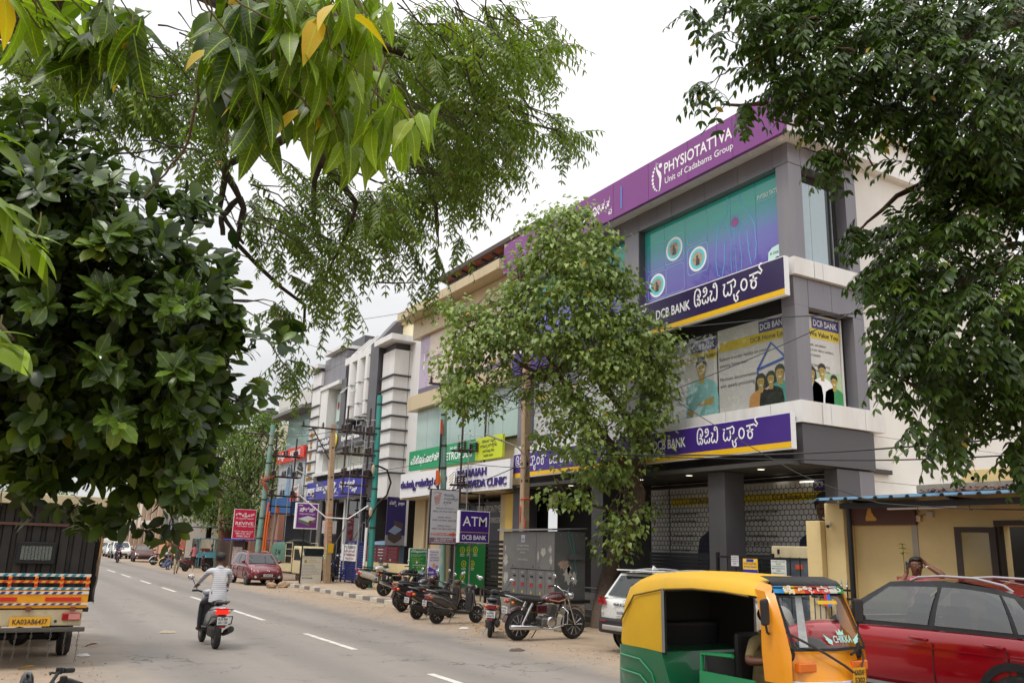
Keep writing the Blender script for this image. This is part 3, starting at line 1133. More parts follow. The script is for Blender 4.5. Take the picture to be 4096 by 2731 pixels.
 disc(lg,Vector(P)+AX['street'][0]*.42+Vector((0,0,.78)),0.075,'street',0,18,0.003)
 lg.build('sign_emblem',LETW,rs,fix=False)
 # stair and handrail at the foot, generator behind the fence come later
 ac=box_part('air_conditioner',mat('appliance_white',(214,214,208),0.5,var=0.04),B,20.3,21.2,13.72,14.1,3.05,3.65,bevel=0.02)
 fan=MB().lathe([(0.0,0),(0.24,0.0),(0.25,0.02)],(20.75,13.70,3.35),'Y',20).build('fan_grille',mat('ac_fan',(150,140,118),0.5,var=0.3,vs=40),ac)
 return B

bank()

# ================================================================== the clinic building beside it
def clinic():
 B=place('commercial_building','beige clinic building with tiled truss roof and white clinic sign','building',(16,27.3,0))
 Y0,Y1=27.15,36.4
 box_part('wall',CREAM,B,16.4,26,Y0,Y1,4.0,13.0)
 BE=mat('beige_painted_wall',(178,160,126),0.85,var=0.08,vs=1.2,dirt=0.3,dirtc=(140,122,92))
 YE=mat('yellow_ochre_wall',(200,168,86),0.8,var=0.08,vs=1.5)
 box_part('wall',BE,B,16.2,16.6,33.2,36.3,0.13,4.05)
 box_part('column',YE,B,16.0,16.7,27.2,27.75,0.13,3.95)
 box_part('column',BE,B,16.1,16.7,27.76,28.3,0.13,3.95)
 box_part('wall',DARK,B,17.3,17.4,27,33.3,0.13,4.0)
 for a,c in ((28.4,30.0),(30.05,31.6),(31.65,33.1)):
  box_part('window_pane',PGLASS,B,16.5,16.53,a,c,0.8,3.75)
 for a in (28.35,30.02,31.62,33.12):
  box_part('mullion',STEEL,B,16.46,16.54,a-.025,a+.025,0.13,3.85)
 ap=box_part('poster',mat('poster_slate',(44,44,58),0.4,var=0.04),B,16.44,16.46,28.4,30.9,1.6,3.75)
 write('FOR APPOINTMENT',mat('print_grey',(176,174,172),0.5,var=0),ap,(16.438,30.75,3.35),0.26,fit=2.2)
 write('+91-7090533000',mat('print_grey',(0,0,0)),ap,(16.438,30.1,2.95),0.2,fit=1.5)
 sp_=box_part('poster',mat('poster_slate',(0,0,0)),B,16.44,16.46,31.7,33.0,2.2,3.6)
 write('SERVICES',mat('print_grey',(0,0,0)),sp_,(16.438,32.95,3.35),0.2,fit=1.15)
 write('CONSULTATION',mat('print_grey',(0,0,0)),sp_,(16.438,32.95,2.6),0.13,fit=1.1)
 # pipes on the beige wall
 for y in (34.6,35.0):
  MB().cyl((16.1,y,0.2),(16.1,y,4.0),0.06,n=12).build('drain_pipe',mat('pvc_pipe',(176,156,128),0.5,var=0.06),B,smooth=50)
 box_part('vent',DARK,B,16.17,16.2,33.6,34.2,3.2,3.7)
 # slab and sign over the entrance
 box_part('slab',CREAM,B,15.45,16.5,Y0,36.35,4.0,4.12)
 s=box_part('sign_board',mat('sign_white_clinic',(226,226,228),0.55,var=0.03),B,15.3,15.42,26.3,36.05,4.05,5.10)
 VI=mat('letter_violet',(62,44,120),0.5,var=0.05)
 write('RAMAIAH',VI,s,(15.30,30.35,4.62),0.30,fit=2.35,depth=0.05,bold=.008)
 write('AYURVEDA CLINIC',VI,s,(15.30,30.35,4.20),0.29,fit=3.85,depth=0.05,bold=.008)
 write('ರಾಮಯ್ಯ ಆಯುರ್ವೇದ ಕ್ಲಿನಿಕ್',VI,s,(15.30,35.9,4.46),0.28,fit=4.6,depth=0.05,bold=.008)
 em=MB()
 P=(15.295,31.15,4.12)
 flat(em,P,'street',[(0.33,0),(.60,.25),(.66,.6),(.64,.80),(.33,.86),(.02,.80),(0,.6),(.06,.25)],0.05,0)
 for k in range(5):
  ribbon(em,P,'street',[(.08+k*.02,.58-k*.11),(.30,.66-k*.12),(.60-k*.03,.78-k*.12)],0.035,0.055,1)
 em.build('sign_emblem',[LETW,mat('emblem_gold',(176,150,100),0.5,var=0.05)],s,fix=False)
 g=box_part('sign_board',mat('sign_green',(24,146,92),0.4,var=0.04),B,15.5,15.6,29.35,35.7,5.24,6.10)
 write('ಮೆಟ್ರೊಪೊಲಿಸ್',LETW,g,(15.498,35.5,5.52),0.30,fit=2.9,bold=.03)
 write('METROPOLIS',LETW,g,(15.498,32.3,5.45),0.30,fit=2.7,bold=.02)
 write('080-485 50021',LETW,g,(15.498,31.6,5.86),0.10,fit=1.2)
 lm=box_part('sign_board',mat('sign_lime',(196,210,44),0.4,var=0.04),B,15.5,15.6,27.25,29.34,5.24,6.10)
 for i,t_ in enumerate(('ಪೆಥಾಲಜಿ ಲ್ಯಾಬ್ಸ್','ಆರೋಗ್ಯ ಪರೀಕ್ಷೆಗಳು','pathology labs','health tests')):
  write(t_,TXT,lm,(15.498,28.3,5.88-i*.18),0.11,align='C')
 # frosted glass floor
 fr=mat('frosted_glass',(166,188,182),0.16,0.0,var=0.05,vs=3,stretch=(1,1,14),spec=0.6)
 for a,c in zip(steps(Y0,36.4,8),steps(Y0,36.4,8)[1:]):
  box_part('window_pane',fr,B,16.1,16.2,a+.01,c-.01,6.11,8.08)
 panels(B,CREAM,'x',15.75,0.7,[Y0]+steps(28.6,36.9,6),[8.09,8.77],0.012)
 box_part('return_panel',CREAM,B,15.76,16.6,36.36,36.89,8.1,8.76)
 # poster floor
 po=mat('poster_lilac',(176,160,182),0.3,var=0.14,vs=1.4)
 po2=mat('poster_cream',(206,190,174),0.3,var=0.08,vs=1.2)
 for i,(a,c)in enumerate(((35.35,36.35),(33.1,35.34),(31.0,33.09),(28.9,30.99),(27.2,28.89))):
  p=box_part('poster',po if i==0 else po2,B,16.05,16.1,a,c,8.9,11.55)
  box_part('poster_strip',mat('strip_mauve',(98,88,108),0.4,var=0.05),p,16.04,16.049,a,c,8.9,9.12)
  if i==0:
   h=MB()
   for k in range(4):
    ribbon(h,(16.045,35.85,10.75),'street',[(cos(2*pi*j/22)*(.12+.09*k),sin(2*pi*j/22)*(.14+.10*k))for j in range(22)],0.02,0.002,0,True)
   flat(h,(16.045,35.85,10.0),'street',[(-.06,0),(.06,0),(.03,.6),(0,.85),(-.03,.6)],0.003,1)
   h.build('print_halo',[mat('print_lilac',(206,170,206),0.4,var=0),LETW],p,fix=False)
  if i==1:
   write('Jvalanthi',mat('print_plum',(92,84,96),0.5,var=0),p,(16.046,35.3,10.3),0.24,fit=1.2)
   for k in range(5):
    write(('Panchakarma','Dermatology','Rejuvenation','Weight loss','Wellness')[k],mat('print_mauve_text',(140,120,150),0.5,var=0),p,(16.046,35.3,9.85-k*.16),0.09)
 panels(B,CREAM,'x',15.85,0.6,steps(27.2,36.9,7),[11.57,12.45],0.012)
 box_part('return_panel',CREAM,B,15.86,16.6,36.41,36.89,11.58,12.44)
 panels(B,CREAM,'x',15.15,1.4,steps(27.35,37.3,8),[12.46,12.86],0.012,'cornice_panel')
 # truss roof with a tiled slope
 T=mat('roof_tile_clay',(150,92,76),0.85,var=0.22,vs=5)
 ST=mat('truss_steel',(62,66,74),0.5,0.4,var=0.1)
 ty0,ty1=27.4,36.3
 for i,y in enumerate(steps(ty0,ty1,9)):
  q=MB()
  q.tube([(17.3,y,12.86),(17.3,y,14.45)],.04,6)
  q.tube([(17.0,y,14.58),(22.0,y,13.62)],.06,6)
  if i<9:
   q.tube([(17.3,y,12.9),(17.3,y+.5,14.4),(17.3,y+1.0,12.9)],.035,6)
  q.build('truss',ST,B)
 box_part('gutter',mat('gutter_brown',(78,66,64),.6,.2,var=.1),B,16.80,16.89,ty0-.3,ty1+.3,14.60,14.80)
 box_part('purlin',ST,B,17.26,17.34,ty0,ty1,14.44,14.52)
 mb=MB()
 for j in range(int((ty1-ty0+.6)/.26)):
  y=ty0-.3+j*.26
  for i in range(10):
   t0,t1=i/10,(i+1)/10
   p0,p1=Vector((16.9+5.2*t0,0,14.70-1.0*t0)),Vector((16.9+5.2*t1+.05,0,14.68-1.0*t1))
   mb.loft([[(p.x,y+.13-.13*cos(pi*k/4),p.z+r_*sin(pi*k/4))for k in range(5)]for p,r_ in ((p0,.09),(p1,.075))],0,False,False)
 tag(mb.build('roof_tile_field',T,B),kind='stuff')
 for j in range(8):
  y0,y1=ty0-.3+j*(ty1-ty0+.6)/8,ty0-.3+(j+1)*(ty1-ty0+.6)/8
  r=MB()
  r.quad((16.9,y0+.02,14.66),(22.1,y0+.02,13.66),(22.1,y1-.02,13.66),(16.9,y1-.02,14.66))
  r.build('roof_deck',mat('roof_underside',(128,72,62),0.85,var=0.2,vs=4),B,fix=False)

clinic()

# ================================================================== the white banded building
def banded():
 B=place('commercial_building','white banded building with slanted grey roof fins and blue mattress shop sign','building',(16.5,38,0))
 X=16.5
 box_part('wall',WHITE,B,17.2,27,37.4,52.4,4.4,12.2)
 # striped tower near the clinic: panels between dark strips
 DS=mat('dark_strip',(72,70,74),0.5,0.2,var=0.06)
 zs=[5.55,6.25,6.98,7.7,8.4,9.1,9.8,10.5]
 x0=16.3
 for z0,z1 in zip([4.3]+zs,zs+[11.9]):
  panels(B,WHITE,'x',x0,0.8,[40.1,40.85,41.7],[z0,z1-.07],0.014)
  panels(B,WHITE,'y',40.06,0.5,[x0+.82,18.3,20.5],[z0,z1-.07],0.014)
 for z in zs:
  box_part('band',DS,B,x0-.10,x0+.8,40.0,41.75,z-.06,z)
  box_part('band',DS,B,x0+.81,19.2,39.98,40.3,z-.06,z)
 for z in (9.0,5.3):
  w=box_part('window_recess',DARK,B,17.7,19.0,40.02,40.5,z+.6,z+1.2)
  box_part('hood',mat('hood_brown',(112,84,76),0.6,var=0.1),w,17.55,19.1,39.9,40.5,z+1.21,z+1.3)
 box_part('roof_ledge',WHITE,B,x0-.45,21,39.6,42.0,12.2,12.5)
 box_part('band',DS,B,x0+.1,20,40.3,41.7,11.91,12.19)
 yr=box_part('parapet',mat('cream_paint',(226,216,182),0.8,var=0.05),B,17.4,22,40.6,44,12.51,13.6)
 box_part('coping',mat('coping_yellow',(214,178,96),0.7,var=0.05),yr,17.3,22.1,40.5,44.1,13.61,13.7)
 # dark grey column and slanted fins
 box_part('column',DGREY,B,16.1,17.2,41.9,43.1,5.7,12.6)
 fin=MB()
 fin.prism([(16.1,12.61),(17.2,12.61),(18.4,14.0),(17.2,14.0)],41.9,42.9,'Y')
 fin.build('roof_fin',DGREY,B)
 for i in range(4):
  y=43.3+i*1.06
  f=MB().prism([(16.25,12.6),(16.55,12.6),(17.6,13.75),(17.3,13.75)],y,y+.26,'Y').build('roof_fin',WHITE,B)
  f2=MB().prism([(16.4,12.6),(16.7,12.6),(17.75,13.72),(17.45,13.72)],y+.27,y+1.05,'Y').build('roof_panel',GREY,B)
 box_part('beam',WHITE,B,16.2,16.9,43.15,47.5,12.15,12.55)
 # tall white fins with windows between
 for i in range(3):
  y=43.6+i*1.3
  rings=[]
  for z in (8.9,10.3,11.2,12.14):
   rings.append([(16.95,y-.02,z),(16.35,y-.02,z),(16.18,y+.12,z),(16.18,y+.45,z),(16.35,y+.58,z),(16.95,y+.58,z)])
  MB().loft(rings).build('vertical_fin',WHITE,B,smooth=40)
  for z in (9.6,10.8):
   box_part('joint',DS,B,16.17,16.95,y-.03,y+.59,z,z+.02)
  box_part('window_pane',PGLASS,B,16.8,16.84,y+.6,y+1.28,8.6,12.1)
 for y,z in ((47.4,11.2),(45.6,11.0)):
  o=MB().box((0,0,-.42),(.04,.62,.84)).build('open_sash',WHITE,B,(16.6,y,z),(0,RAD(38),0))
  MB().box((0.0,0,-.42),(.05,.5,.7)).build('pane',LGLASS,o)
 # dark grey left block with white window bay
 panels(B,GREY,'x',16.35,0.8,steps(47.7,51.7,4),[11.45,12.5,13.2],0.014)
 box_part('roof_block',DGREY,B,17.3,20,47.5,50.5,13.21,14.2)
 box_part('ledge',WHITE,B,16.0,17.2,47.6,51.0,13.3,13.5)
 box_part('column',DGREY,B,16.3,17.2,47.3,48.1,8.0,11.44)
 box_part('bay_head',WHITE,B,16.15,17.2,48.15,51.7,11.22,11.44)
 box_part('bay_side',WHITE,B,16.25,17.2,50.35,51.7,6.1,11.21)
 wb=box_part('window_pane',LGLASS,B,16.9,16.94,48.15,50.3,8.1,11.2)
 sv=box_part('banner',mat('banner_mint',(196,216,206),0.4,var=0.04),B,16.8,16.83,48.2,50.2,9.2,10.9)
 write('Sri Venkateshwara',mat('print_red',(160,60,44),0.5,var=0),sv,(16.797,49.5,9.95),0.2,fit=1.25)
 write('ಶ್ರೀ ವೆಂಕಟೇಶ್ವರ',TXT,sv,(16.797,49.5,10.4),0.22,fit=1.25)
 sb=MB()
 disc(sb,(16.797,49.85,10.15),0.28,'street',0,24,0.002)
 disc(sb,(16.797,49.85,10.15),0.17,'street',1,24,0.004,0.24)
 sb.build('print_emblem',[mat('print_grey',(0,0,0)),mat('print_red',(0,0,0))],sv,fix=False)
 # left column of white panels with bands and gold letters
 for z0,z1 in zip([4.4,5.5,6.2,6.9,7.6,8.3,9.0,9.7,10.4,11.6],[5.5,6.2,6.9,7.6,8.3,9.0,9.7,10.4,11.6,12.6]):
  panels(B,WHITE,'x',16.2,0.9,[51.75,52.5,53.4],[z0,z1-.07],0.014)
  box_part('band',DS,B,16.1,16.9,51.72,53.45,z1-.065,z1)
 box_part('ledge',WHITE,B,15.9,17.2,51.8,53.9,12.75,13.0)
 box_part('band',DS,B,16.4,17.2,51.8,53.4,12.55,12.74)
 gold=mat('letter_gold',(186,140,70),0.4,0.4,var=0.05)
 for t_,z in (('S',7.75),('V',7.05),('N',6.35)):
  write(t_,gold,B,(16.19,52.7,z),0.42,align='C',depth=0.06)
 write('ಎಸ್ವಿಎನ್',gold,B,(16.19,52.6,8.5),0.22,align='C',depth=0.05)
 write('ARCADE',gold,B,(16.19,52.6,5.75),0.2,align='C',depth=0.05)
 # name band
 nb=box_part('name_band',DGREY,B,16.0,16.6,43.2,51.0,7.3,8.1)
 write('ಇಂಡಿಯನ್',LETW,nb,(15.99,50.6,7.72),0.26,fit=2.0,depth=.05,bold=.008)
 write('ಮಿಂಟ್ ಸ್ಟುಡಿಯೋ',LETW,nb,(15.99,50.6,7.38),0.2,fit=2.2,depth=.05,bold=.008)
 write('Indian Mint',LETW,nb,(15.99,46.4,7.6),0.3,fit=2.8,depth=.05,bold=.02)
 MB().lathe([(0,0),(.42,0),(.45,.06),(0,.06)],(15.9,47.6,7.75),'X',26).build('round_badge',mat('badge_yellow',(222,202,60),0.5,var=0.05),nb)
 # second floor curtain windows
 for a,c in ((43.3,45.2),(45.3,47.2),(47.3,49.2),(49.3,50.3)):
  p=box_part('window_pane',mat('curtain_white',(190,192,176),0.4,var=0.12,vs=4,stretch=(1,9,.2)),B,16.75,16.8,a,c,6.1,7.28)
  box_part('mullion',WHITE,B,16.7,16.75,c,c+.09,6.1,7.28)
 box_part('ledge',WHITE,B,16.1,16.9,43.2,51.7,5.92,6.1)
 box_part('band',DARK,B,16.4,16.9,41.9,51.7,5.55,5.91)
 # shop sign
 BLU=mat('sign_blue',(44,44,150),0.4,var=0.04)
 s=box_part('sign_board',BLU,B,16.0,16.15,42.7,52.2,4.50,5.54)
 write('peps',LETW,s,(15.99,51.9,4.92),0.40,fit=1.3,depth=.06,bold=.015)
 bw=MB()
 ribbon(bw,(15.98,50.95,4.74),'street',[(0,0),(.2,-.03),(.4,.05)],.09,0.03)
 bw.build('sign_swoosh',YELLOW,s,fix=False)
 write('THE',LETW,s,(15.985,50.35,5.28),0.13,depth=.02)
 write('GREAT SLEEP',LETW,s,(15.985,50.35,4.98),0.24,fit=2.2,depth=.03,bold=.008)
 write('STORE',LETW,s,(15.985,48.9,4.80),0.13,depth=.02)
 write('ಪೆಪ್ಸ್',LETW,s,(15.99,47.9,4.98),0.34,fit=1.2,depth=.06,bold=.015)
 write('ಗ್ರೇಟ್ ಸ್ಲೀಪ್',LETW,s,(15.985,46.2,5.02),0.28,fit=2.4,depth=.03,bold=.008)
 write('ಸ್ಟೋರ್',LETW,s,(15.985,44.2,4.74),0.18,depth=.02)
 for y,w in ((51.85,1.2),(47.9,1.5)):
  rb=MB()
  ribbon(rb,(15.995,y,4.62),'street',rrect(w,.16,.07),0.018,0.003,0,True)
  rb.build('sign_outline',LETW,s,fix=False)
 # dark shop front, glass, posters
 box_part('wall',DARK,B,17.6,17.7,41.9,52.4,0.13,4.5)
 for a in (42.0,44.0,46.6,48.6,50.6,52.3):
  box_part('column',DGREY if a != 46.6 else WHITE,B,16.5,16.8,a-.12,a+.12,0.13,4.48)
 for a,c in ((42.15,43.85),(44.15,46.45),(48.75,50.45)):
  box_part('window_pane',PGLASS,B,16.62,16.64,a,c,0.9,4.4)
 # bed poster on the side wall, facing along the street
 box_part('wall',DARK,B,16.5,21,41.75,41.9,0.13,4.3)
 bp_=place('advert_panel','blue advert panel with a bed photo beside the clinic pipes','poster',(15.55,38.0,1.6))
 box_part('panel',mat('poster_navy',(52,46,104),0.4,var=0.05),bp_,15.5,16.45,37.9,37.96,2.45,4.2)
 box_part('panel',mat('poster_grey',(150,150,158),0.4,var=0.1),bp_,15.5,16.45,37.9,37.96,2.0,2.449)
 box_part('frame',WHITE,bp_,16.451,16.56,37.88,38.0,1.98,4.22)
 write('ಪೆಪ್ಸ್',LETW,bp_,(15.6,37.898,3.85),0.16,'side',fit=.35)
 write('peps',LETW,bp_,(16.05,37.898,3.86),0.15,'side',fit=.3)
 bd=MB()
 O=(15.5,37.897,2.0)
 flat(bd,O,'side',[(.10,.45),(.42,.72),(.80,.55),(.80,.30),(.45,.08),(.12,.25)],0.004,0)
 flat(bd,O,'side',[(.10,.62),(.42,.90),(.80,.72),(.46,.48)],0.006,1)
 flat(bd,O,'side',[(.38,.85),(.82,.72),(.84,1.0),(.40,1.14)],0.005,0)
 bd.build('print_bed',[mat('print_brown',(84,70,68),0.5,var=0.1),mat('print_sheet',(140,156,190),0.5,var=0.1)],bp_,fix=False)
 return B

banded()

# ================================================================== the glass salon building
def salon():
 B=place('commercial_building','glass fronted salon building with a big blank white roof board','building',(16.6,53.6,0))
 gl=mat('green_mirror_glass',(156,184,184),0.06,0.2,var=0.04,vs=1)
 for a,c in zip(steps(53.7,59.8,5),steps(53.7,59.8,5)[1:]):
  for z0,z1 in ((8.1,9.2),(9.22,10.4)):
   box_part('window_pane',gl,B,16.6,16.65,a+.01,c-.01,z0,z1)
 for xx in steps(16.7,20.5,3)[:-1]:
  box_part('window_pane',gl,B,xx,xx+1.24,53.62,53.66,8.1,10.4)
 box_part('wall',WHITE,B,17.2,26,53.7,60,0.1,10.6)
 box_part('slab',mat('slab_grey',(116,114,110),0.8,var=0.1),B,15.6,20,53.5,60.6,10.4,10.62)
 bd=box_part('roof_board',mat('board_pale',(206,204,198),0.6,var=0.04,dirt=0.2,dirtc=(170,160,150)),B,16.2,16.9,53.6,61.2,10.8,12.0)
 write('ಸಾಯಿ ಫ್ಯಾಮಿಲಿ',mat('faded_letters',(186,182,176),0.6,var=0),bd,(16.19,60.8,11.0),0.2)
 r=box_part('sign_board',mat('sign_red',(214,52,34),0.4,var=0.05),B,16.0,16.15,53.5,59.6,7.2,8.05)
 write('REVIVE',LETW,r,(15.99,56.4,7.5),0.34,fit=2.2,depth=.03,bold=.008)
 write('The Family Salon',LETW,r,(15.99,56.0,7.28),0.12,fit=1.6)
 write('ರಿವೈವ್',LETW,r,(15.99,59.3,7.5),0.32,fit=2.0,depth=.03,bold=.008)
 ph=box_part('billboard',mat('billboard_grey',(176,182,186),0.5,var=0.08),B,16.2,16.3,53.7,59.6,4.9,7.15)
 mb=MB()
 P=(16.19,58.2,4.9)
 flat(mb,P,'street',[(.2,0),(2.0,0),(1.9,.5),(1.7,.9),(1.75,1.3),(1.5,1.6),(1.0,1.6),(.75,1.2),(.7,.7),(.3,.4)],0.003,0)
 flat(mb,P,'street',[(.7,1.2),(1.0,1.5),(1.6,1.45),(1.8,1.2),(1.9,1.7),(1.6,2.1),(1.0,2.15),(.6,1.8)],0.006,1)
 flat(mb,P,'street',[(2.5,0),(4.3,0),(4.2,.5),(3.9,.8),(3.8,1.2),(3.3,1.3),(3.0,1.0),(2.9,.5)],0.003,2)
 flat(mb,P,'street',[(2.9,1.1),(3.2,1.4),(3.8,1.3),(4.1,1.1),(4.2,1.7),(3.8,2.1),(3.2,2.15),(2.8,1.7)],0.006,3)
 mb.build('print_portraits',[mat('print_blue_tone',(120,156,182),0.5,var=0.15,vs=2),mat('print_hair_blue',(44,62,74),0.5,var=0.3,vs=6),mat('print_grey_tone',(166,168,170),0.5,var=0.15,vs=2),HAIR],ph,fix=False)
 box_part('sign_board',mat('band_blue',(30,84,140),0.5,var=0.05),B,15.8,16.1,54.4,61,3.8,4.85)
 k=box_part('sign_board',mat('sign_white_small',(214,208,202),0.5,var=0.05),B,15.6,15.7,52.6,54.3,4.5,5.5)
 box_part('sign_patch',mat('sign_red',(0,0,0)),k,15.59,15.599,52.8,54.3,4.52,5.0)
 dd=MB()
 disc(dd,(15.585,53.3,4.75),.28,'street',0,20,0.002)
 dd.build('sign_camera',BLACK,k,fix=False)
 write('ಫ್ಯಾಷನ್',TXT,k,(15.59,54.2,5.15),0.2,fit=1.4)
 box_part('wall',DARK,B,17.0,17.1,53.8,60,0.1,3.8)

salon()
# ================================================================== trees
def ov(x,y):
 return x*1.74150,y*1.74150

def inside(poly,x,y):
 c=False
 j=len(poly)-1
 for i in range(len(poly)):
  xi,yi=poly[i]
  xj,yj=poly[j]
  if (yi>y)!= (yj>y)and x<(xj-xi)*(y-yi)/(yj-yi)+xi:
   c=not c
  j=i
 return c

def edge_dist(poly,x,y):
 best=1e9
 for (x0,y0),(x1,y1)in zip(poly,poly[1:]+poly[:1]):
  dx,dy=x1-x0,y1-y0
  t=max(0,min(1,((x-x0)*dx+(y-y0)*dy)/(dx*dx+dy*dy+1e-9)))
  best=min(best,math.hypot(x-x0-t*dx,y-y0-t*dy))
 return best

def leaf_template(widths,curl=0.25,fold=0.18,wave=0.0):
 """midrib along +Y, unit length; widths are (t, half width)"""
 v,f=[(0,0,0)],[]
 prev=(0,0,0)
 for i,(t,w)in enumerate(widths):
  z=-curl*t*t
  k=len(v)
  s=wave*(1 if i % 2 else -1)
  v+=[(-w,t-w*.15,z+fold*w+s),(0,t,z),(w,t-w*.15,z+fold*w-s)]
  if i==0:
   f+=[(0,k+1,k),(0,k+2,k+1)]
  else:
   f+=[(k-3,k-2,k+1,k),(k-2,k-1,k+2,k+1)]
 k=len(v)
 v.append((0,1.0,-curl))
 f+=[(k-3,k-2,k),(k-2,k-1,k)]
 return np.array(v,float),f

OBOVATE=leaf_template([(.12,.05),(.35,.16),(.62,.25),(.84,.20)],0.22,0.22)
LANCE=leaf_template([(.08,.05),(.28,.165),(.52,.19),(.76,.115)],0.40,0.25,0.004)
HEART=leaf_template([(.04,.30),(.25,.42),(.55,.30),(.8,.12)],0.30,0.25)
NEEM=leaf_template([(.3,.13),(.65,.11)],0.30,0.15)
OVAL=leaf_template([(.10,.10),(.40,.22),(.72,.16)],0.30,0.22)

def frames(dirs,norms):
 d=dirs/np.linalg.norm(dirs,axis=1,keepdims=True)
 x=np.cross(d,norms)
 x/=np.linalg.norm(x,axis=1,keepdims=True)+1e-9
 z=np.cross(x,d)
 return x,d,z

def leaf_mass(name,tpl,pos,dirs,norms,size,tint,m,parent):
 V,F=tpl
 x,d,z=frames(dirs,norms)
 n,k=len(pos),len(V)
 P=pos[:,None,:]+size[:,None,None]*(V[None,:,0:1]*x[:,None,:]+V[None,:,1:2]*d[:,None,:]+V[None,:,2:3]*z[:,None,:])
 P=P.reshape(-1,3)
 me=bpy.data.meshes.new(name)
 lens=np.array([len(f)for f in F])
 idx=np.concatenate([np.array(f)for f in F])
 loops=(idx[None,:]+(np.arange(n)*k)[:,None]).reshape(-1)
 tot=np.tile(lens,n)
 st=np.concatenate([[0],np.cumsum(tot)[:-1]])
 me.vertices.add(len(P))
 me.vertices.foreach_set('co',P.astype(np.float32).reshape(-1))
 me.loops.add(len(loops))
 me.loops.foreach_set('vertex_index',loops.astype(np.int32))
 me.polygons.add(len(tot))
 me.polygons.foreach_set('loop_start',st.astype(np.int32))
 me.update(calc_edges=True)
 a=me.attributes.new('tint','FLOAT','FACE')
 a.data.foreach_set('value',np.repeat(tint,len(F)).astype(np.float32))
 me.polygons.foreach_set('use_smooth',np.ones(len(tot),bool))
 me.materials.append(m)
 return obj(name,me,parent)

def leaf_meshes(tpl,m,tints):
 out=[]
 for t in tints:
  me=bpy.data.meshes.new('leaf')
  me.from_pydata([tuple(p)for p in tpl[0]],[],tpl[1])
  a=me.attributes.new('tint','FLOAT','FACE')
  a.data.foreach_set('value',[t]*len(tpl[1]))
  me.polygons.foreach_set('use_smooth',[True]*len(tpl[1]))
  me.materials.append(m)
  out.append(me)
 return out

def leaf_objects(meshes,pos,dirs,norms,size,tint,parent):
 x,d,z=frames(dirs,norms)
 for i in range(len(pos)):
  me=meshes[int(min(len(meshes)-1,max(0,tint[i]*len(meshes))))]
  o=bpy.data.objects.new('leaf',me)
  COL.objects.link(o)
  o.parent=parent
  M=Matrix(((x[i][0],d[i][0],z[i][0],0),(x[i][1],d[i][1],z[i][1],0),(x[i][2],d[i][2],z[i][2],0),(0,0,0,1)))
  o.matrix_basis=Matrix.Translation(pos[i])@ M @ Matrix.Scale(size[i],4)

def rand_unit(n):
 v=NPR.normal(size=(n,3))
 return v/np.linalg.norm(v,axis=1,keepdims=True)

def wiggle(a,b,n,amp):
 a,b=Vector(a),Vector(b)
 L=(b-a).length
 out=[]
 for i in range(n+1):
  t=i/n
  p=a.lerp(b,t)
  if 0<i<n:
   p+=Vector((random.uniform(-1,1),random.uniform(-1,1),random.uniform(-1,1)))*amp*L
  out.append(p)
 return out

def taper(a,b,n):
 return [a+(b-a)*i/(n-1)for i in range(n)]

BARK=mat('bark_grey',(92,78,66),0.95,var=0.3,vs=14,bump=0.9,bs=30,stretch=(1,1,.4))
BARKD=mat('bark_dark',(66,54,46),0.95,var=0.3,vs=14,bump=0.9,bs=40,stretch=(1,1,.4))
BARKR=mat('bark_reddish',(104,78,64),0.9,var=0.25,vs=14,bump=0.6,bs=40)

def sample_poly(poly,n):
 xs=[p[0]for p in poly]
 ys=[p[1]for p in poly]
 out=[]
 while len(out)<n:
  x,y=random.uniform(min(xs),max(xs)),random.uniform(min(ys),max(ys))
  if inside(poly,x,y):
   out.append((x,y))
 return out

def ragged(poly,n,rmin,rmax,seed):
 """bites out of and bumps on a crown's outline, so that it does not read as a ball"""
 rnd=random.Random(seed)
 out=[]
 for k in range(n):
  i=rnd.randrange(len(poly))
  (x0,y0),(x1,y1)=poly[i],poly[(i+1)% len(poly)]
  t=rnd.random()
  out.append((x0+(x1-x0)*t,y0+(y1-y0)*t,rnd.uniform(rmin,rmax)))
 return out

def bitten(holes,x,y):
 return any((x-a)**2+(y-b)**2<r*r for a,b,r in holes)

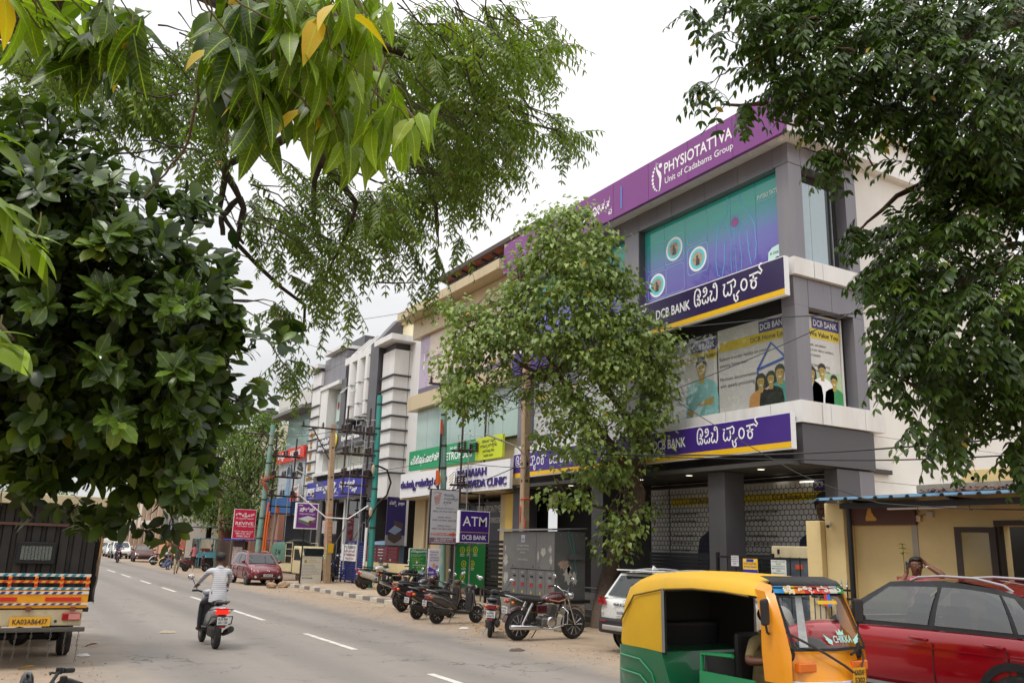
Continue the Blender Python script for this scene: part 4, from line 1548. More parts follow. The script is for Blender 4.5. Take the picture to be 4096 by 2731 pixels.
# ---------- broad dark-leaved tree at the near left
def dark_tree():
 T=place('broadleaf_tree','dense dark green tree with big glossy leaves over the parked truck','tree',(-0.95,5.0,0))
 poly=[ov(*p)for p in ((-330,250),(0,255),(120,262),(215,285),(300,325),(338,430),(400,468),(478,482),(520,550),(565,680),(610,735),(620,800),(585,885),(565,960),(530,1015),(540,1060),(558,1120),(552,1160),(505,1190),(470,1225),(430,1205),(395,1195),(330,1165),(240,1160),(205,1165),(150,1145),(90,1160),(0,1120),(-330,1080))]
 bites=ragged(poly,34,50,150,5)
 pts=[q for q in sample_poly(poly,3500)if edge_dist(poly,*q)>random.choice((0,30,55,75))and not (bitten(bites,*q)and random.random()<.85)][:2450]
 for x,y,r in ragged(poly,26,20,90,9):
  pts+=[(x+random.gauss(0,r*.5),y+random.gauss(0,r*.5))for k in range(5)]
 lim=lambda q:not (q[0]>1.7415*430 and q[1]>1.7415*1130)and not (q[0]>1.7415*490 and q[1]>1.7415*985)
 pts=[q for q in pts if lim(q)]
 tips,axes=[],[]
 cc=at(*ov(250,760),5.9)
 for x,y in pts:
  e=min(1.0,edge_dist(poly,x,y)/420.0)
  half=(0.25+1.0*sqrt(max(0.02,1-(1-e)**2)))*(.75+.5*abs(sin(x*.011)*cos(y*.013)))
  d=5.75+(-half if random.random()<.62 else random.uniform(-half,half*.8))+random.uniform(-.14,.22)
  p=at(x,y,d)
  tips.append(p)
  a=(p-cc).normalized()*.7+Vector((random.uniform(-.6,.6),random.uniform(-.6,.6),random.uniform(-.15,.8)))
  axes.append(a.normalized())
 # a few sprays hanging below the rim
 for x,y,d in ((262,1195,4.9),(300,1180,5.0),(160,1175,5.0),(345,1215,5.2),(375,1245,5.2),(400,1215,5.1),(60,1190,5.1),(225,1210,5.0),(660,745,5.6),(350,440,5.3),(405,480,5.3),(470,500,5.4),(120,1165,4.7),(285,1205,4.9),(185,1195,4.9)):
  tips.append(at(*ov(x,y),d))
  axes.append(Vector((random.uniform(-.4,.4),random.uniform(-.4,.4),random.uniform(-.6,.4))).normalized())
 pos,dr,nm,sz,tn=[],[],[],[],[]
 for p,a in zip(tips,axes):
  n=random.randint(5,8)
  o=a.orthogonal().normalized()
  q=a.cross(o)
  ph=random.uniform(0,6.28)
  fresh=random.random()<.055
  for i in range(n):
   an=ph+i*2.4
   op=random.uniform(.55,1.15)if not fresh else random.uniform(.3,.8)
   dd=(a*cos(op)+(o*cos(an)+q*sin(an))*sin(op)).normalized()
   dd.z -= .14
   pos.append(p-a*.012*i)
   dr.append(dd)
   nm.append(a+Vector((0,0,.45)))
   sz.append(random.uniform(.08,.152))
   r=random.random()
   tn.append(random.uniform(.70,.97)if fresh else (random.uniform(.02,.50)if r<.90 else random.uniform(.5,.85)))
 pos,dr,nm,sz,tn=map(np.array,(pos,dr,nm,sz,tn))
 m=leafmat('dark_leaf',(27,42,21),(92,116,38),(150,130,50),0.32,0.16,0.3)
 mv=leafmat('dark_leaf_near',(27,42,21),(92,116,38),(150,130,50),0.30,0.16,0.32,True)
 dist=np.linalg.norm(pos-np.array([0,0,CAMH]),axis=1)
 vis=np.array([0<px<IW for px in ((CM @ (pos-np.array([0,0,CAMH])).T)[0]/(CM @ (pos-np.array([0,0,CAMH])).T)[2]*FPX+IW/2)])
 score=np.where(vis,dist,99)
 order=np.argsort(score)
 near,rest=order[:300],order[300:]
 crown=tag(leaf_mass('crown',OBOVATE,pos[rest],dr[rest],nm[rest],sz[rest],tn[rest],m,T),kind='stuff')
 leaf_objects(leaf_meshes(OBOVATE,mv,[.08,.16,.25,.34,.42,.5,.7,.8,.86,.93]),pos[near],dr[near],nm[near],sz[near],tn[near],crown)
 tr=MB()
 tr.tube([(-.95,5.0,0),(-.9,5.05,.8),(-.78,5.1,1.6),(-.6,5.2,2.3),(-.3,5.4,3.0),(-.1,5.5,3.7)],[.17,.14,.125,.11,.08,.05],12)
 for k in range(26):
  a=Vector((-.7+.5*random.random(),5.15+.2*random.random(),random.uniform(1.9,3.4)))
  b=random.choice(tips[:900])
  w=wiggle(a+Vector((0,.5,.4)),cc.lerp(Vector(b),.7)+Vector((0,.25,0)),5,.06)
  tr.tube(w,taper(.032,.006,6),6)
 for b in random.sample(tips,240):
  c=Vector(b)+(cc-Vector(b)).normalized()*random.uniform(.25,.5)
  tr.tube(wiggle(c,b,3,.08),taper(.010,.004,4),4)
 tr.build('trunk',BARK,T,smooth=60)

dark_tree()

# ---------- long-leaved branch right over the camera
def near_branch():
 T=place('champak_tree','overhanging branch with long drooping bright green leaves at upper left','tree',(-1.7,0.6,0))
 m=leafmat('champak_leaf',(36,60,14),(124,148,36),(206,168,44),0.36,0.34,0.3,True)
 main=[ov(*p)for p in ((470,0),(860,0),(872,110),(835,190),(900,255),(972,285),(955,345),(900,380),(840,350),(760,330),(700,285),(650,280),(560,345),(530,300),(510,180),(440,90))]
 lt=[ov(*p)for p in ((20,0),(330,0),(330,90),(300,150),(190,160),(100,90))]
 tips=[]
 for x,y in sample_poly(main,118):
  tips.append((at(x,y,random.uniform(2.15,2.95)),x/1.7415,random.randint(4,6)))
 for x,y,d in ((920,280,2.35),(965,285,2.4),(870,300,2.3),(860,60,2.3),(840,130,2.2),(760,300,2.2),(700,250,2.2),(610,220,2.1),(650,60,2.1),(735,40,2.1),(590,300,2.2),(850,180,2.3),(690,120,2.1)):
  tips.append((at(*ov(x,y),d),x,6))
 for x,y in sample_poly(lt,20):
  tips.append((at(x,y,random.uniform(2.0,2.6)),x/1.7415,5))
 for x,y,d,n in ((35,545,2.9,7),(0,470,2.8,5),(70,560,3.0,6),(15,785,2.7,6),(-30,800,2.6,4),(-15,330,2.6,4),(-25,600,2.6,4)):
  tips.append((at(*ov(x,y),d),x,n))
 pos,dr,nm,sz,tn=[],[],[],[],[]
 for p,x,n in tips:
  a=Vector((random.uniform(-.5,.5),random.uniform(-.5,.5),-.55)).normalized()
  low=x<150
  if low:
   a=Vector((.5,.1,-.25)).normalized()
  o=a.orthogonal().normalized()
  q=a.cross(o)
  ph=random.uniform(0,6.28)
  lite=min(1,max(0,(x-560)/330.0))if not low else .75  # backlit shade put into the leaf tint: darker centre-left, paler rightward
  for i in range(n):
   an=ph+i*2.4
   op=random.uniform(.35,1.05)
   dd=a*cos(op)+(o*cos(an)+q*sin(an))*sin(op)
   dd.z -= .30 if not low else .05
   pos.append(p-a*.02*i)
   dr.append(dd)
   nm.append(Vector((random.uniform(-.6,.6),random.uniform(-.9,.2),1.0)))
   sz.append(random.uniform(.10,.175)if x<560 else random.uniform(.085,.145))
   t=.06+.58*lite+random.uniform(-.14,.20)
   if random.random()<.022:
    t=.995
   tn.append(min(1,max(0,t)))
 pos,dr,nm,sz,tn=map(np.array,(pos,dr,nm,sz,tn))
 cr=MB()
 for p,x,n in tips:
  b=Vector(p)
  c=b+Vector((random.uniform(-.14,.02),random.uniform(-.1,.12),random.uniform(.05,.14)))
  cr.tube(wiggle(c,b,3,.1),taper(.0032,.0016,4),5)
 crown=cr.build('crown',mat('twig_brown',(92,84,44),0.8,var=0.15),T,smooth=60)
 order=np.argsort(np.linalg.norm(pos-np.array([0,0,CAMH]),axis=1))
 a,b=order[:300],order[300:]
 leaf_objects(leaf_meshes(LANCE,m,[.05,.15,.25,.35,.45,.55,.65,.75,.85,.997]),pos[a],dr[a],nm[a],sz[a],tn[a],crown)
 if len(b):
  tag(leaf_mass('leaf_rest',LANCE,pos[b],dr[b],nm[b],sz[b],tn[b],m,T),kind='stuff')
 tr=MB()
 tr.tube([(-1.7,.6,0),(-1.65,.65,1.2),(-1.5,.8,2.2),(-1.2,1.1,3.0)],[.16,.13,.11,.09],12)
 base=Vector((-1.2,1.1,3.0))
 h1=at(*ov(430,-60),2.6)
 tr.tube([base,Vector((-.5,1.7,3.5)),h1,at(*ov(640,-30),2.6),at(*ov(800,60),2.6),at(*ov(880,190),2.5),at(*ov(960,285),2.42)],[.08,.06,.035,.025,.015,.009,.005],8)
 tr.tube([base,at(*ov(-150,250),2.6),at(*ov(-30,500),2.85),at(*ov(70,545),2.95)],[.05,.03,.015,.006],7)
 tr.tube([at(*ov(-30,500),2.85),at(*ov(-40,700),2.8),at(*ov(30,780),2.72)],[.012,.010,.005],6)
 # bare hanging twigs
 for pl in (((500,20),(460,150),(445,260),(430,330),(380,400),(340,440),(330,455)),((520,70),(600,120),(660,240),(700,290),(780,310)),((560,90),(560,180),(535,290),(620,320)),((505,60),(545,200),(520,330)),((530,110),(480,210),(475,260)),((570,60),(640,70),(720,190))):
  P=[at(*ov(*q),2.75+.05*i)for i,q in enumerate(pl)]
  P2=[]
  for u,v in zip(P,P[1:]):
   P2+=wiggle(u,v,3,.05)[:-1]
  P2.append(P[-1])
  tr.tube(P2,taper(.0065,.0025,len(P2)),6)
 tr.build('trunk',mat('twig_bark',(94,74,60),0.9,var=0.2,vs=20,bump=0.4),T,smooth=60)

near_branch()

def pinnate(tips,nleaf,length,leaflet,pairs,droop,jitter,tint,spread=0.32):
 """compound leaves: from each tip hang nleaf rachises with paired leaflets"""
 pos,dr,nm,sz,tn,rach=[],[],[],[],[],[]
 for p,a in tips:
  fr=random.random()<.03
  for k in range(nleaf):
   L=length*random.uniform(.7,1.15)
   d0=(a+Vector((random.uniform(-1,1),random.uniform(-1,1),random.uniform(-.7,.5)))*jitter).normalized()
   s=d0.cross(Vector((0,0,1)))
   if s.length<.1:
    s=Vector((1,0,0))
   s.normalize()
   up=s.cross(d0)
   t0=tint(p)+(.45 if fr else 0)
   pts=[]
   for i in range(pairs+1):
    t=i/pairs
    pts.append(p+d0*L*t-Vector((0,0,1))*droop*L*t*t)
   rach.append(pts)
   for i in range(1,pairs+1):
    fw=(pts[i]-pts[i-1]).normalized()
    for sd in ((-1,1)if i<pairs else (-1,1,0)):
     dd=fw*(.42 if sd else 1)+s*sd*.9+Vector((random.uniform(-.15,.15),random.uniform(-.15,.15),-.28*abs(sd)+random.uniform(-.2,.1)))
     pos.append(pts[i])
     dr.append(dd)
     nm.append(up+Vector((random.uniform(-.3,.3),random.uniform(-.3,.3),.2)))
     sz.append(leaflet*random.uniform(.8,1.15)*(1-.25*abs(2*i/pairs-1)))
     tn.append(min(1,max(0,t0+random.uniform(-.12,.15)))if random.random()>.004 else .997)
 return tuple(map(np.array,(pos,dr,nm,sz,tn)))+(rach,)

# ---------- feathery neem over the road
def neem():
 T=place('neem_tree','feathery neem tree reaching over the road against the white sky','tree',(-1.6,6.8,0))
 m=leafmat('neem_leaf',(56,76,26),(132,154,52),(150,110,60),0.42,0.40,0.4)
 polyA=[ov(*p)for p in ((560,0),(1180,0),(1255,20),(1300,80),(1285,150),(1195,190),(1180,225),(1270,240),(1318,300),(1300,345),(1215,320),(1190,390),(1090,440),(1050,470),(1000,470),(960,520),(930,560),(850,540),(800,500),(820,420),(900,330),(820,210),(850,100),(700,0))]
 polyB=[ov(*p)for p in ((560,400),(760,330),(830,430),(900,460),(930,500),(900,570),(830,590),(800,650),(770,700),(700,690),(640,650),(590,600),(520,560),(500,490),(540,450))]
 polyC=[ov(*p)for p in ((0,30),(240,100),(330,110),(430,60),(560,120),(560,260),(520,330),(470,400),(400,380),(340,300),(250,300),(140,240),(40,300),(0,290))]
 polyD=[ov(*p)for p in ((600,660),(690,680),(720,740),(700,800),(710,850),(640,830),(610,760))]
 tips=[]
 for poly,n,d0,d1 in ((polyA,720,6.2,8.8),(polyB,170,6.5,8.5),(polyC,330,5.6,7.6),(polyD,30,7.0,7.8)):
  for x,y in sample_poly(poly,n):
   if ((x/1.7415-440)/110)**2+((y/1.7415-470)/90)**2<1 or edge_dist(poly,x,y)<random.choice((0,40,80)):
    continue
   tips.append((at(x,y,random.uniform(d0,d1)),Vector((random.uniform(-.1,1),random.uniform(-.6,.4),random.uniform(-.7,.1))).normalized()))
 for x,y,d in ((985,560,7.2),(1000,620,7.2),(985,640,7.2),(940,560,7.3),(945,590,7.3),(650,840,7.2),(690,830,7.2),(1290,290,7.0),(1305,320,7.0),(1285,90,7.4),(1270,50,7.4),(1080,470,7.2),(1050,530,7.2),(880,585,7.2),(830,590,7.2),(800,690,7.3),(760,715,7.3),(670,860,7.2)):
  for k in range(2):
   tips.append((at(*ov(x+random.uniform(-14,14),y+random.uniform(-14,14)),d),Vector((random.uniform(-.4,.6),random.uniform(-.4,.4),-.8)).normalized()))
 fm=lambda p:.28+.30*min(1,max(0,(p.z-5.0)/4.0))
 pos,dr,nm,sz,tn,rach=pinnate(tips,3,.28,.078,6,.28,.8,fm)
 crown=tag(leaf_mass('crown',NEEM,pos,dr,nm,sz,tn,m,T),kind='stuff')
 rm=MB()
 for r in rach:
  rm.tube([r[0],r[3],r[-1]],[.0035,.003,.002],3,cap=False)
 tag(rm.build('leaf_stalk_mass',mat('stalk_green',(84,92,44),0.7,var=0.1),T,fix=False),kind='stuff')
 tr=MB()
 fork=Vector((-1.2,6.9,4.4))
 tr.tube([(-1.6,6.8,0),(-1.55,6.8,1.5),(-1.4,6.85,3.0),fork],[.30,.25,.22,.19],12)
 limb=[fork]+[at(*ov(x,y),d)for x,y,d in ((-60,60,7.4),(60,40,7.2),(220,-60,7.0),(380,-70,6.6),(520,0,6.4),(535,85,6.4),(590,130,6.5),(655,205,6.6),(700,290,6.7),(745,375,6.8),(818,465,7.0))]
 tr.tube(limb,[.17,.15,.14,.12,.11,.10,.095,.085,.075,.06,.045,.02],9)
 def br(pts,r0,r1):
  P=[at(*ov(x,y),d)for x,y,d in pts]
  Q=[]
  for u,v in zip(P,P[1:]):
   Q+=wiggle(u,v,3,.03)[:-1]
  Q.append(P[-1])
  tr.tube(Q,taper(r0,r1,len(Q)),7)
 br(((-60,60,7.4),(0,120,7.3),(60,170,7.2),(160,240,7.0)),.10,.03)
 br(((700,290,6.7),(520,380,6.9),(505,480,7.0),(560,560,7.0)),.04,.012)
 br(((505,300,6.9),(515,390,7),(550,455,7),(508,500,7),(512,540,7)),.034,.02)
 br(((550,455,7),(560,480,7),(545,560,7),(700,700,7.2),(690,790,7.2)),.032,.008)
 br(((720,330,6.8),(735,360,6.8),(720,440,6.9),(720,520,7)),.035,.015)
 br(((818,465,7.0),(795,540,7),(748,640,7.1)),.02,.006)
 br(((520,0,6.4),(700,20,6.8),(860,100,7.2),(1000,150,7.4),(1180,110,7.4)),.07,.012)
 br(((860,100,7.2),(950,250,7.4),(1100,260,7.2),(1280,300,7.0)),.04,.008)
 br(((950,250,7.4),(960,380,7.3),(1000,470,7.2),(1005,540,7.2)),.035,.012)
 br(((1005,495,7.2),(1008,560,7.2),(1000,610,7.2)),.008,.004)
 br(((655,205,6.6),(800,290,7),(880,300,7),(1000,330,7.2)),.04,.01)
 br(((520,150,6.7),(600,200,6.7),(500,270,6.8)),.02,.008)
 for p,a in random.sample(tips,260):
  q=p+Vector((random.uniform(-.6,-.1),random.uniform(-.2,.3),random.uniform(-.15,.35)))
  tr.tube(wiggle(q,p,3,.08),taper(.008,.003,4),4,cap=False)
 tr.build('trunk',BARKD,T,smooth=60)

neem()

# ---------- tree at the right, in front of the corner
def right_tree():
 T=place('street_tree','dark pinnate leaved tree at the right hiding the white side wall','tree',(11.8,4.0,0))
 m=leafmat('pinnate_leaf',(36,54,26),(106,134,48),(170,140,60),0.36,0.26,0.3)
 A=[ov(*p)for p in ((1565,-60),(2500,-60),(2500,420),(2250,440),(2120,400),(2060,330),(1985,280),(1955,345),(1895,350),(1860,290),(1800,240),(1745,205),(1690,195),(1640,170),(1670,140),(1730,100),(1660,70),(1610,30))]
 Bp=[ov(*p)for p in ((2060,350),(2500,380),(2500,1000),(2352,1000),(2330,960),(2290,930),(2210,1010),(2130,985),(2075,900),(2030,840),(2005,760),(2005,690),(1990,600),(1985,530),(2030,490),(2080,430))]
 tips=[]
 holes=ragged(A,14,60,150,3)+ragged(Bp,14,50,130,4)
 cA,cB=at(*ov(2350,150),9.5),at(*ov(2400,650),9.0)
 for poly,n,c in ((A,900,cA),(Bp,760,cB)):
  for x,y in sample_poly(poly,n):
   if edge_dist(poly,x,y)<random.choice((0,40,70))or (bitten(holes,x,y)and random.random()<.85):
    continue
   e=min(1,edge_dist(poly,x,y)/350)
   d=8.6+random.uniform(-1.3,1.0)*(.35+.65*e)
   p=at(x,y,d)
   a=((p-c).normalized()*.8+Vector((random.uniform(-.5,.5),random.uniform(-.5,.5),random.uniform(-.6,.2)))).normalized()
   tips.append((p,a))
 for x,y,d in ((1965,505,8.2),(1975,515,8.2),(1998,640,8.0),(2000,745,8.0),(2015,790,8.0),(2030,830,8.0),(2060,870,8),(2110,960,7.8),(2150,1000,7.8),(2200,1015,7.8),(2340,1040,7.9),(2350,1065,7.9),(1960,310,8.0),(1905,350,8.0),(1885,340,8.0),(1935,350,8),(1625,185,8.4),(1650,195,8.4),(1710,235,8.3),(1590,20,8.5),(1650,75,8.5),(2330,1000,8.1)):
  for k in range(2):
   tips.append((at(*ov(x+random.uniform(-12,12),y+random.uniform(-12,12)),d),Vector((random.uniform(-.8,.2),random.uniform(-.4,.4),-.5)).normalized()))
 fm=lambda p:.16+random.uniform(-.06,.16)
 pos,dr,nm,sz,tn,rach=pinnate(tips,3,.30,.118,4,.30,.75,fm)
 dist=np.linalg.norm(pos-np.array([0,0,CAMH]),axis=1)
 q=(CM @ (pos-np.array([0,0,CAMH])).T)
 u,v=q[0]/q[2]*FPX+IW/2,q[1]/q[2]*FPX+IH/2
 score=np.where((u<IW)& (v>0),dist,99)
 o=np.argsort(score)
 a,b=o[:300],o[300:]
 crown=tag(leaf_mass('crown',OVAL,pos[b],dr[b],nm[b],sz[b],tn[b],m,T),kind='stuff')
 leaf_objects(leaf_meshes(OVAL,m,[.05,.15,.25,.35,.45,.55,.65,.75,.85,.95]),pos[a],dr[a],nm[a],sz[a],tn[a],crown)
 rm=MB()
 for r in rach:
  rm.tube([r[0],r[2],r[-1]],[.004,.0035,.002],3,cap=False)
 tag(rm.build('leaf_stalk_mass',mat('stalk_brown',(74,72,44),0.7,var=0.1),T,fix=False),kind='stuff')
 tr=MB()
 top=at(*ov(2480,250),9.6)
 tr.tube([(11.8,4.0,0),(11.7,4.05,1.5),(11.5,4.15,3.2),(11.2,4.3,4.8),top],[.30,.26,.23,.20,.17],12)
 def br(pts,r0,r1,st=None):
  P=([st]if st else [])+[at(*ov(x,y),d)for x,y,d in pts]
  Q=[]
  for s_,e_ in zip(P,P[1:]):
   Q+=wiggle(s_,e_,3,.025)[:-1]
  Q.append(P[-1])
  tr.tube(Q,taper(r0,r1,len(Q)),8)
 br(((2352,40,9.3),(2230,75,9.1),(2150,55,9.0),(2080,10,9.0),(1980,-40,9)),.13,.05,top)
 br(((2300,190,9.2),(2200,140,9.0),(2130,110,8.9),(2000,170,8.8),(1900,215,8.7),(1780,240,8.5),(1660,240,8.4)),.12,.012,top)
 br(((2230,75,9.1),(2100,110,9),(2060,200,8.9)),.04,.01)
 br(((2350,330,9.3),(2200,380,9),(2060,450,8.8),(1960,545,8.4)),.08,.008,top)
 br(((2350,600,9.3),(2200,650,9),(2080,620,8.7),(2000,650,8.2)),.09,.008,Vector((11.3,4.25,4.4)))
 br(((2380,780,9.2),(2250,850,8.9),(2130,900,8.4),(2050,860,8.1)),.07,.008,Vector((11.45,4.15,3.6)))
 br(((2352,860,8.9),(2352,990,8.4),(2345,1050,8)),.05,.006,Vector((11.45,4.15,3.6)))
 br(((2000,170,8.8),(1950,300,8.4),(1920,385,8.1)),.03,.006)
 br(((1900,215,8.7),(1830,290,8.4),(1760,270,8.3)),.02,.006)
 for p,a_ in random.sample(tips,300):
  q_=p+Vector((random.uniform(.1,.5),random.uniform(-.1,.3),random.uniform(-.2,.3)))
  tr.tube(wiggle(q_,p,3,.08),taper(.010,.004,4),4,cap=False)
 tr.build('trunk',BARKR,T,smooth=60)

right_tree()

# ---------- heart-leaved tree on the pavement in front of the bank
def portia():
 base=Vector((14.35,19.5,0))
 T=place('portia_tree','leaning heart leaved tree growing before the bank signs','tree',base)
 m=leafmat('portia_leaf',(70,92,42),(158,176,92),(206,160,50),0.40,0.30,0.5)
 crown_poly=[ov(*p)for p in ((1188,560),(1240,490),(1320,465),(1372,505),(1408,548),(1418,605),(1468,662),(1495,715),(1560,755),(1555,795),(1530,820),(1540,960),(1590,1015),(1550,1060),(1480,1085),(1470,1120),(1290,1110),(1250,1060),(1235,960),(1150,960),(1050,950),(1012,870),(1000,780),(1012,695),(1085,690),(1180,650))]
 low=[ov(*p)for p in ((1250,1050),(1470,1060),(1520,1230),(1440,1290),(1370,1280),(1345,1190),(1240,1150))]
 def dense(x,y):
  return True
 c0=at(*ov(1300,800),24.3)
 pos,dr,nm,sz,tn=[],[],[],[],[]
 tips=[]
 holes=[h for h in ragged(crown_poly,26,35,95,8)if h[1]>1.7415*640]+[(*ov(*q),r)for *q,r in ((1150,720,40),(1260,620,36),(1395,700,44),(1330,860,50),(1470,900,46),(1230,740,34),(1460,640,34),(1400,1000,50),(1310,1010,40))]
 def fill(poly,ncl,scale):
  for x,y in sample_poly(poly,ncl):
   if bitten(holes,x,y)and random.random()<.88:
    continue
   # open twiggy gap below the left limb
   ox,oy=x/1.7415,y/1.7415
   if 1110<ox<1290 and 790+(ox-1110)*.15<oy<955 and random.random()<.80:
    continue
   if 1330<ox<1440 and 880<oy<960 and random.random()<.65:
    continue
   if oy>955 and random.random()<.42:
    continue
   e=min(1,edge_dist(poly,x,y)/scale)
   h=.5+2.0*sqrt(max(.02,1-(1-e)**2))
   d=24.2+(random.uniform(-h,-.5*h)if random.random()<.6 else random.uniform(-h,h))
   p=at(x,y,d)
   tips.append(p)
   up=random.random()
   for k in range(random.randint(16,28)):
    q=p+Vector((random.gauss(0,.20),random.gauss(0,.20),random.gauss(0,.12)))
    pos.append(q)
    o=(q-p).normalized()
    dr.append(o*.7+Vector((random.uniform(-.4,.4),random.uniform(-.4,.4),-.55)))
    nm.append(Vector((random.uniform(-.7,.5),random.uniform(-.8,.4),.9)))
    sz.append(random.uniform(.10,.175))
    t=.10+.42*up+random.uniform(-.1,.2)
    tn.append(.998 if random.random()<.006 else min(.85,max(0,t)))
 fill(crown_poly,1080,330)
 fill(low,70,200)
 pos,dr,nm,sz,tn=map(np.array,(pos,dr,nm,sz,tn))
 crown=tag(leaf_mass('crown',HEART,pos,dr,nm,sz,tn,m,T),kind='stuff')
 fr=MB()
 for p in random.sample(tips,170):
  for k in range(3):
   q=p+Vector((random.gauss(0,.2),random.gauss(0,.2),random.gauss(-.1,.15)))
   fr.ell(q,(.022,.022,.02),6,4)
 tag(fr.build('seed_pod_mass',mat('seed_brown',(44,38,32),0.8,var=0.2),T,smooth=60),kind='stuff')
 tr=MB()
 def L(x,y,d):
  return at(*ov(x,y),d)
 fork=L(1445,1085,24.2)
 tr.tube([base+Vector((0,0,-.05)),base+Vector((.0,.05,.35)),L(1395,1330,24.2),L(1420,1250,24.2),L(1462,1180,24.2),L(1468,1130,24.2),fork],[.34,.27,.23,.22,.21,.20,.19],12)
 def br(pts,r0,r1,st):
  P=[st]+[L(*p)for p in pts]
  Q=[]
  for s_,e_ in zip(P,P[1:]):
   Q+=wiggle(s_,e_,3,.03)[:-1]
  Q.append(P[-1])
  tr.tube(Q,taper(r0,r1,len(Q)),8)
  return Q
 l1=br(((1425,1050,24),(1380,990,23.9),(1345,950,23.8),(1290,890,23.6),(1230,855,23.4),(1140,800,23.2),(1060,740,23)),.15,.02,fork)
 l2=br(((1475,1050,24.2),(1440,960,24.4),(1400,900,24.5),(1330,800,24.6),(1310,650,24.6),(1310,520,24.5)),.16,.02,fork)
 l3=br(((1480,1030,24.0),(1495,940,23.8),(1500,850,23.6),(1480,740,23.6)),.11,.02,fork)
 l4=br(((1360,860,24.3),(1390,760,24.1),(1420,640,24)),.08,.015,l2[8])
 l5=br(((1240,790,24),(1180,700,24),(1200,600,24)),.08,.015,l1[10])
 l6=br(((1300,1140,24),(1270,1090,23.6)),.05,.015,L(1440,1180,24.2))
 allp=l1+l2+l3+l4+l5
 for p in random.sample(tips,330):
  q=min(random.sample(allp,14),key=lambda k:(k-p).length)
  w=wiggle(q,p,4,.07)
  tr.tube(w,taper(.022,.006,5),5,cap=False)
 for k in range(150):
  ox,oy=random.uniform(1090,1300),random.uniform(790,940)
  p=L(ox,oy,random.uniform(23,24.5))
  q=p+Vector((random.uniform(-.7,.7),random.uniform(-.7,.7),random.uniform(-.35,.35)))
  tr.tube(wiggle(p,q,3,.12),taper(.010,.005,4),4,cap=False)
 tr.build('trunk',mat('bark_brown',(98,82,70),0.95,var=0.3,vs=10,bump=0.8,bs=26),T,smooth=60)

portia()

# ---------- trees further along the street
def far_tree(base,spread,h,h0,n,cols,label,leaf=.30):
 T=place('street_tree',label,'tree',base,'trees further along the street')
 m=leafmat('far_leaf_%d' % int(base[1]),*cols,(160,150,70),0.6,0.30,0.3)
 b=Vector(base)
 cl=[]
 for k in range(n):
  a,r=random.uniform(0,6.28),sqrt(random.random())
  z=random.random()
  w=spread*(0.35+.65*sin(pi*min(1,.12+z*.88)))
  cl.append(b+Vector((cos(a)*r*w,sin(a)*r*w,h0+(h-h0)*z)))
 pos,dr,nm,sz,tn=[],[],[],[],[]
 for c in cl:
  up=random.random()
  for k in range(random.randint(36,60)):
   o=Vector((random.gauss(0,1),random.gauss(0,1),random.gauss(0,.62)))
   pos.append(c+o*spread*.105)
   dr.append(o+Vector((0,0,-.4)))
   nm.append(Vector((random.uniform(-.5,.5),random.uniform(-.5,.5),1)))
   sz.append(leaf*random.uniform(.6,1.2))
   tn.append(min(.9,max(0,.12+.55*up+random.uniform(-.15,.2))))
 tag(leaf_mass('crown',OVAL,*map(np.array,(pos,dr,nm,sz,tn)),m,T),kind='stuff')
 tr=MB()
 top=b+Vector((.2,.1,h0+(h-h0)*.45))
 tr.tube([b,b+Vector((.05,0,h0*.5)),b+Vector((.1,.05,h0)),top],[.28,.22,.19,.10],10)
 for c in random.sample(cl,min(26,len(cl))):
  s=(b+Vector((.08,.03,h0*.8))).lerp(top,random.random())
  tr.tube(wiggle(s,c,4,.06),taper(.09,.015,5),6)
 tr.build('trunk',BARKD,T,smooth=60)

far_tree((15.6,66.0,0),4.4,11.8,3.4,190,((46,64,34),(116,138,66)),'light green tree behind the tall leaning pole with orange cables')
far_tree((15.2,76.0,0),4.2,10.5,4.0,120,((34,48,26),(92,112,52)),'dark green tree shading the blue cart')
far_tree((20.0,92.0,0),6.0,13.0,3.5,80,((40,58,32),(112,134,64)),'tall green tree behind the vegetable banner',.4)
far_tree((3.0,150.0,0),8.0,15.0,4.0,80,((40,58,32),(104,126,60)),'distant tree closing the far end of the road',.5)
far_tree((-6.5,70.0,0),5.0,12.0,3.0,60,((40,58,32),(104,126,60)),'roadside tree standing behind the parked truck',.4)
# ================================================================== the yellow house at the right
CONC=mat('concrete',(140,132,120),0.92,var=0.2,vs=6,bump=0.4,bs=30,dirt=0.35,dirtc=(92,84,74))
YW=mat('yellow_wall_paint',(212,190,138),0.9,var=0.07,vs=1.3,bump=0.15,bs=25,dirt=0.30,dirtc=(168,138,86))

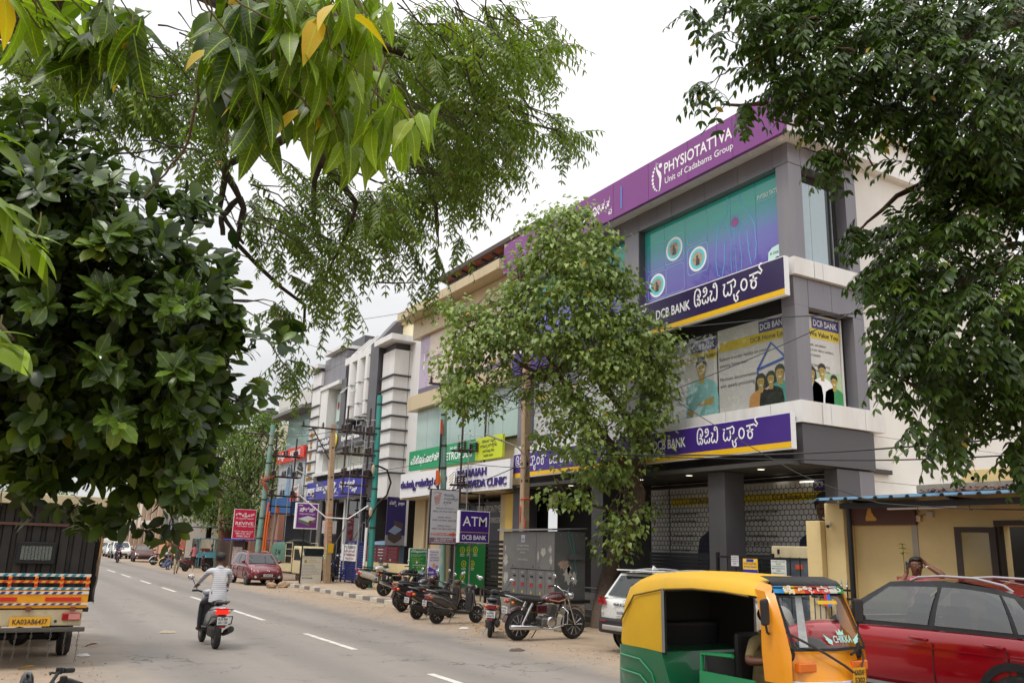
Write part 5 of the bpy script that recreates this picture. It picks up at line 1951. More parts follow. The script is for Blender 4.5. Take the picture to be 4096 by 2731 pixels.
def house():
 H=place('yellow_house','pale yellow house front with blue corrugated canopy behind the red car','house',(13.0,10.6,0))
 box_part('wall',YW,H,13.0,13.3,7.66,10.55,0.19,3.0)
 box_part('wall',YW,H,13.0,13.3,-1.0,6.55,0.19,3.0)
 box_part('wall',YW,H,13.0,13.3,6.55,7.66,2.52,3.0)
 box_part('wall',YW,H,13.31,18,10.3,10.55,0.19,3.0)
 box_part('wall',DARK,H,14.6,14.7,4,10.2,0.19,2.9)
 p=box_part('pillar',YW,H,12.72,13.0,10.22,10.62,0.19,2.93,bevel=0.01)
 box_part('pillar',YW,H,12.6,13.0,10.63,10.95,0.19,2.62,bevel=0.01)
 box_part('corner_strip',mat('grey_paint_strip',(170,164,150),0.9,var=0.05),H,12.985,12.999,9.0,9.1,0.19,2.55)
 # banner with a gilded seated bull
 b=box_part('fascia_board',mat('brown_board',(96,66,60),0.7,var=0.08,vs=2),H,12.93,12.99,8.98,10.56,2.55,2.93)
 g=MB()
 O=(12.925,9.92,2.60)
 flat(g,O,'street',[(0,.02),(.20,.02),(.21,.07),(.17,.10),(.15,.13),(.13,.22),(.14,.27),(.10,.30),(.06,.28),(.07,.24),(.04,.19),(.02,.12),(0,.08)],0.003)
 flat(g,O,'street',[(.15,.03),(.22,.03),(.22,.06),(.18,.08)],0.005)
 g.build('bull_emblem',mat('gilt',(206,156,70),0.5,0.2,var=0.1),b,fix=False)
 # canopy: beam, posts, corrugated sheet
 bm=box_part('canopy_beam',BLACK,H,12.36,12.44,0.5,10.0,2.80,2.89)
 for y in (9.85,3.2):
  MB().cyl((12.40,y,0.18),(12.40,y,2.80),.045,n=12).build('canopy_post',BLACK,H,smooth=50)
 for y in steps(1.0,9.6,5):
  box_part('rafter',BLACK,H,12.2,13.0,y,y+.05,2.892,2.93)
 sh=MB()
 y=10.55
 ys_=[]
 while y>0.3:
  ys_+=[(y,0),(y-.20,0),(y-.225,.04),(y-.265,.04),(y-.29,0)]
  y -= .29
 for (a,za),(c,zc)in zip(ys_,ys_[1:]):
  if abs(a-c)<1e-6:
   continue
  sh.quad((12.18,a,2.935+za),(13.25,a,3.02+za),(13.25,c,3.02+zc),(12.18,c,2.935+zc))
 so_=sh.build('canopy_sheet',mat('blue_sheet',(92,132,160),0.5,0.2,var=0.12,vs=4,dirt=0.5,dirtc=(150,140,124)),H,fix=False)
 sm=so_.modifiers.new('t','SOLIDIFY')
 sm.thickness=0.012
 # parapet, tank, drain stub, dry leaves
 box_part('parapet',CONC,H,13.05,13.3,1.0,9.0,3.065,3.20,bevel=0.01)
 t=box_part('roof_tank',YW,H,13.3,14.0,7.5,8.35,3.08,3.42,bevel=0.01)
 MB().lathe([(.045,0),(.045,.10),(.035,.10),(.035,0)],(13.2,8.1,3.27),'X',14).build('spout',mat('pvc_cream',(196,176,130),0.6,var=0.05),t)
 lf=MB()
 for k in range(900):
  x,yy=random.uniform(12.5,13.25),random.uniform(1.0,8.6)
  lf.box((x,yy,3.03+(x-12.5)*.06+random.uniform(0,.06)),(random.uniform(.02,.06),random.uniform(.02,.05),.003),(random.uniform(-.6,.6),random.uniform(-.6,.6),random.uniform(0,3)))
 tag(lf.build('dry_leaf_litter',mat('dry_leaf',(104,62,52),0.8,var=0.4,vs=30),H),kind='stuff')
 # fittings
 tl=box_part('tube_light',mat('tube_white',(206,200,190),0.4,var=0.03),H,12.40,12.44,7.9,9.1,2.765,2.795)
 box_part('tube_light',mat('tube_white',(0,0,0)),H,12.40,12.44,5.4,6.8,2.765,2.795)
 for k in range(9):
  MB().tube([(12.4,9.4-k*.85,2.80),(12.4,9.4-k*.85,2.74),(12.4,9.38-k*.85,2.72),(12.4,9.36-k*.85,2.74)],.005,5).build('hook',BLACK,H)
 sw=box_part('socket',mat('switch_cream',(214,200,164),0.5,var=0.03),H,12.95,12.999,8.9,9.0,2.60,2.70,bevel=0.006)
 box_part('meter_box',mat('box_grey',(196,188,172),0.6,var=0.05),H,12.96,12.999,8.68,8.80,2.66,2.76,bevel=0.006)
 MB().tube([(12.985,8.9,2.66),(12.98,8.87,2.70),(12.98,8.82,2.72),(12.985,8.78,2.70)],.004,5).build('cable',BLACK,H)
 c=MB()
 c.lathe([(.0,0),(.032,0),(.036,.02),(.036,.10),(.02,.12)],(0,0,0),'X',14)
 cam_=c.build('security_camera',mat('camera_white',(220,220,216),0.4,var=0.02),H,(12.56,10.43,2.52),(0,RAD(-12),RAD(20)),smooth=50)
 MB().lathe([(0,0),(.028,0),(.028,-.006),(0,-.006)],(0,0,0),'X',14).build('lens',BLACK,cam_)
 MB().tube([(.09,0,0),(.12,0,.04),(.16,0,.04)],.012,6).build('mount',mat('camera_white',(0,0,0)),cam_)
 # doorway, open leaf with glass
 WD=mat('dark_wood',(52,38,32),0.6,var=0.2,vs=10)
 for a,c_ in ((6.5,6.58),(7.62,7.70)):
  box_part('door_frame',WD,H,12.96,13.08,a,c_,0.19,2.52)
 box_part('door_frame',WD,H,12.96,13.08,6.5,7.7,2.525,2.60)
 d=MB().bx(-.02,.02,-.28,.28,0,.10).bx(-.02,.02,-.28,.28,2.22,2.30).bx(-.02,.02,-.28,-.19,.1,2.22).bx(-.02,.02,.19,.28,.1,2.22).bx(-.02,.02,-.19,.19,1.25,1.31)
 dl=d.build('door_leaf',WD,H,(12.82,7.92,0.2),(0,0,RAD(24)))
 MB().bx(-.005,.005,-.19,.19,.1,2.22).build('pane',glass('amber_glass',(150,130,80),.1,.6),dl)
 # potted plant on a ledge
 P=place('potted_plant','small leafy plant in a clay pot against the yellow wall','plant',(12.75,9.15,1.55))
 box_part('ledge',YW,H,12.62,12.999,9.0,9.3,1.42,1.52)
 MB().lathe([(.06,0),(.085,.02),(.115,.17),(.125,.17),(.125,.20),(.10,.20),(.08,.10)],(12.79,9.15,1.52),n=18).build('pot',mat('terracotta',(160,92,64),0.8,var=0.1),P,smooth=40)
 MB().tube([(12.79,9.15,1.68),(12.785,9.14,1.9),(12.80,9.15,2.14),(12.80,9.16,2.24)],[.007,.006,.005,.004],6).build('stem',mat('stem_green',(96,104,50),0.7,var=0.1),P)
 pos,dr,nm,sz,tn=[],[],[],[],[]
 for z,n in ((1.86,4),(2.10,7),(2.17,8),(2.24,8)):
  for k in range(n):
   a=random.uniform(0,6.28)
   pos.append((12.795,9.15,z))
   dr.append((cos(a),sin(a),random.uniform(-.2,.3)))
   nm.append((0,0,1))
   sz.append(random.uniform(.06,.11))
   tn.append(random.uniform(.5,.85))
 leaf_mass('foliage',OVAL,*map(np.array,(pos,dr,nm,sz,tn)),leafmat('pot_leaf',(60,90,24),(150,176,60),(170,160,60),.5,.35),P)

house()

# fence, generator and notices between house and bank
def fence_side():
 F=place('iron_fence','black iron fence hung with notices in front of the generator','fence',(15.3,12.0,0))
 for y in steps(12.4,16.0,13):
  MB().tube([(15.3,y,.19),(15.3,y,1.98)],.014,6).build('bar',BLACK,F)
  if y<13.2:
   MB().lathe([(.014,0),(.026,.02),(.010,.05),(.018,.07),(.0,.13)],(15.3,y,1.98),n=8).build('finial',mat('finial_silver',(190,190,190),0.35,0.8,var=0.05),F)
 for z in (.35,1.1,1.92):
  box_part('rail',BLACK,F,15.28,15.32,12.35,16.05,z,z+.05)
 for y in (12.35,14.3,16.05):
  box_part('post',BLACK,F,15.26,15.34,y-.03,y+.03,.19,2.05)
 # low spiked gate nearer the house
 G=place('iron_gate','low black gate with silver spikes beside the yellow pillar','gate',(12.7,10.5,0))
 for y in steps(10.05,10.75,6):
  MB().tube([(12.5,y,.19),(12.5,y,1.50)],.012,6).build('bar',BLACK,G)
  MB().lathe([(.012,0),(.024,.02),(.010,.05),(.018,.07),(.0,.14)],(12.5,y,1.50),n=8).build('finial',mat('finial_silver',(0,0,0)),G)
 for z in (.4,1.3,1.44):
  box_part('rail',BLACK,G,12.48,12.52,10.0,10.8,z,z+.035)
 MB().tube([(12.5,10.25+.07*cos(a),1.37+.07*sin(a))for a in [2*pi*i/14 for i in range(15)]],.01,5).build('scroll',BLACK,G)
 # generator: grey canopy with cream lid
 N=place('generator','grey generator cabinet with cream top behind the iron fence','generator',(15.7,13.4,0))
 box_part('cabinet',mat('cabinet_grey',(96,104,116),0.5,0.2,var=0.08),N,15.5,16.03,12.95,14.35,0.19,1.94,bevel=0.02)
 box_part('lid',mat('cabinet_cream',(196,182,146),0.6,var=0.08,dirt=0.3),N,15.44,16.6,12.9,14.45,1.95,2.22,bevel=0.02)
 box_part('warning_plate',mat('plate_orange',(206,84,44),0.5,var=0.05),N,15.48,15.499,13.6,13.8,1.72,1.82)
 for y in (13.2,14.2):
  box_part('latch',BLACK,N,15.42,15.439,y,y+.06,2.05,2.15)
 def hung(nm,lb,y0,y1,z0,z1,m,lines,cols,top=None,bot=None,x=15.24):
  S=place(nm,lb,'sign',(x,y0,z0))
  box_part('plate',m,S,x,x+.012,y0,y1,z0,z1)
  k=len(lines)
  for i,t in enumerate(lines):
   h=(z1-z0)/(k+.8)
   write(t,cols[i],S,(x-.002,(y0+y1)/2,z1-h*(i+.95)),h*.5,align='C',fit=min((y1-y0)*.86,9)if len(t)>7 else None)
  for y in (y0+.04,y1-.04):
   MB().tube([(x,y,z1),(x+.03,y,1.95)],.003,4).build('string',BLACK,S)
  return S
 s=hung('parking_notice','yellow and blue bank parking notice tied to the iron fence',14.7,15.16,1.60,1.92,YELLOW,['DCB BANK','ಡಿಸಿಬಿ ಬ್ಯಾಂಕ್ ಸಾಲ','91642 46563','ಪಾರ್ಕಿಂಗ್ ಇಲ್ಲ'],[LETW,mat('letter_blue',(40,44,140),.5,var=0),mat('letter_blue',(0,0,0)),LETW])
 box_part('band',mat('sign_blue',(44,44,150),.4),s,15.234,15.239,14.7,15.16,1.60,1.675)
 box_part('band',mat('sign_blue',(44,44,150),.4),s,15.234,15.239,14.82,15.04,1.85,1.91)
 GT=mat('letter_green',(40,96,76),.6,var=0)
 hung('pest_control_notice','white pest control notice with green lettering on the fence',13.85,14.29,1.57,1.91,mat('notice_white',(206,206,200),.7,var=.05),['ತಿಗಣೆ ಜಿರಳೆ','BED BUG','COCKROACH','MOSQUITO','TERMITE','9886323341'],[GT]*6)
 hung('paper_notice','plain white paper notice at the left end of the fence',15.3,15.54,1.74,1.98,mat('paper',(206,204,206),.8,var=.04),['NO PARKING','IN FRONT OF','THE GATE','PLEASE'],[TXT]*4)
 hung('paper_notice','white paper notice near the curved iron bar of the fence',12.85,13.1,1.62,1.92,mat('paper',(0,0,0)),['NO PARKING','ONLY FOR','BANK','CUSTOMERS'],[TXT]*4)
 # bank railings by the tree
 R=place('steel_handrail','stainless steel handrail of the bank ramp behind the tree trunk','handrail',(15.0,17.3,0))
 for z in (.95,.65,.35):
  MB().tube([(15.0,17.2,z),(15.0,21.6,z)],.022 if z>.9 else .012,8).build('rail',STEEL,R,smooth=60)
 for y in steps(17.2,21.6,4):
  MB().tube([(15.0,y,0),(15.0,y,.95)],.022,8).build('post',STEEL,R,smooth=60)

fence_side()

# ================================================================== switchgear cabinet
def cabinet():
 C=place('switchgear_cabinet','tall grey electrical switchgear cabinet with torn posters beside the tree','cabinet',(13.0,19.7,0))
 G=mat('cabinet_paint',(112,112,112),0.5,0.15,var=0.12,vs=3,dirt=0.35,dirtc=(140,132,120))
 G2=mat('cabinet_paint_dark',(84,84,84),0.55,0.15,var=0.12,vs=3,dirt=0.3,dirtc=(120,112,104))
 x0,x1,y0,y1=12.95,13.95,19.75,22.55
 box_part('body',G2,C,x0+.03,x1,y0,y1,.70,2.48)
 # concrete plinth blocks
 for a,b in ((y0-.1,y0+.65),(21.9,y1)):
  box_part('plinth_block',CONC,C,x0-.1,x1-.05,a,b,0.0,.62,bevel=.03)
 box_part('base_frame',BLACK,C,x0-.05,x1+.1,y0-.12,y1+.1,.62,.70)
 # roof sheet with a lip
 r=MB().prism([(x0-.12,2.50),(x0-.10,2.54),(x1+.05,2.60),(x1+.05,2.57),(x0-.05,2.50)],y0-.02,y1+.15,'Y').build('roof_sheet',G,C)
 # left slim door, two upper doors, five lower doors
 box_part('door',G,C,x0+.012,x0+.03,22.1,y1-.01,.75,2.46)
 ud=[]
 for a,b in ((y0+.92,22.09),(y0+.01,y0+.91)):
  d=box_part('door',G,C,x0-.015,x0+.03,a,b,1.45,2.47,bevel=.012)
  ud.append(d)
  for y in (a+.15,b-.15):
   MB().lathe([(0,-.03),(.022,-.03),(.022,0),(0,0)],(x0-.015,y,1.53),'X',10).build('knob',STEEL,d)
 w=(22.09-y0)/5
 PW=mat('stencil_white',(190,188,182),0.8,var=0.1)
 wy,rd=mat('warn_yellow',(206,186,60),.6,var=.05),mat('warn_red',(170,40,44),.6,var=.05)
 for i,t in enumerate(('VL-3','VL-2','VL-1','OD-2','OD-1')):
  a=y0+i*w
  d=box_part('door',G,C,x0+.005,x0+.03,a+.008,a+w-.008,.75,1.43,bevel=.008)
  write(t,PW,d,(x0+.003,a+w/2,1.33),.05,align='C')
  box_part('danger_plate',rd,d,x0-.002,x0+.004,a+w*.32,a+w*.62,.98,1.08)
  tr=MB()
  flat(tr,(x0+.002,a+w*.58,.80),'street',[(0,0),(.09,0),(.045,.085)],.003)
  tr.build('warning_triangle',wy,d,fix=False)
  box_part('handle',BLACK,d,x0-.02,x0+.004,a+w*.3,a+w*.55,1.24,1.27)
  for k in range(4):
   write('KV FEEDER CIRCUIT'[k*2:k*2+12],PW,d,(x0+.003,a+w/2,1.19-k*.035),.02,align='C',bold=0)
 for i,t in enumerate(('07 KHB-F5 FEEDER','Ramaiah Clinic RMU 5Way','(RMU-03)','','...STICK NO BILLS...')):
  if t:
   write(t,PW,ud[0],(x0-.017,y0+1.62,2.06-i*.095),.05,align='C',fit=.65 if i<2 else None,bold=.006)
 box_part('maker_plate',mat('plate_pale',(186,190,206),.5,var=.05),ud[0],x0-.02,x0-.016,y0+1.52,y0+1.72,2.18,2.38)
 write('C&S',mat('letter_navy',(40,48,96),.5,var=0),ud[0],(x0-.021,y0+1.62,2.22),.07,align='C')
 # paste-up scraps with torn outlines
 sc_=mat('torn_paper',(168,164,156),.9,var=.18,vs=9)
 sb=mat('torn_paper_brown',(150,130,112),.9,var=.3,vs=9)
 def scrap(par,ax,o,w_,h_,m):
  n_=26
  pts=[(w_/2+w_/2*cos(2*pi*i/n_)*random.uniform(.5,1.15),h_/2+h_/2*sin(2*pi*i/n_)*random.uniform(.5,1.15))for i in range(n_)]
  q=MB()
  flat(q,o,ax,pts,.004)
  q.build('torn_bill',m,par,fix=False)
 for y,z,w_,h_ in ((20.62,1.65,.14,.32),(20.42,1.75,.26,.34),(20.02,1.88,.18,.22),(19.98,1.58,.14,.26)):
  scrap(ud[1],'street',(x0-.015,y,z),w_,h_,sc_)
 for y,z,w_,h_ in ((22.5,1.45,.28,.40),(22.5,.95,.30,.40),(22.45,1.9,.1,.2)):
  scrap(C,'street',(x0+.012,y,z),w_,h_,sc_)
 for x,z,w_,h_ in ((13.05,1.45,.36,.3),(13.2,1.1,.34,.5),(13.5,1.05,.2,.4),(13.35,1.35,.12,.3)):
  scrap(C,'side',(x,y0,z),w_,h_,sb if z>1.4 else sc_)
 box_part('vent_hood',G2,C,13.4,13.85,y0-.09,y0-.001,1.75,1.9)
 for i in range(5):
  MB().ell((x1-.1-i*.18,y0-.002,2.40),(.012,.008,.012),6,4).build('bolt',STEEL,C)
 MB().tube([(13.35,y0-.02,2.50),(13.40,y0-.04,2.2),(13.52,y0-.04,1.9),(13.62,y0-.04,1.5),(13.64,y0-.04,1.2)],.008,5).build('green_string',mat('string_teal',(40,130,120),.7,var=.05),C)
 MB().tube([(13.38,y0-.02,2.50),(13.50,y0-.05,2.3),(13.60,y0-.05,1.7)],.008,5).build('green_string',mat('string_teal',(0,0,0)),C)

cabinet()

# ================================================================== boards on posts, facing the traffic
def board(name,label,Y,a,b,face,lines,th=.05,frame=None,posts=(),base=0.0,cat='sign',border=.03):
 """a, b are the upper left and lower right corners in photo pixels, at distance Y"""
 p,q=atY(*a,Y),atY(*b,Y)
 x0,x1,z1,z0=p.x,q.x,p.z,q.z
 S=place(name,label,cat,((x0+x1)/2,Y,base))
 fm=frame or STEEL
 box_part('frame',fm,S,x0,x1,Y,Y+th,z0,z1)
 box_part('face',face,S,x0+border,x1-border,Y-.008,Y-.001,z0+border,z1-border)
 for fx in posts:
  x=x0+(x1-x0)*fx
  MB().tube([(x,Y+th+.03,base),(x,Y+th+.03,z1-.1)],.03,8).build('post',mat('post_steel',(120,116,110),.5,.4,var=.15),S,smooth=60)
 for (t,u,v,h,m,al,fit,bd)in lines:
  write(t,m,S,(x0+(x1-x0)*u,Y-.009,z0+(z1-z0)*v),h*(z1-z0),'side',al,fit*(x1-x0)if fit else None,bold=bd)
 S['_']=0
 del S['_']
 return S,x0,x1,z0,z1

def zz(rx,ry,s):
 return lambda x,y:(rx+x*s,ry+y*s)

Z1,Z2,Z3,Z4=zz(0,1900,1100/2076),zz(900,1900,800/2091),zz(1500,1900,1000/2091),zz(2300,1900,1200/2264)
Z8=zz(350,2000,600/2352)

def boards():
 gt=mat('letter_slate',(84,84,100),.5,var=0)
 ram=mat('board_grey_white',(190,190,196),.45,var=.03)
 S,x0,x1,z0,z1=board('direction_board','tall white ayurveda clinic timing board on dark posts',27.5,Z3(470,110),Z3(690,585),ram,[
  ('ರಾಮಯ್ಯ',.44,.88,.040,gt,'L',.40,.01),('ಆಯುರ್ವೇದ',.44,.81,.040,gt,'L',.50,.01),('ಕ್ಲಿನಿಕ್',.44,.74,.040,gt,'L',.28,.01),
  ('ಸಮಾಲೋಚನೆ ಸಮಯ',.5,.64,.026,gt,'C',.60,0),('ಬೆಳಗ್ಗೆ 9.00 ರಿಂದ ಸಂಜೆ 8.00',.5,.585,.028,gt,'C',.82,0),
  ('ಫಾರ್ಮಸಿ ಸಮಯ',.5,.48,.026,gt,'C',.46,0),('ಬೆಳಗ್ಗೆ 9:00 ರಿಂದ ಸಂಜೆ 8:00',.5,.425,.028,gt,'C',.82,0),
  ('ಚಿಕಿತ್ಸೆಯ ಸಮಯ',.5,.325,.026,gt,'C',.46,0),('ಬೆಳಗ್ಗೆ 7:00 ರಿಂದ ಸಂಜೆ 7:00',.5,.27,.028,gt,'C',.82,0)],.08,BLACK,(.02,.98),.13)
 o=Vector((x0,27.488,z0))
 W,Hh=x1-x0,z1-z0
 mb=MB()
 flat(mb,o,'side',[(.06,.33),(.80*W,.33),(.80*W,.29),(.95*W,.365),(.80*W,.44),(.80*W,.40),(.06,.40)],.003,0)
 flat(mb,o,'side',[(.03,.03),(W-.03,.03),(W-.03,.24),(.03,.24)],.003,1)
 for k in range(6):
  ribbon(mb,o,'side',[(.12+.01*k,Hh-.30-.045*k),(.25,Hh-.24-.055*k),(.40-.012*k,Hh-.16-.06*k)],.022,.003,2)
 ribbon(mb,o,'side',[(.10,Hh-.16),(.2,Hh-.10),(.40,Hh-.14)],.018,.003,2)
 mb.build('print_mark',[mat('print_arrow',(206,84,52),.5,var=.04),mat('print_mauve',(126,92,110),.5,var=.04),mat('print_rust',(190,118,100),.5,var=0)],S,fix=False)
 write('ಕ್ಲಿನಿಕ್‌ಗೆ ಹೋಗುವ ದಾರಿ',LETW,S,(x0+.08,27.484,z0+.345),.045,'side',fit=.62*W)
 for i,t in enumerate(('+91-7090533000','080-4200 7111','ramaiahayurveda.com')):
  write(t,LETW,S,(x0+W/2,27.484,z0+.18-i*.062),.036,'side','C',fit=.62*W if i<2 else .82*W)
 S,x0,x1,z0,z1=board('atm_board','violet bank ATM light box on a post',25.5,Z3(712,290),Z3(952,570),VIOLET,[('ATM',.5,.52,.30,LETW,'C',.80,.004),('DCB BANK',.5,.10,.14,LETW,'C',.80,.012)],.2,SIGNW,(.5,),.13)
 box_part('stripe',YELLOW,S,x0+.03,x1-.03,25.489,25.499,z0+.33,z0+.345)
 S,x0,x1,z0,z1=board('clinic_standee','small white and violet kids doctor standee tied to the dark post',27.25,Z3(450,612),Z3(536,846),mat('standee_white',(206,200,214),.5,var=.03),[('Turns out',.12,.86,.055,TXT,'L',.72,.006),('kids love',.12,.76,.055,TXT,'L',.62,.006),('coming to',.12,.66,.055,TXT,'L',.78,.006),('the doctor',.12,.56,.055,TXT,'L',.80,.006)],.02,SIGNW,(.1,.9),.13)
 o=Vector((x0,27.24,z0))
 W,Hh=x1-x0,z1-z0
 mb=MB()
 flat(mb,o,'side',[(.01,.01),(W-.01,.01),(W-.01,.20),(W*.5,.24),(.01,.34)],.003,0)
 disc(mb,o+Vector((W*.48,0,Hh*.40)),.055,'side',1,16,.004,.07)
 disc(mb,o+Vector((W*.74,0,Hh*.34)),.05,'side',2,16,.004,.07)
 mb.build('print_mark',[mat('print_violet',(92,60,170),.5,var=.03),mat('print_apricot',(226,150,90),.5,var=.05),mat('print_lavender',(140,130,190),.5,var=.05)],S,fix=False)
 write('hoola',LETW,S,(x0+.03,27.234,z0+.10),.09,'side',fit=.42*W)
 # green lab boards
 gr=mat('board_green',(32,132,70),.5,var=.05,vs=2)
 S,x0,x1,z0,z1=board('lab_board','large green lab board with ringed icons behind the covered scooter',28.0,Z3(668,568),Z3(918,940),gr,[],.04,STEEL,(.1,.9),.13)
 W,Hh=x1-x0,z1-z0
 o=Vector((x0,27.99,z0))
 mb=MB()
 for k,(u,v)in enumerate(((.24,.85),(.45,.86),(.65,.86),(.30,.54),(.56,.54),(.27,.24))):
  c=o+Vector((W*u,0,Hh*v))
  ribbon(mb,c,'side',[(.085*cos(2*pi*j/20),.105*sin(2*pi*j/20))for j in range(20)],.035,.003,0,True)
  flat(mb,c,'side',[(-.02,-.05),(.02,-.05),(.03,.02),(0,.05),(-.03,.02)],.003,0)
  for q in (0,1):
   flat(mb,c+Vector((0,0,-.16-.05*q)),'side',[(-.09,0),(.09,0),(.09,.018),(-.09,.018)],.003,1)
 mb.build('print_icons',[mat('print_lime',(186,206,60),.5,var=0),LETW],S,fix=False)
 LM=mat('letter_lime',(196,206,90),.5,var=0)
 S,x0,x1,z0,z1=board('lab_board','green full body checkup board on the low cream wall',33.0,Z3(287,608),Z3(436,850),gr,[('ಮೆಟ್ರೊಪೊಲಿಸ್',.08,.86,.075,LETW,'L',.86,.02),('All-round health insights designed',.08,.76,.032,LETW,'L',.84,0),('for complete care',.08,.71,.032,LETW,'L',.5,0),('Full Body Checkup',.14,.62,.045,LM,'L',.6,.004),('54 parameters',.14,.56,.04,LM,'L',.45,0),('vitamin D and B12',.14,.50,.04,LM,'L',.55,0),('TruHealth Prime',.20,.39,.055,LETW,'L',.66,.01),('At just ₹1,700',.20,.31,.058,LM,'L',.66,.01)],.04,SIGNW,(.1,.9),.13)
 mb=MB()
 c=Vector((x0+(x1-x0)*.55,32.99,z0+.02))
 for r,k in ((.34,0),(.26,1),(.14,2)):
  flat(mb,c,'side',[(r*cos(pi*j/16),r*.85*sin(pi*j/16))for j in range(17)],.003+.002*k,k)
 mb.build('print_badge',[mat('print_leaf_green',(70,170,90),.5,var=0),mat('print_mint2',(170,210,180),.5,var=0),HAIR],S,fix=False)
 # mattress light box, mental health standee
 pp=mat('board_purple',(112,44,132),.45,var=.04)
 S,x0,x1,z0,z1=board('mattress_light_box','purple mattress light box on a thin black post',40.3,Z2(752,282),Z2(962,565),pp,[('ಸಿರಸ್',.5,.66,.15,LETW,'C',.70,.03),('ಅತ್ಯುತ್ತಮ ಹಾಸಿಗೆ ಮ್ಯಾಟ್ರೆಸ್',.5,.55,.05,LETW,'C',.72,.004),('peps',.10,.88,.05,LETW,'L',.18,.02)],.22,SIGNW,(),.1,border=.05)
 MB().tube([(x0+.48,40.4,.0),(x0+.48,40.4,z0)],.035,8).build('post',BLACK,S,smooth=60)
 for s_ in (-1,1):
  MB().tube([(x0+.48,40.4,z0-.4),(x0+.48+s_*.35,40.4,z0)],.018,6).build('brace',BLACK,S)
 o=Vector((x0,40.29,z0))
 W,Hh=x1-x0,z1-z0
 mb=MB()
 flat(mb,o,'side',[(.12*W,.26*Hh),(.62*W,.10*Hh),(.90*W,.30*Hh),(.90*W,.42*Hh),(.62*W,.24*Hh),(.12*W,.38*Hh)],.003,1)
 flat(mb,o,'side',[(.12*W,.38*Hh),(.62*W,.24*Hh),(.90*W,.42*Hh),(.55*W,.50*Hh)],.005,0)
 disc(mb,o+Vector((.68*W,0,.24*Hh)),.11,'side',2,20,.007)
 mb.build('print_mattress',[mat('print_mattress_top',(206,206,210),.5,var=.1),mat('print_mattress_side',(96,110,90),.5,var=.1),mat('print_coil',(120,60,50),.5,var=.4,vs=30)],S,fix=False)
 gd=mat('letter_dull_gold',(196,166,84),.5,var=0)
 S,x0,x1,z0,z1=board('clinic_standee','white mental health clinic standee by the striped kerb',41.2,Z2(795,838),Z2(1003,1138),mat('standee_cream',(206,202,190),.6,var=.03),[('ಸಾಧ್ಯವು ಮೆಂಟಲ್ ಹೆಲ್ತ್',.5,.91,.04,gd,'C',.9,.004),('Infinity',.36,.82,.055,gd,'L',.34,.006),('Mental Health',.36,.755,.045,gd,'L',.52,.004),('9677202688',.12,.19,.05,TXT,'L',.46,.01)]+[(t,.06,.66-i*.052,.026,TXT,'L',f,0)for i,(t,f)in enumerate((('At Infinity Mental Health,',.6),('we provide comprehensive',.62),('psychiatric care tailored to',.66),('your needs, ensuring a supportive',.84),('environment for healing and',.7),('growth. Our experienced psychiatrists',.9),('& psychologists specialise in various',.9),('mental health issues.',.5)))],.03,BLACK,(.03,.97),.02)
 mb=MB()
 for k in range(8):
  a=2*pi*k/8
  ribbon(mb,Vector((x0+(x1-x0)*.23,41.19,z0+(z1-z0)*.80)),'side',[(.03*cos(a)+.045*cos(2*pi*j/12),.03*sin(a)+.045*sin(2*pi*j/12))for j in range(12)],.008,.003,0,True)
 mb.build('print_mark',gd,S,fix=False)
 # red salon board
 rd=mat('board_crimson',(206,32,72),.45,var=.04)
 S,x0,x1,z0,z1=board('salon_board','crimson family salon board on two posts',56.0,Z1(1772,252),Z1(1918,482),rd,[('ರಿವೈವ್',.5,.76,.10,LETW,'C',.84,.03),('ದಿ ಫ್ಯಾಮಿಲಿ ಸಲೂನ್',.5,.66,.05,LETW,'C',.80,.006),('REVIVE',.5,.47,.10,LETW,'C',.80,.016),('THE FAMILY SALON',.56,.40,.045,LETW,'C',.78,.01),('Call for Appointments',.5,.23,.05,LETW,'C',.84,.006),('080 4121 3617',.5,.15,.06,LETW,'C',.70,.01),('99000 25617',.5,.06,.06,LETW,'C',.62,.01)],.06,SIGNW,(.02,.9),0.0)
 # vegetable shop banner along the footpath
 V=place('shop_banner','vegetable shop banner on the ground along the far footpath','banner',(13.2,79,0))
 box_part('sheet',mat('banner_sky',(110,120,170),.6,var=.2,vs=1),V,13.2,13.25,74.5,84,2.2,3.2)
 box_part('sheet',mat('banner_red',(176,28,44),.6,var=.05),V,13.2,13.25,74.5,84,2.0,2.19)
 box_part('sheet',mat('banner_veg',(150,80,40),.6,var=.6,vs=2.2),V,13.2,13.25,74.5,84,1.45,1.99)
 box_part('sheet',mat('banner_red',(0,0,0)),V,13.2,13.25,74.5,84,1.15,1.44)
 box_part('sheet',BLACK,V,13.2,13.25,74.5,84,.8,1.14)
 box_part('sheet',mat('banner_dark_print',(90,96,90),.6,var=.6,vs=2),V,13.2,13.25,74.5,84,.05,.79)
 write('Whole Sale & Retail Price from Farmers to Customers',YELLOW,V,(13.195,83.6,1.22),.13,fit=8.6)
 write('ತಾಜಾ ಹಣ್ಣು ತರಕಾರಿ',LETW,V,(13.195,83,2.04),.12,fit=7)
 write('ನಂದಿನಿ ತರಕಾರಿ',rd,V,(13.195,82,2.6),.3,fit=5)
 mb=MB()
 for k in range(24):
  disc(mb,(13.195,random.uniform(75,83.5),random.uniform(1.55,1.9)),random.uniform(.12,.2),'street',k % 4,12,.002+k*.0006)
 mb.build('print_vegetables',[mat('print_tomato',(206,50,36),.5,var=.1),mat('print_orange_fruit',(230,130,40),.5,var=.1),mat('print_lettuce',(120,170,50),.5,var=.2),mat('print_chilli',(160,20,30),.5,var=.1)],V,fix=False)

boards()

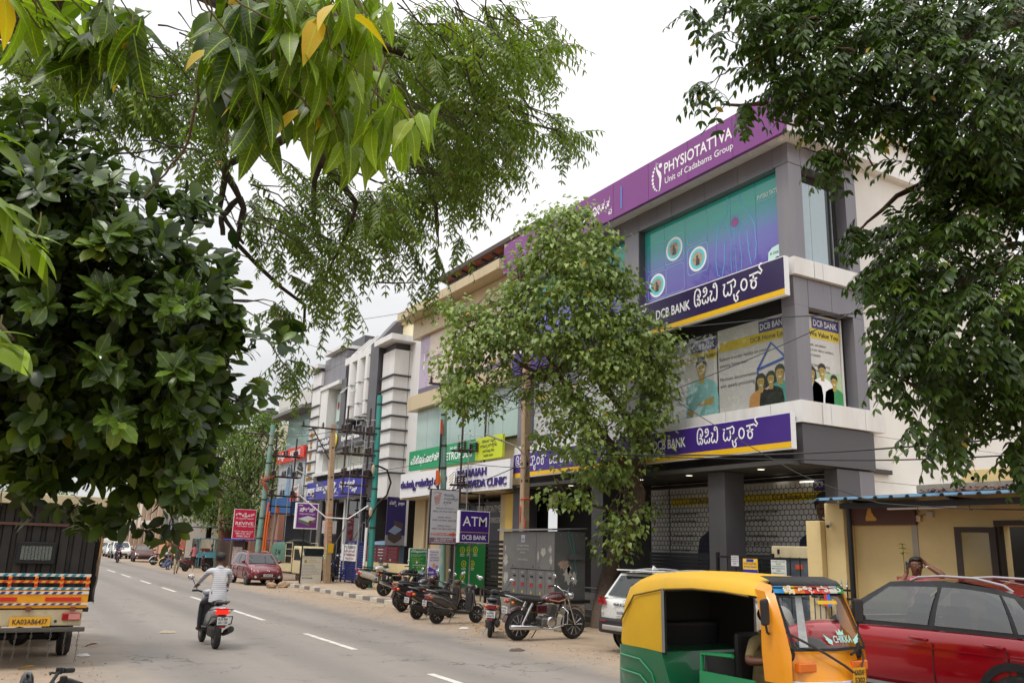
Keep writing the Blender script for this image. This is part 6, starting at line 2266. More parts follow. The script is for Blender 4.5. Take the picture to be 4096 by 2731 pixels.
# ================================================================== poles, switch frames, street lamps
PTEAL=mat('pole_teal',(112,150,140),.65,.05,var=.16,vs=5,dirt=.95,dirtc=(172,164,142),stretch=(1,1,.5))
PTEAL2=mat('pole_teal_fresh',(52,142,134),.55,.1,var=.12,vs=5,dirt=.3,dirtc=(130,160,150),stretch=(1,1,.5))
PCON=mat('pole_concrete',(176,150,122),.9,var=.14,vs=5,bump=.2,dirt=.3,dirtc=(140,122,104))
IRON=mat('rusty_iron',(72,60,56),.75,.3,var=.25,vs=9)
ALU=mat('aluminium',(176,176,178),.4,.7,var=.1)
PORC=mat('porcelain_brown',(64,48,46),.3,var=.1)
ORNG=mat('orange_sleeve',(226,108,44),.6,var=.08)

def ins_mesh():
 me=MB().lathe([(.03,0),(.03,.02),(.075,.03),(.075,.05),(.03,.06),(.03,.09),(.07,.10),(.07,.12),(.03,.13),(.03,.16),(.065,.17),(.065,.19),(.025,.20),(.02,.25)],n=10).mesh('insulator')
 me.materials.append(PORC)
 me.polygons.foreach_set('use_smooth',[True]*len(me.polygons))
 me.set_sharp_from_angle(angle=RAD(50))
 return me

INS=ins_mesh()

def insulator(parent,p,rot=(0,0,0),s=1.0):
 o=obj('insulator',INS,parent,p,rot)
 o.scale=(s,s,s)
 return o

def pole(name,label,base,top,r0,r1,m,square=False,bands=()):
 P=place(name,label,'pole',base)
 b,t=Vector(base),Vector(top)
 if square:
  d=(t-b)
  mb=MB()
  rings=[]
  for k in range(2):
   c,r=(b,r0)if k==0 else (t,r1)
   rings.append([c+Vector((sx*r,sy*r,0))for sx,sy in ((-1,-.8),(-.8,-1),(.8,-1),(1,-.8),(1,.8),(.8,1),(-.8,1),(-1,.8))])
  mb.loft(rings)
  mb.build('shaft',m,P)
 else:
  MB().tube([b,b.lerp(t,.5),t],[r0,(r0+r1)/2,r1],16).build('shaft',m,P,smooth=60)
 for f in bands:
  c=b.lerp(t,f)
  r=r0+(r1-r0)*f+.012
  d=(t-b).normalized()
  MB().tube([c-d*.04,c+d*.04],r,14).build('clamp',IRON,P,smooth=50)
 return P,(lambda f:b.lerp(t,f))

def crossarm(P,c,half,ax=(1,0,0),n=3,brace=None):
 c,ax=Vector(c),Vector(ax).normalized()
 MB().tube([c-ax*half,c+ax*half],.045,4).build('crossarm',IRON,P)
 for k in range(n):
  insulator(P,c+ax*half*(-.9+1.8*k/max(1,n-1))+Vector((0,0,.04)))
 if brace is not None:
  MB().tube([c-ax*half*.5,brace],.03,4).build('brace',IRON,P)

def switch_frame(name,label,c,w,z0,z1,levels,ax=(1,0,0),feet=None):
 """pole-mounted isolator frame: uprights, beams, rows of insulators and bars"""
 F=place(name,label,'switchgear',(c[0],c[1],0))
 ax=Vector(ax).normalized()
 c=Vector((c[0],c[1],0))
 dep=Vector((-ax.y,ax.x,0))
 for s in (-.5,.5):
  p=c+ax*w*s
  MB().tube([p+Vector((0,0,z0)),p+Vector((0,0,z1))],.045,4).build('upright',IRON,F)
 for i,z in enumerate(levels):
  for s in (-.28,.28):
   MB().tube([c-ax*w*.8+dep*s+Vector((0,0,z)),c+ax*w*.8+dep*s+Vector((0,0,z))],.04,4).build('beam',IRON,F)
  for k in range(3):
   for s in (-.25,.25):
    q=c+ax*w*(-.5+.5*k)+dep*s+Vector((0,0,z+.05))
    insulator(F,q,s=1.25)
   q=c+ax*w*(-.5+.5*k)+Vector((0,0,z+.36))
   MB().tube([q-dep*.36,q+dep*.36],.022,6).build('contact_bar',ALU,F)
   MB().tube([q+dep*.3,q+dep*.34+Vector((0,0,.28)),q+dep*.1+ax*.25+Vector((0,0,.34)),q-dep*.3+ax*.3+Vector((0,0,.18))],.016,6).build('jumper',ALU,F)
 for k in (-.3,.25):
  p=c+ax*w*k-dep*.2
  MB().tube([p+Vector((0,0,.9)),p+Vector((0,0,levels[-1]+.3))],.022,6).build('operating_rod',ALU,F)
 for z in (z0+.4,z0):
  MB().tube([c-ax*w*.6+Vector((0,0,z)),c+ax*w*.6+Vector((0,0,z))],.04,4).build('beam',IRON,F)
 return F

def poles():
 # leaning teal pole with orange cables beside the hatchback
 b,t=atX(1019,2290,13.2),atY(1093,1698,50.2)
 b=Vector((b.x,50.2,0.0))
 b=Vector((atY(1019,2300,50.2).x,50.2,0))
 P,at_=pole('utility_pole','weathered teal pole with orange sleeved cables behind the maroon hatchback',b,t,.17,.13,PTEAL,bands=(.25,.38,.5,.62,.74,.86))
 for dx,z1 in ((.24,4.2),(.36,3.7)):
  q=[b+Vector((dx+.02*sin(k),-.12,z1*k/7))+Vector(((t.x-b.x)*z1*k/7/t.z,0,0))for k in range(8)]
  MB().tube(q,.055,8).build('orange_cable',ORNG,P,smooth=60)
 q0=at_(.60)
 for k in range(4):
  MB().tube([q0+Vector((.1,-.15,-.4)),q0+Vector((-.1-.1*k,-.2,.1)),q0+Vector((-.35+.25*k,-.2,.5))],.025,6).build('cable_tail',mat('cable_red',(190,70,44),.6,var=.1),P)
 crossarm(P,at_(.93)+Vector((-.5,0,0)),1.2,(1,0,0))
 switch_frame('isolator_frame','iron switch frame with insulators beside the leaning teal pole',(t.x+.95,50.4),1.2,3.6,8.0,(4.6,5.7,6.9))
 S2=place('utility_pole','thin grey stay pole next to the orange sleeved cables','pole',(atY(1075,2250,50.6).x,50.6,0))
 xb=atY(1072,2250,50.6).x
 MB().tube([(xb,50.6,0),(xb+.25,50.6,4.1)],[.09,.08],10).build('shaft',PCON,S2,smooth=60)
 MB().tube([(xb+.22,50.45,3.6),(xb+.25,50.45,3.9)],.10,8).build('orange_tie',ORNG,S2)
 # square concrete pole with ribbons
 b=Vector((14.0,41.3,0.1))
 t=atY(*ov(765,975),41.3)
 P,at_=pole('utility_pole','square concrete pole wound with orange ribbon beside the mental health standee',b,t,.16,.11,PCON,True,bands=(.52,.66,.85))
 crossarm(P,at_(.97)+Vector((-.55,-.12,0)),1.1,(1,0,0),3,at_(.75))
 for k in range(9):
  z=.42-k*.028
  c=at_(z)
  mb=MB()
  a=random.uniform(0,6.28)
  mb.poly([c+Vector((.15*cos(a+j*.5),.15*sin(a+j*.5),random.uniform(-.22,.05)))*1.1 for j in (0,1,2,3)])
  mb.build('ribbon_flag',ORNG,P,fix=False)
  MB().tube([c+Vector((.16*cos(j),.16*sin(j),.02*j))for j in range(7)],.025,5).build('ribbon',ORNG,P)
 box_part('paste_up',mat('paper_green',(170,190,140),.8,var=.3,vs=9),P,13.80,13.835,41.13,41.4,1.25,1.95)
 box_part('paste_up',mat('paper_yellow',(214,170,40),.8,var=.15),P,13.88,14.15,41.10,41.125,1.55,2.0)
 l0=at_(.50)
 lp=[l0+Vector((-.2,0,0)),l0+Vector((-.22,0,.55)),l0+Vector((-.5,-.02,.85)),l0+Vector((-1.3,-.05,1.25))]
 lp=lp+[lp[-1]+Vector((-.5,-.02,.22))]
 LA=place('street_lamp','pale street lamp arm clamped to the square concrete pole','lamp',l0)
 MB().tube(lp[:4],.035,8).build('arm',STEEL,LA,smooth=60)
 MB().tube(lp[3:],[.07,.05],8,flat=.6).build('lamp_head',mat('lamp_pale',(200,198,190),.5,var=.05),LA,smooth=60)
 W=place('blank_board','blank white board tied behind the ribboned concrete pole','board',(14.3,41.6,2.4))
 p,q=atY(*Z2(1024,472),41.6),atY(*Z2(1160,612),41.6)
 box_part('sheet',SIGNW,W,p.x,q.x,41.6,41.63,q.z,p.z)
 for x in (p.x+.1,q.x-.1):
  box_part('strut',STEEL,W,x,x+.03,41.64,41.67,q.z-.1,p.z+.9)
 # bright teal pole with a tall isolator frame
 t=atX(*ov(873,908),14.6)
 b=Vector((atY(*Z2(1530,780),t.y).x,t.y,.13))
 P,at_=pole('utility_pole','bright teal pole with looping cable before the striped white tower',b,t,.15,.12,PTEAL2,bands=(.3,.5,.62,.7,.82,.95))
 lp=[at_(.62)+Vector((.1,-.1,0)),at_(.62)+Vector((.5,-.15,-.15)),at_(.55)+Vector((.72,-.15,-.1)),at_(.47)+Vector((.55,-.15,0)),at_(.42)+Vector((.1,-.15,0)),at_(.36)+Vector((-.3,-.15,-.3))]
 MB().tube(lp,.045,8).build('cable_loop',BLACK,P,smooth=60)
 wp=[at_(.40)+Vector((-.3,-.1,.1)),at_(.34)+Vector((-1.2,-.05,0)),at_(.33)+Vector((-2.2,.0,.1)),at_(.40)+Vector((-3.4,.2,.4))]
 MB().tube(wp,.03,6).build('white_conduit',SIGNW,P,smooth=60)
 MB().tube([b+Vector((-.35,-.1,0)),b+Vector((-.33,-.1,2.6))],.06,10).build('down_pipe',SIGNW,P,smooth=60)
 for f in (.60,.38):
  c=at_(f)+Vector((-.2,-.2,0))
  MB().ell(c,(.09,.07,.22),8,6).build('cloth_scrap',mat('cloth_beige',(190,172,152),.9,var=.15),P,smooth=60)
 switch_frame('isolator_frame','tall iron isolator frame with insulators beside the bright teal pole',(b.x-.95,t.y+.2),1.1,4.2,8.2,(5.0,6.0,7.0))
 # second teal pole by the clinic boards
 t=atY(*ov(1020,940),29.5)
 b=Vector((atY(*Z3(566,900),29.5).x,29.5,.13))
 P,at_=pole('utility_pole','weathered teal pole rising behind the ayurveda timing board',b,t,.13,.11,PTEAL,bands=(.38,.55,.68,.8,.97))
 crossarm(P,at_(1.0)+Vector((.15,-.15,.95)),.85,(1,-.2,0),3,at_(.97))
 MB().tube([at_(.9)+Vector((-.16,-.1,.15)),at_(.72)+Vector((-.2,-.1,0)),at_(.5)+Vector((-.28,-.1,0)),at_(.28)+Vector((-.3,-.1,0))],[.04,.035,.03,.03],6).build('cable',BLACK,P,smooth=60)
 for k in range(3):
  MB().tube([at_(.94)+Vector((-.2+.03*k,-.15,0)),at_(.86)+Vector((-.2+.03*k,-.16,0))],.02,6).build('orange_cable',mat('cable_red',(0,0,0)),P)
 mb=MB()
 c=at_(.62)
 mb.poly([c+Vector(v)for v in ((-.42,-.2,.3),(-.3,-.22,.32),(-.18,-.2,-.1),(-.3,-.22,-.25),(-.42,-.2,-.2))])
 mb.build('orange_flag',ORNG,P,fix=False)
 switch_frame('isolator_frame','iron isolator frame above the ATM light box',(b.x+1.0,29.4),1.0,3.6,7.4,(4.3,5.6))
 # concrete pole behind the cabinet
 b=Vector((13.95,22.95,0))
 P,at_=pole('utility_pole','square concrete pole with a red ribbon behind the switchgear cabinet',b,b+Vector((-.05,.1,8.8)),.13,.10,PCON,True,bands=(.46,.52))
 LA=place('street_lamp','street lamp arm with dull slim head before the clinic glass','lamp',b+Vector((0,0,4.3)))
 q=[b+Vector((-.1,-.1,4.2)),b+Vector((-.1,-.1,4.8)),b+Vector((-.2,.25,5.1)),b+Vector((-.4,.9,5.35)),b+Vector((-.62,1.6,5.6))]
 MB().tube(q[:4],.03,8).build('arm',mat('lamp_dull',(120,112,100),.6,.3,var=.1),LA,smooth=60)
 MB().tube(q[3:],[.06,.04],8,flat=.6).build('lamp_head',mat('lamp_dull',(0,0,0)),LA,smooth=60)
 mb=MB()
 RB=mat('ribbon_red',(200,70,44),.7,var=.1)
 for (y,z,w_,h_)in ((.12,3.3,.1,.6),(-.08,3.5,.06,.25),(-.14,2.9,.1,.5)):
  mb.poly([b+Vector((-.14,y,z)),b+Vector((-.15,y-w_,z-.05)),b+Vector((-.17,y-w_*.7,z-h_)),b+Vector((-.15,y-.02,z-h_*.8))])
 mb.build('ribbon_flag',RB,P,fix=False)
 MB().tube([b+Vector((.16*cos(k),.16*sin(k),3.45+.01*k))for k in range(8)],.025,5).build('ribbon',RB,P)
 # slim lamp column far down the road
 P,at_=pole('lamp_column','pale lamp column beside the blue cart',(atY(*Z8(2020,1000),70).x,70,0),(atY(*Z8(2045,350),70).x,70,6),.14,.10,PCON)

poles()

def cables():
 CB=mat('cable_black',(34,34,36),.6,var=.1)
 def cable(label,pts,r,sag=0.0,n=14):
  P=[Vector(p)for p in pts]
  out=[]
  for a,b in zip(P,P[1:]):
   for i in range(n):
    t=i/n
    q=a.lerp(b,t)
    q.z -= sag*4*t*(1-t)
    out.append(q)
  out.append(P[-1])
  one('overhead_cable',MB().tube(out,r,5),CB,label,'cable',group='overhead cables',smooth=60)
 c1=(13.95,22.9,5.0)
 cable('thick twisted cable crossing below the lower bank sign to the right',[c1,at(*ov(1590,1045),19),at(*ov(2080,1026),16.5),at(*ov(2420,985),14)],.018,.05)
 cable('cable running level over the bank soffit to the right',[c1,at(*ov(1845,1055),18),at(*ov(2420,1038),14)],.014,.06)
 cable('thin line dropping from the tree to the blue canopy',[at(*ov(1560,925),20),at(*ov(1830,1085),16),at(*ov(2020,1155),13.5),at(*ov(2420,1170),11.8)],.009,.03)
 cable('cable passing across the home loan poster',[at(*ov(1440,760),21),at(*ov(1800,728),19),at(*ov(2420,690),14)],.012,.03)
 cable('slanting line over the family poster',[at(*ov(1560,890),19),at(*ov(1985,705),18.2)],.010,.05)
 cable('line from the roof sign up into the neem crown',[at(*ov(1610,310),20.5),at(*ov(1690,210),20)],.012)
 cable('long line between the two teal poles',[at(*ov(860,1145),44),at(*ov(1020,1130),33),at(*ov(1210,1060),27)],.015,.1)
 cable('line from the square concrete pole toward the leaning teal pole',[at(*ov(765,990),42),at(*ov(620,1000),50),at(*ov(520,1010),70)],.015,.15)
 cable('high thin line over the banded building roof',[at(*ov(700,745),46),at(*ov(945,715),39),at(*ov(1080,690),36)],.012,.1)
 cable('thin line left of the banded building roof',[at(*ov(650,770),48),at(*ov(800,820),46)],.012,.03)
 cable('drooping service line below the clinic sign',[at(*ov(870,1080),40),at(*ov(1010,1055),33),at(*ov(1215,1075),26)],.012,.05)
 cable('steep wire rising at the gap between the trees',[at(*ov(395,480),40),at(*ov(520,340),30)],.02)
 cable('second steep wire rising at the gap between the trees',[at(*ov(410,480),40),at(*ov(470,390),34)],.02)

cables()

# ================================================================== fences and small things before the banded building
def fences():
 MR,BLF=mat('fence_maroon',(118,36,44),.55,.2,var=.1),mat('fence_blue',(46,56,122),.55,.2,var=.1)
 W=place('low_wall','cream low wall behind the white scooter','wall',(15.3,36,0))
 box_part('masonry',mat('cream_wall',(206,186,140),.9,var=.08,dirt=.3,dirtc=(170,150,116)),W,15.25,15.45,33.5,39.8,.13,1.22)
 F=place('slat_fence','maroon slat fence on the cream low wall','fence',(15.3,36,1.2))
 for k in range(5):
  box_part('slat',MR,F,15.30,15.33,36.0,39.75,1.28+k*.135,1.37+k*.135)
 for y in (36.0,37.2,38.5,39.7):
  box_part('post',MR,F,15.34,15.39,y,y+.06,1.22,1.95)
 G=place('slat_gate','blue slat gate next to the maroon slat fence','gate',(15.3,40,0))
 for k in range(15):
  box_part('slat',BLF,G,15.30,15.33,39.95,43.2,.25+k*.115,.33+k*.115)
 for y in (39.9,41.5,43.2):
  box_part('post',BLF,G,15.34,15.40,y,y+.06,.13,1.98)
 S=place('travel_office_sign','white temple name sign on the blue slat gate','sign',(15.2,41.9,1.2))
 box_part('plate',SIGNW,S,15.24,15.27,40.9,43.0,1.18,1.98)
 RDT=mat('print_red',(160,60,44),.5,var=0)
 for i,(t,m,h)in enumerate((('ಶ್ರೀ ವೆಂಕಟೇಶ್ವರ',TXT,.14),('ಟ್ರಾವೆಲ್ ಅಂಡ್ ಟೂರ್ಸ್',RDT,.1),('Sri Venkateshwara',RDT,.13),('Travels and Tours',RDT,.09))):
  write(t,m,S,(15.235,41.8,1.78-i*.17),h,align='C',fit=1.55 if i != 3 else 1.2)
 # blue kiosk and stair behind
 K=place('feeder_pillar','pale blue feeder cabinet behind the maroon slat fence','cabinet',(15.9,38.5,0))
 BK=mat('kiosk_blue',(110,134,156),.5,.1,var=.08)
 box_part('body',BK,K,15.8,16.6,38.2,40.0,.13,2.0)
 MB().prism([(15.7,2.0),(16.7,2.0),(16.6,2.14),(16.2,2.2),(15.8,2.14)],38.1,40.1,'Y').build('lid',BK,K)
 box_part('label_plate',SIGNW,K,15.78,15.799,38.8,39.4,1.5,1.85)
 T=place('steel_stair','blue steel stair with pale handrails climbing to the mattress shop','stair',(15.8,44,0))
 BS=mat('stair_blue',(52,66,130),.5,.3,var=.1)
 for k in range(10):
  box_part('tread',BS,T,15.5,16.3,45.6-k*.28,45.86-k*.28,.2+k*.19,.24+k*.19)
 for x in (15.46,16.3):
  MB().tube([(x,45.9,.15),(x,43.0,2.1)],.05,4).build('stringer',BS,T)
  MB().tube([(x,45.9,1.15),(x,43.0,3.1),(x,42.6,3.1)],.025,8).build('handrail',STEEL,T,smooth=60)
  for k in range(5):
   MB().tube([(x,45.8-k*.68,.25+k*.45),(x,45.8-k*.68,1.2+k*.45)],.018,6).build('baluster',STEEL,T)
 box_part('landing',BS,T,15.5,16.4,40.8,43.0,2.08,2.16)
 for y in (40.9,41.8,42.9):
  MB().tube([(15.5,y,.13),(15.5,y,2.08)],.04,8).build('leg',BS,T)
 # sliding slat gate by the clinic
 D=place('slat_gate','dark slatted sliding gate beside the switchgear cabinet','gate',(15.0,26.3,0))
 for k in range(13):
  box_part('slat',BLACK,D,15.0,15.03,25.7,27.25,.30+k*.155,.40+k*.155)
 for y in (25.68,27.25):
  box_part('post',BLACK,D,14.98,15.06,y,y+.07,.13,2.4)
 # steps beside the clinic: white pipes rail
 for k,(px,py,yy,s)in enumerate(((2015,2470,0,.5),)):
  pass
 # kerb stones lying about
 ST=mat('rough_stone',(168,140,112),.95,var=.2,vs=6,bump=.6,bs=12)
 for i,(x,y,s)in enumerate(((Z2(485,1180)[0],Z2(485,1180)[1],.26),(Z2(608,1175)[0],Z2(608,1175)[1],.28),(Z2(755,1165)[0],Z2(755,1165)[1],.22),(Z2(1020,1160)[0],Z2(1020,1160)[1],.22),(Z1(2050,850)[0],Z1(2050,850)[1],.22),(Z1(1720,712)[0],Z1(1720,712)[1],.26))):
  p=atZ(x,y,.0)
  mb=MB().ell((0,0,0),(s,s*.75,s*.6),8,5)
  mb.v=[tuple(c*random.uniform(.8,1.15)for c in v)for v in mb.v]
  lab=['block of stone before the maroon hatchback bumper','larger stone under the hatchback number plate side','stone block at the head of the striped kerb','flat stone beside the mental health standee','stone at the far side of the hatchback wheel','stone at the foot of the crimson salon board'][i]
  one('stone',mb,ST,lab,'stone',(p.x,p.y,s*.4),(random.uniform(-.2,.2),random.uniform(-.2,.2),random.uniform(0,3)),'stones along the kerb')
 CBk=place('concrete_block','worn concrete block on the soil beside the maroon motorcycle','block',(12.3,18.6,0))
 MB().box((0,0,.19),(.55,.45,.38),(0,0,.1)).build('block',CONC,CBk,(0,0,0),bevel=.04)if False else None
 bpy.data.objects.remove(CBk)
 one('concrete_block',MB().box((0,0,.2),(.62,.5,.42)),CONC,'worn concrete block on the soil beside the maroon motorcycle','block',(12.75,18.75,0),(0,0,.12),bevel=.05)

fences()

# ================================================================== far end of the street and the opposite side
def far_things():
 B=place('far_building','white building with tall glass front far down the road','building',(13.5,95,0))
 FW=mat('far_white',(206,202,194),.8,var=.06)
 box_part('wall',FW,B,16.2,30,96,128,0,9)
 box_part('upper_wall',FW,B,14.2,16.2,108,128,3.2,9)
 for y in steps(96,128,8):
  box_part('column',FW if int(y)% 2 else mat('far_peach',(196,166,140),.8,var=.05),B,14.0,14.4,y-.2,y+.2,0,6.5)
 box_part('beam',FW,B,14.0,14.5,96,108,3.5,3.9)
 gl=mat('far_glass',(90,110,112),.08,.2,var=.1)
 for a,c in zip(steps(96.2,108,4),steps(96.2,108,4)[1:]):
  for z0,z1 in ((.3,3.5),(3.95,7)):
   box_part('window_pane',gl,B,14.6,14.65,a+.25,c-.25,z0,z1)
 box_part('wall',DARK,B,15.6,15.7,96,128,0,3.2)
 box_part('sign_board',mat('far_sign_green',(70,120,90),.6,var=.1),B,14.0,14.1,118,124,2.7,3.2)
 box_part('door',mat('far_door_blue',(60,120,150),.6,var=.1),B,15.4,15.5,112,114,0,2.6)
 W=place('compound_wall','peach compound wall behind the dusty maroon car','wall',(13.6,85,0))
 PE=mat('peach_wall',(206,150,120),.9,var=.08)
 for y0,y1 in ((84.5,90.0),(91.2,95.5)):
  box_part('masonry',PE,W,13.6,13.85,y0,y1,0,1.7)
 box_part('gate',mat('gate_grey',(120,124,130),.6,.2,var=.08),W,13.65,13.75,90.05,91.15,0,1.75)
 H2=place('old_house','peach walled low house with a tin lean-to behind the cart','house',(15.5,64,0))
 box_part('wall',PE,H2,17.0,25,61.5,80,0,4.4)
 box_part('stone_wall',mat('old_masonry',(150,140,120),.9,var=.3,vs=2,bump=.4),H2,14.4,14.9,69,78,0,2.1)
 box_part('roof_sheet',mat('tin_sheet',(126,134,150),.5,.4,var=.15),H2,14.2,17.4,70,80,3.0,3.08)
 box_part('timber_wall',mat('brown_boards',(84,60,48),.8,var=.25,vs=4),H2,14.6,14.8,60.5,68.5,0,2.0)
 box_part('tarpaulin',mat('tarp_blue',(40,60,190),.7,var=.1),H2,13.9,16.5,58.5,64,2.05,2.12)
 box_part('poster_board',mat('poster_mixed',(190,170,170),.7,var=.6,vs=3),H2,14.5,14.55,60.8,63.5,.4,1.6)
 # blue pushcart stall
 C=place('pushcart','pale blue wooden pushcart stall by the lamp column','cart',(13.3,66.5,0))
 BC=mat('cart_blue',(88,160,176),.7,var=.15,dirt=.3,dirtc=(120,120,110))
 box_part('counter',BC,C,12.7,13.9,66,67.2,.75,1.15)
 for x in (12.72,13.86):
  for y in (66.02,67.16):
   box_part('post',BC,C,x,x+.05,y,y+.05,.0,2.05)
 box_part('roof',BC,C,12.6,14.0,65.9,67.3,2.05,2.12)
 box_part('crate',mat('crate_red',(110,60,50),.7,var=.2),C,12.9,13.5,66.1,66.9,1.16,1.4)
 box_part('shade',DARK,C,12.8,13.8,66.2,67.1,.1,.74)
 for x in (12.75,13.85):
  MB().lathe([(.0,-.02),(.28,-.02),(.30,0),(.28,.02),(0,.02)],(x,66.6,.30),'X',18).build('wheel',BLACK,C)
 D=place('waste_bin','dark green bin between the salon board posts','bin',(13.9,57.5,0))
 mb=MB()
 mb.loft([[(13.6,57,.05),(14.2,57,.05),(14.2,57.6,.05),(13.6,57.6,.05)],[(13.52,56.92,1.05),(14.28,56.92,1.05),(14.28,57.68,1.05),(13.52,57.68,1.05)]])
 mb.build('tub',mat('bin_green',(50,64,56),.6,var=.1),D)
 box_part('lid',mat('bin_green',(0,0,0)),D,13.5,14.3,56.9,57.7,1.055,1.12)
 # water tank on a distant roof seen over the trees
 R=place('distant_house','distant pale house with a black water tank on its roof','house',(24,105,0))
 box_part('wall',mat('far_cream',(206,200,186),.9,var=.05),R,22,34,90,112,0,14.2)
 MB().lathe([(1.2,0),(1.3,.1),(1.3,.8),(1.35,.85),(1.3,.9),(1.3,1.6),(1.1,2.0),(.5,2.2),(.5,2.35),(0,2.4)],(24.5,96,14.2),n=20).build('water_tank',BLACK,R,smooth=40)
 # the near side of the street, left of the parked truck
 W=place('compound_wall','plain grey compound wall along the near side of the road','wall',(-3.2,30,0))
 for k in range(7):
  box_part('masonry',mat('grey_wall',(160,152,140),.9,var=.12),W,-3.3,-3.1,12+k*14.0,25.9+k*14.0,0,1.9)
  box_part('pier',mat('grey_wall',(0,0,0)),W,-3.4,-3.0,25.9+k*14,26.0+k*14-.002,0,2.1)
 for k in range(3):
  h=place('street_house',['cream','white','pale blue'][k]+' two storey house behind the near compound wall','house',(-7,30+k*26,0))
  m=mat('nearside_%d' % k,((206,190,160),(210,206,200),(170,186,200))[k],.9,var=.06)
  y=24+k*27
  box_part('wall',m,h,-14,-5.5,y,y+18,0,7.2)
  box_part('roof_slab',CONC,h,-14.4,-5.0,y-.4,y+18.4,7.201,7.4)
  for j in range(4):
   for z in (1.0,4.4):
    w_=box_part('window',DARK,h,-5.52,-5.47,y+1.5+j*4.2,y+3.3+j*4.2,z,z+1.5)
    box_part('sill',CONC,w_,-5.5,-5.3,y+1.4+j*4.2,y+3.4+j*4.2,z-.1,z-.002)

far_things()

# ================================================================== litter on the ground
def litter():
 DL=mat('fallen_leaf',(150,110,60),.8,var=.45,vs=60)
 mb=MB()
 def bit(x,y,s,z=.012):
  a=random.uniform(0,6.28)
  mb.poly([(x+s*cos(a),y+s*sin(a),z+random.uniform(0,.02)),(x-s*.4*sin(a),y+s*.4*cos(a),z),(x-s*cos(a),y-s*sin(a),z+random.uniform(0,.02)),(x+s*.4*sin(a),y-s*.4*cos(a),z)])
 for k in range(260):
  bit(random.gauss(11.4,.45),random.gauss(20.0,.8),random.uniform(.02,.06))
 for k in range(220):
  bit(random.uniform(.3,1.6),random.uniform(10.2,16),random.uniform(.01,.03))
 for k in range(300):
  bit(random.uniform(9.5,12),random.uniform(13,40),random.uniform(.012,.035))
 for k in range(160):
  bit(random.uniform(1.5,10),random.uniform(10,40),random.uniform(.01,.025))
 tag(mb.build('fallen_leaf_litter',DL,fix=False),kind='stuff')
 gm_=MB()
 for k in range(700):
  x=random.choice((random.gauss(10.4,.8),random.uniform(.2,1.8)))
  y=random.uniform(10,45)
  s=random.uniform(.004,.012)
  gm_.box((x,y,s*.5+.004),(s*2,s*1.6,s),(0,0,random.uniform(0,3)))
 tag(gm_.build('gravel',mat('gravel_grey',(130,116,102),.95,var=.3,vs=40)),kind='stuff')
 def rag(label,px,py,s,m,name,cat):
  p=atZ(px,py,0)
  n=10
  q=MB()
  ring=[(s*cos(2*pi*i/n)*random.uniform(.7,1.2),s*.6*sin(2*pi*i/n)*random.uniform(.7,1.2),.012)for i in range(n)]
  top=[(x*.55,y*.55,random.uniform(.02,.06))for x,y,z in ring]
  q.loft([ring,top])
  one(name,q,m,label,cat,(p.x,p.y,0),smooth=60)
 rag('crumpled cloth scrap lying on the road behind the scooter',*Z1(1265,1190),.2,mat('rag_cloth',(160,146,124),.9,var=.2,vs=10),'cloth_scrap','rag')
 rag('white paper scrap beside the truck wheel',*Z1(625,1367),.13,mat('scrap_white',(200,196,192),.8,var=.1),'paper_scrap','litter')
 rag('dark scrap on the road before the motorcycles',*Z3(1180,1468),.2,mat('rag_dark',(86,72,60),.9,var=.2),'cloth_scrap','rag')
 rag('pale plastic bag under the maroon motorcycle front wheel',*Z3(1620,1330),.22,mat('bag_pale',(196,196,120),.5,var=.3,vs=10),'plastic_bag','bag')
 rag('white paper strip among fallen leaves by the scooters',*Z3(740,1285),.16,mat('scrap_white',(0,0,0)),'paper_scrap','litter')
 for lab,px,py,s,c in (('orange fallen leaf near the truck wheel',*Z1(745,1295),.16,(200,110,60)),('yellow fallen leaf on the worn paint near the camera',*Z1(275,1470),.17,(206,180,70))):
  p=atZ(px,py,0)
  me=leaf_meshes(LANCE,mat('leaf_%d' % c[0]+str(c[1]),c,.6,var=.15,vs=30),[0.5])[0]
  o=tag(obj('fallen_leaf',me,None,(p.x,p.y,.05),(RAD(8),RAD(20),RAD(70))),lab,'leaf')
  o.scale=(s*1.6,)*3

litter()
# ================================================================== vehicles (local axes: forward +Y, right +X)
RUB=mat('rubber',(34,33,33),.85,var=.15,vs=20,dirt=.35,dirtc=(110,98,84))
ALLOY=mat('alloy',(160,160,162),.35,.8,var=.08)
BPL=mat('black_plastic',(36,36,38),.55,var=.1,vs=12,dirt=.12,dirtc=(110,100,90))
CHROME=mat('chrome',(206,206,208),.12,1.0,var=.03)
RLENS=mat('red_lens',(150,16,20),.12,var=.05,coat=.6)
RGLOW=mat('red_lamp_lit',(255,40,24),.2,var=0,emit=.8)
OLENS=mat('orange_lens',(226,110,24),.15,var=.05,coat=.6)
CLENS=mat('clear_lens',(200,206,210),.08,.1,var=.03,coat=.8)
CGL=glass('car_glass',(34,42,44),.02,.62)
CGL2=glass('car_glass_clear',(44,54,54),.02,.22,.15)
PLW,PLY=mat('plate_white',(206,206,204),.4,var=.03),mat('plate_yellow',(222,164,30),.4,var=.04)
SEATM=mat('seat_vinyl',(36,35,35),.6,var=.12,vs=9)
DIRT_D=(126,108,90)
FWD=(Vector((-1,0,0)),Vector((0,0,1)),Vector((0,1,0)))     # lettering on a front face
REAR=(Vector((1,0,0)),Vector((0,0,1)),Vector((0,-1,0)))    # lettering on a rear face

def paint(name,c,dirt=.15,rough=.28):
 return mat(name,c,rough,.15,var=.04,vs=3,coat=.8,dirt=dirt,dirtc=DIRT_D)

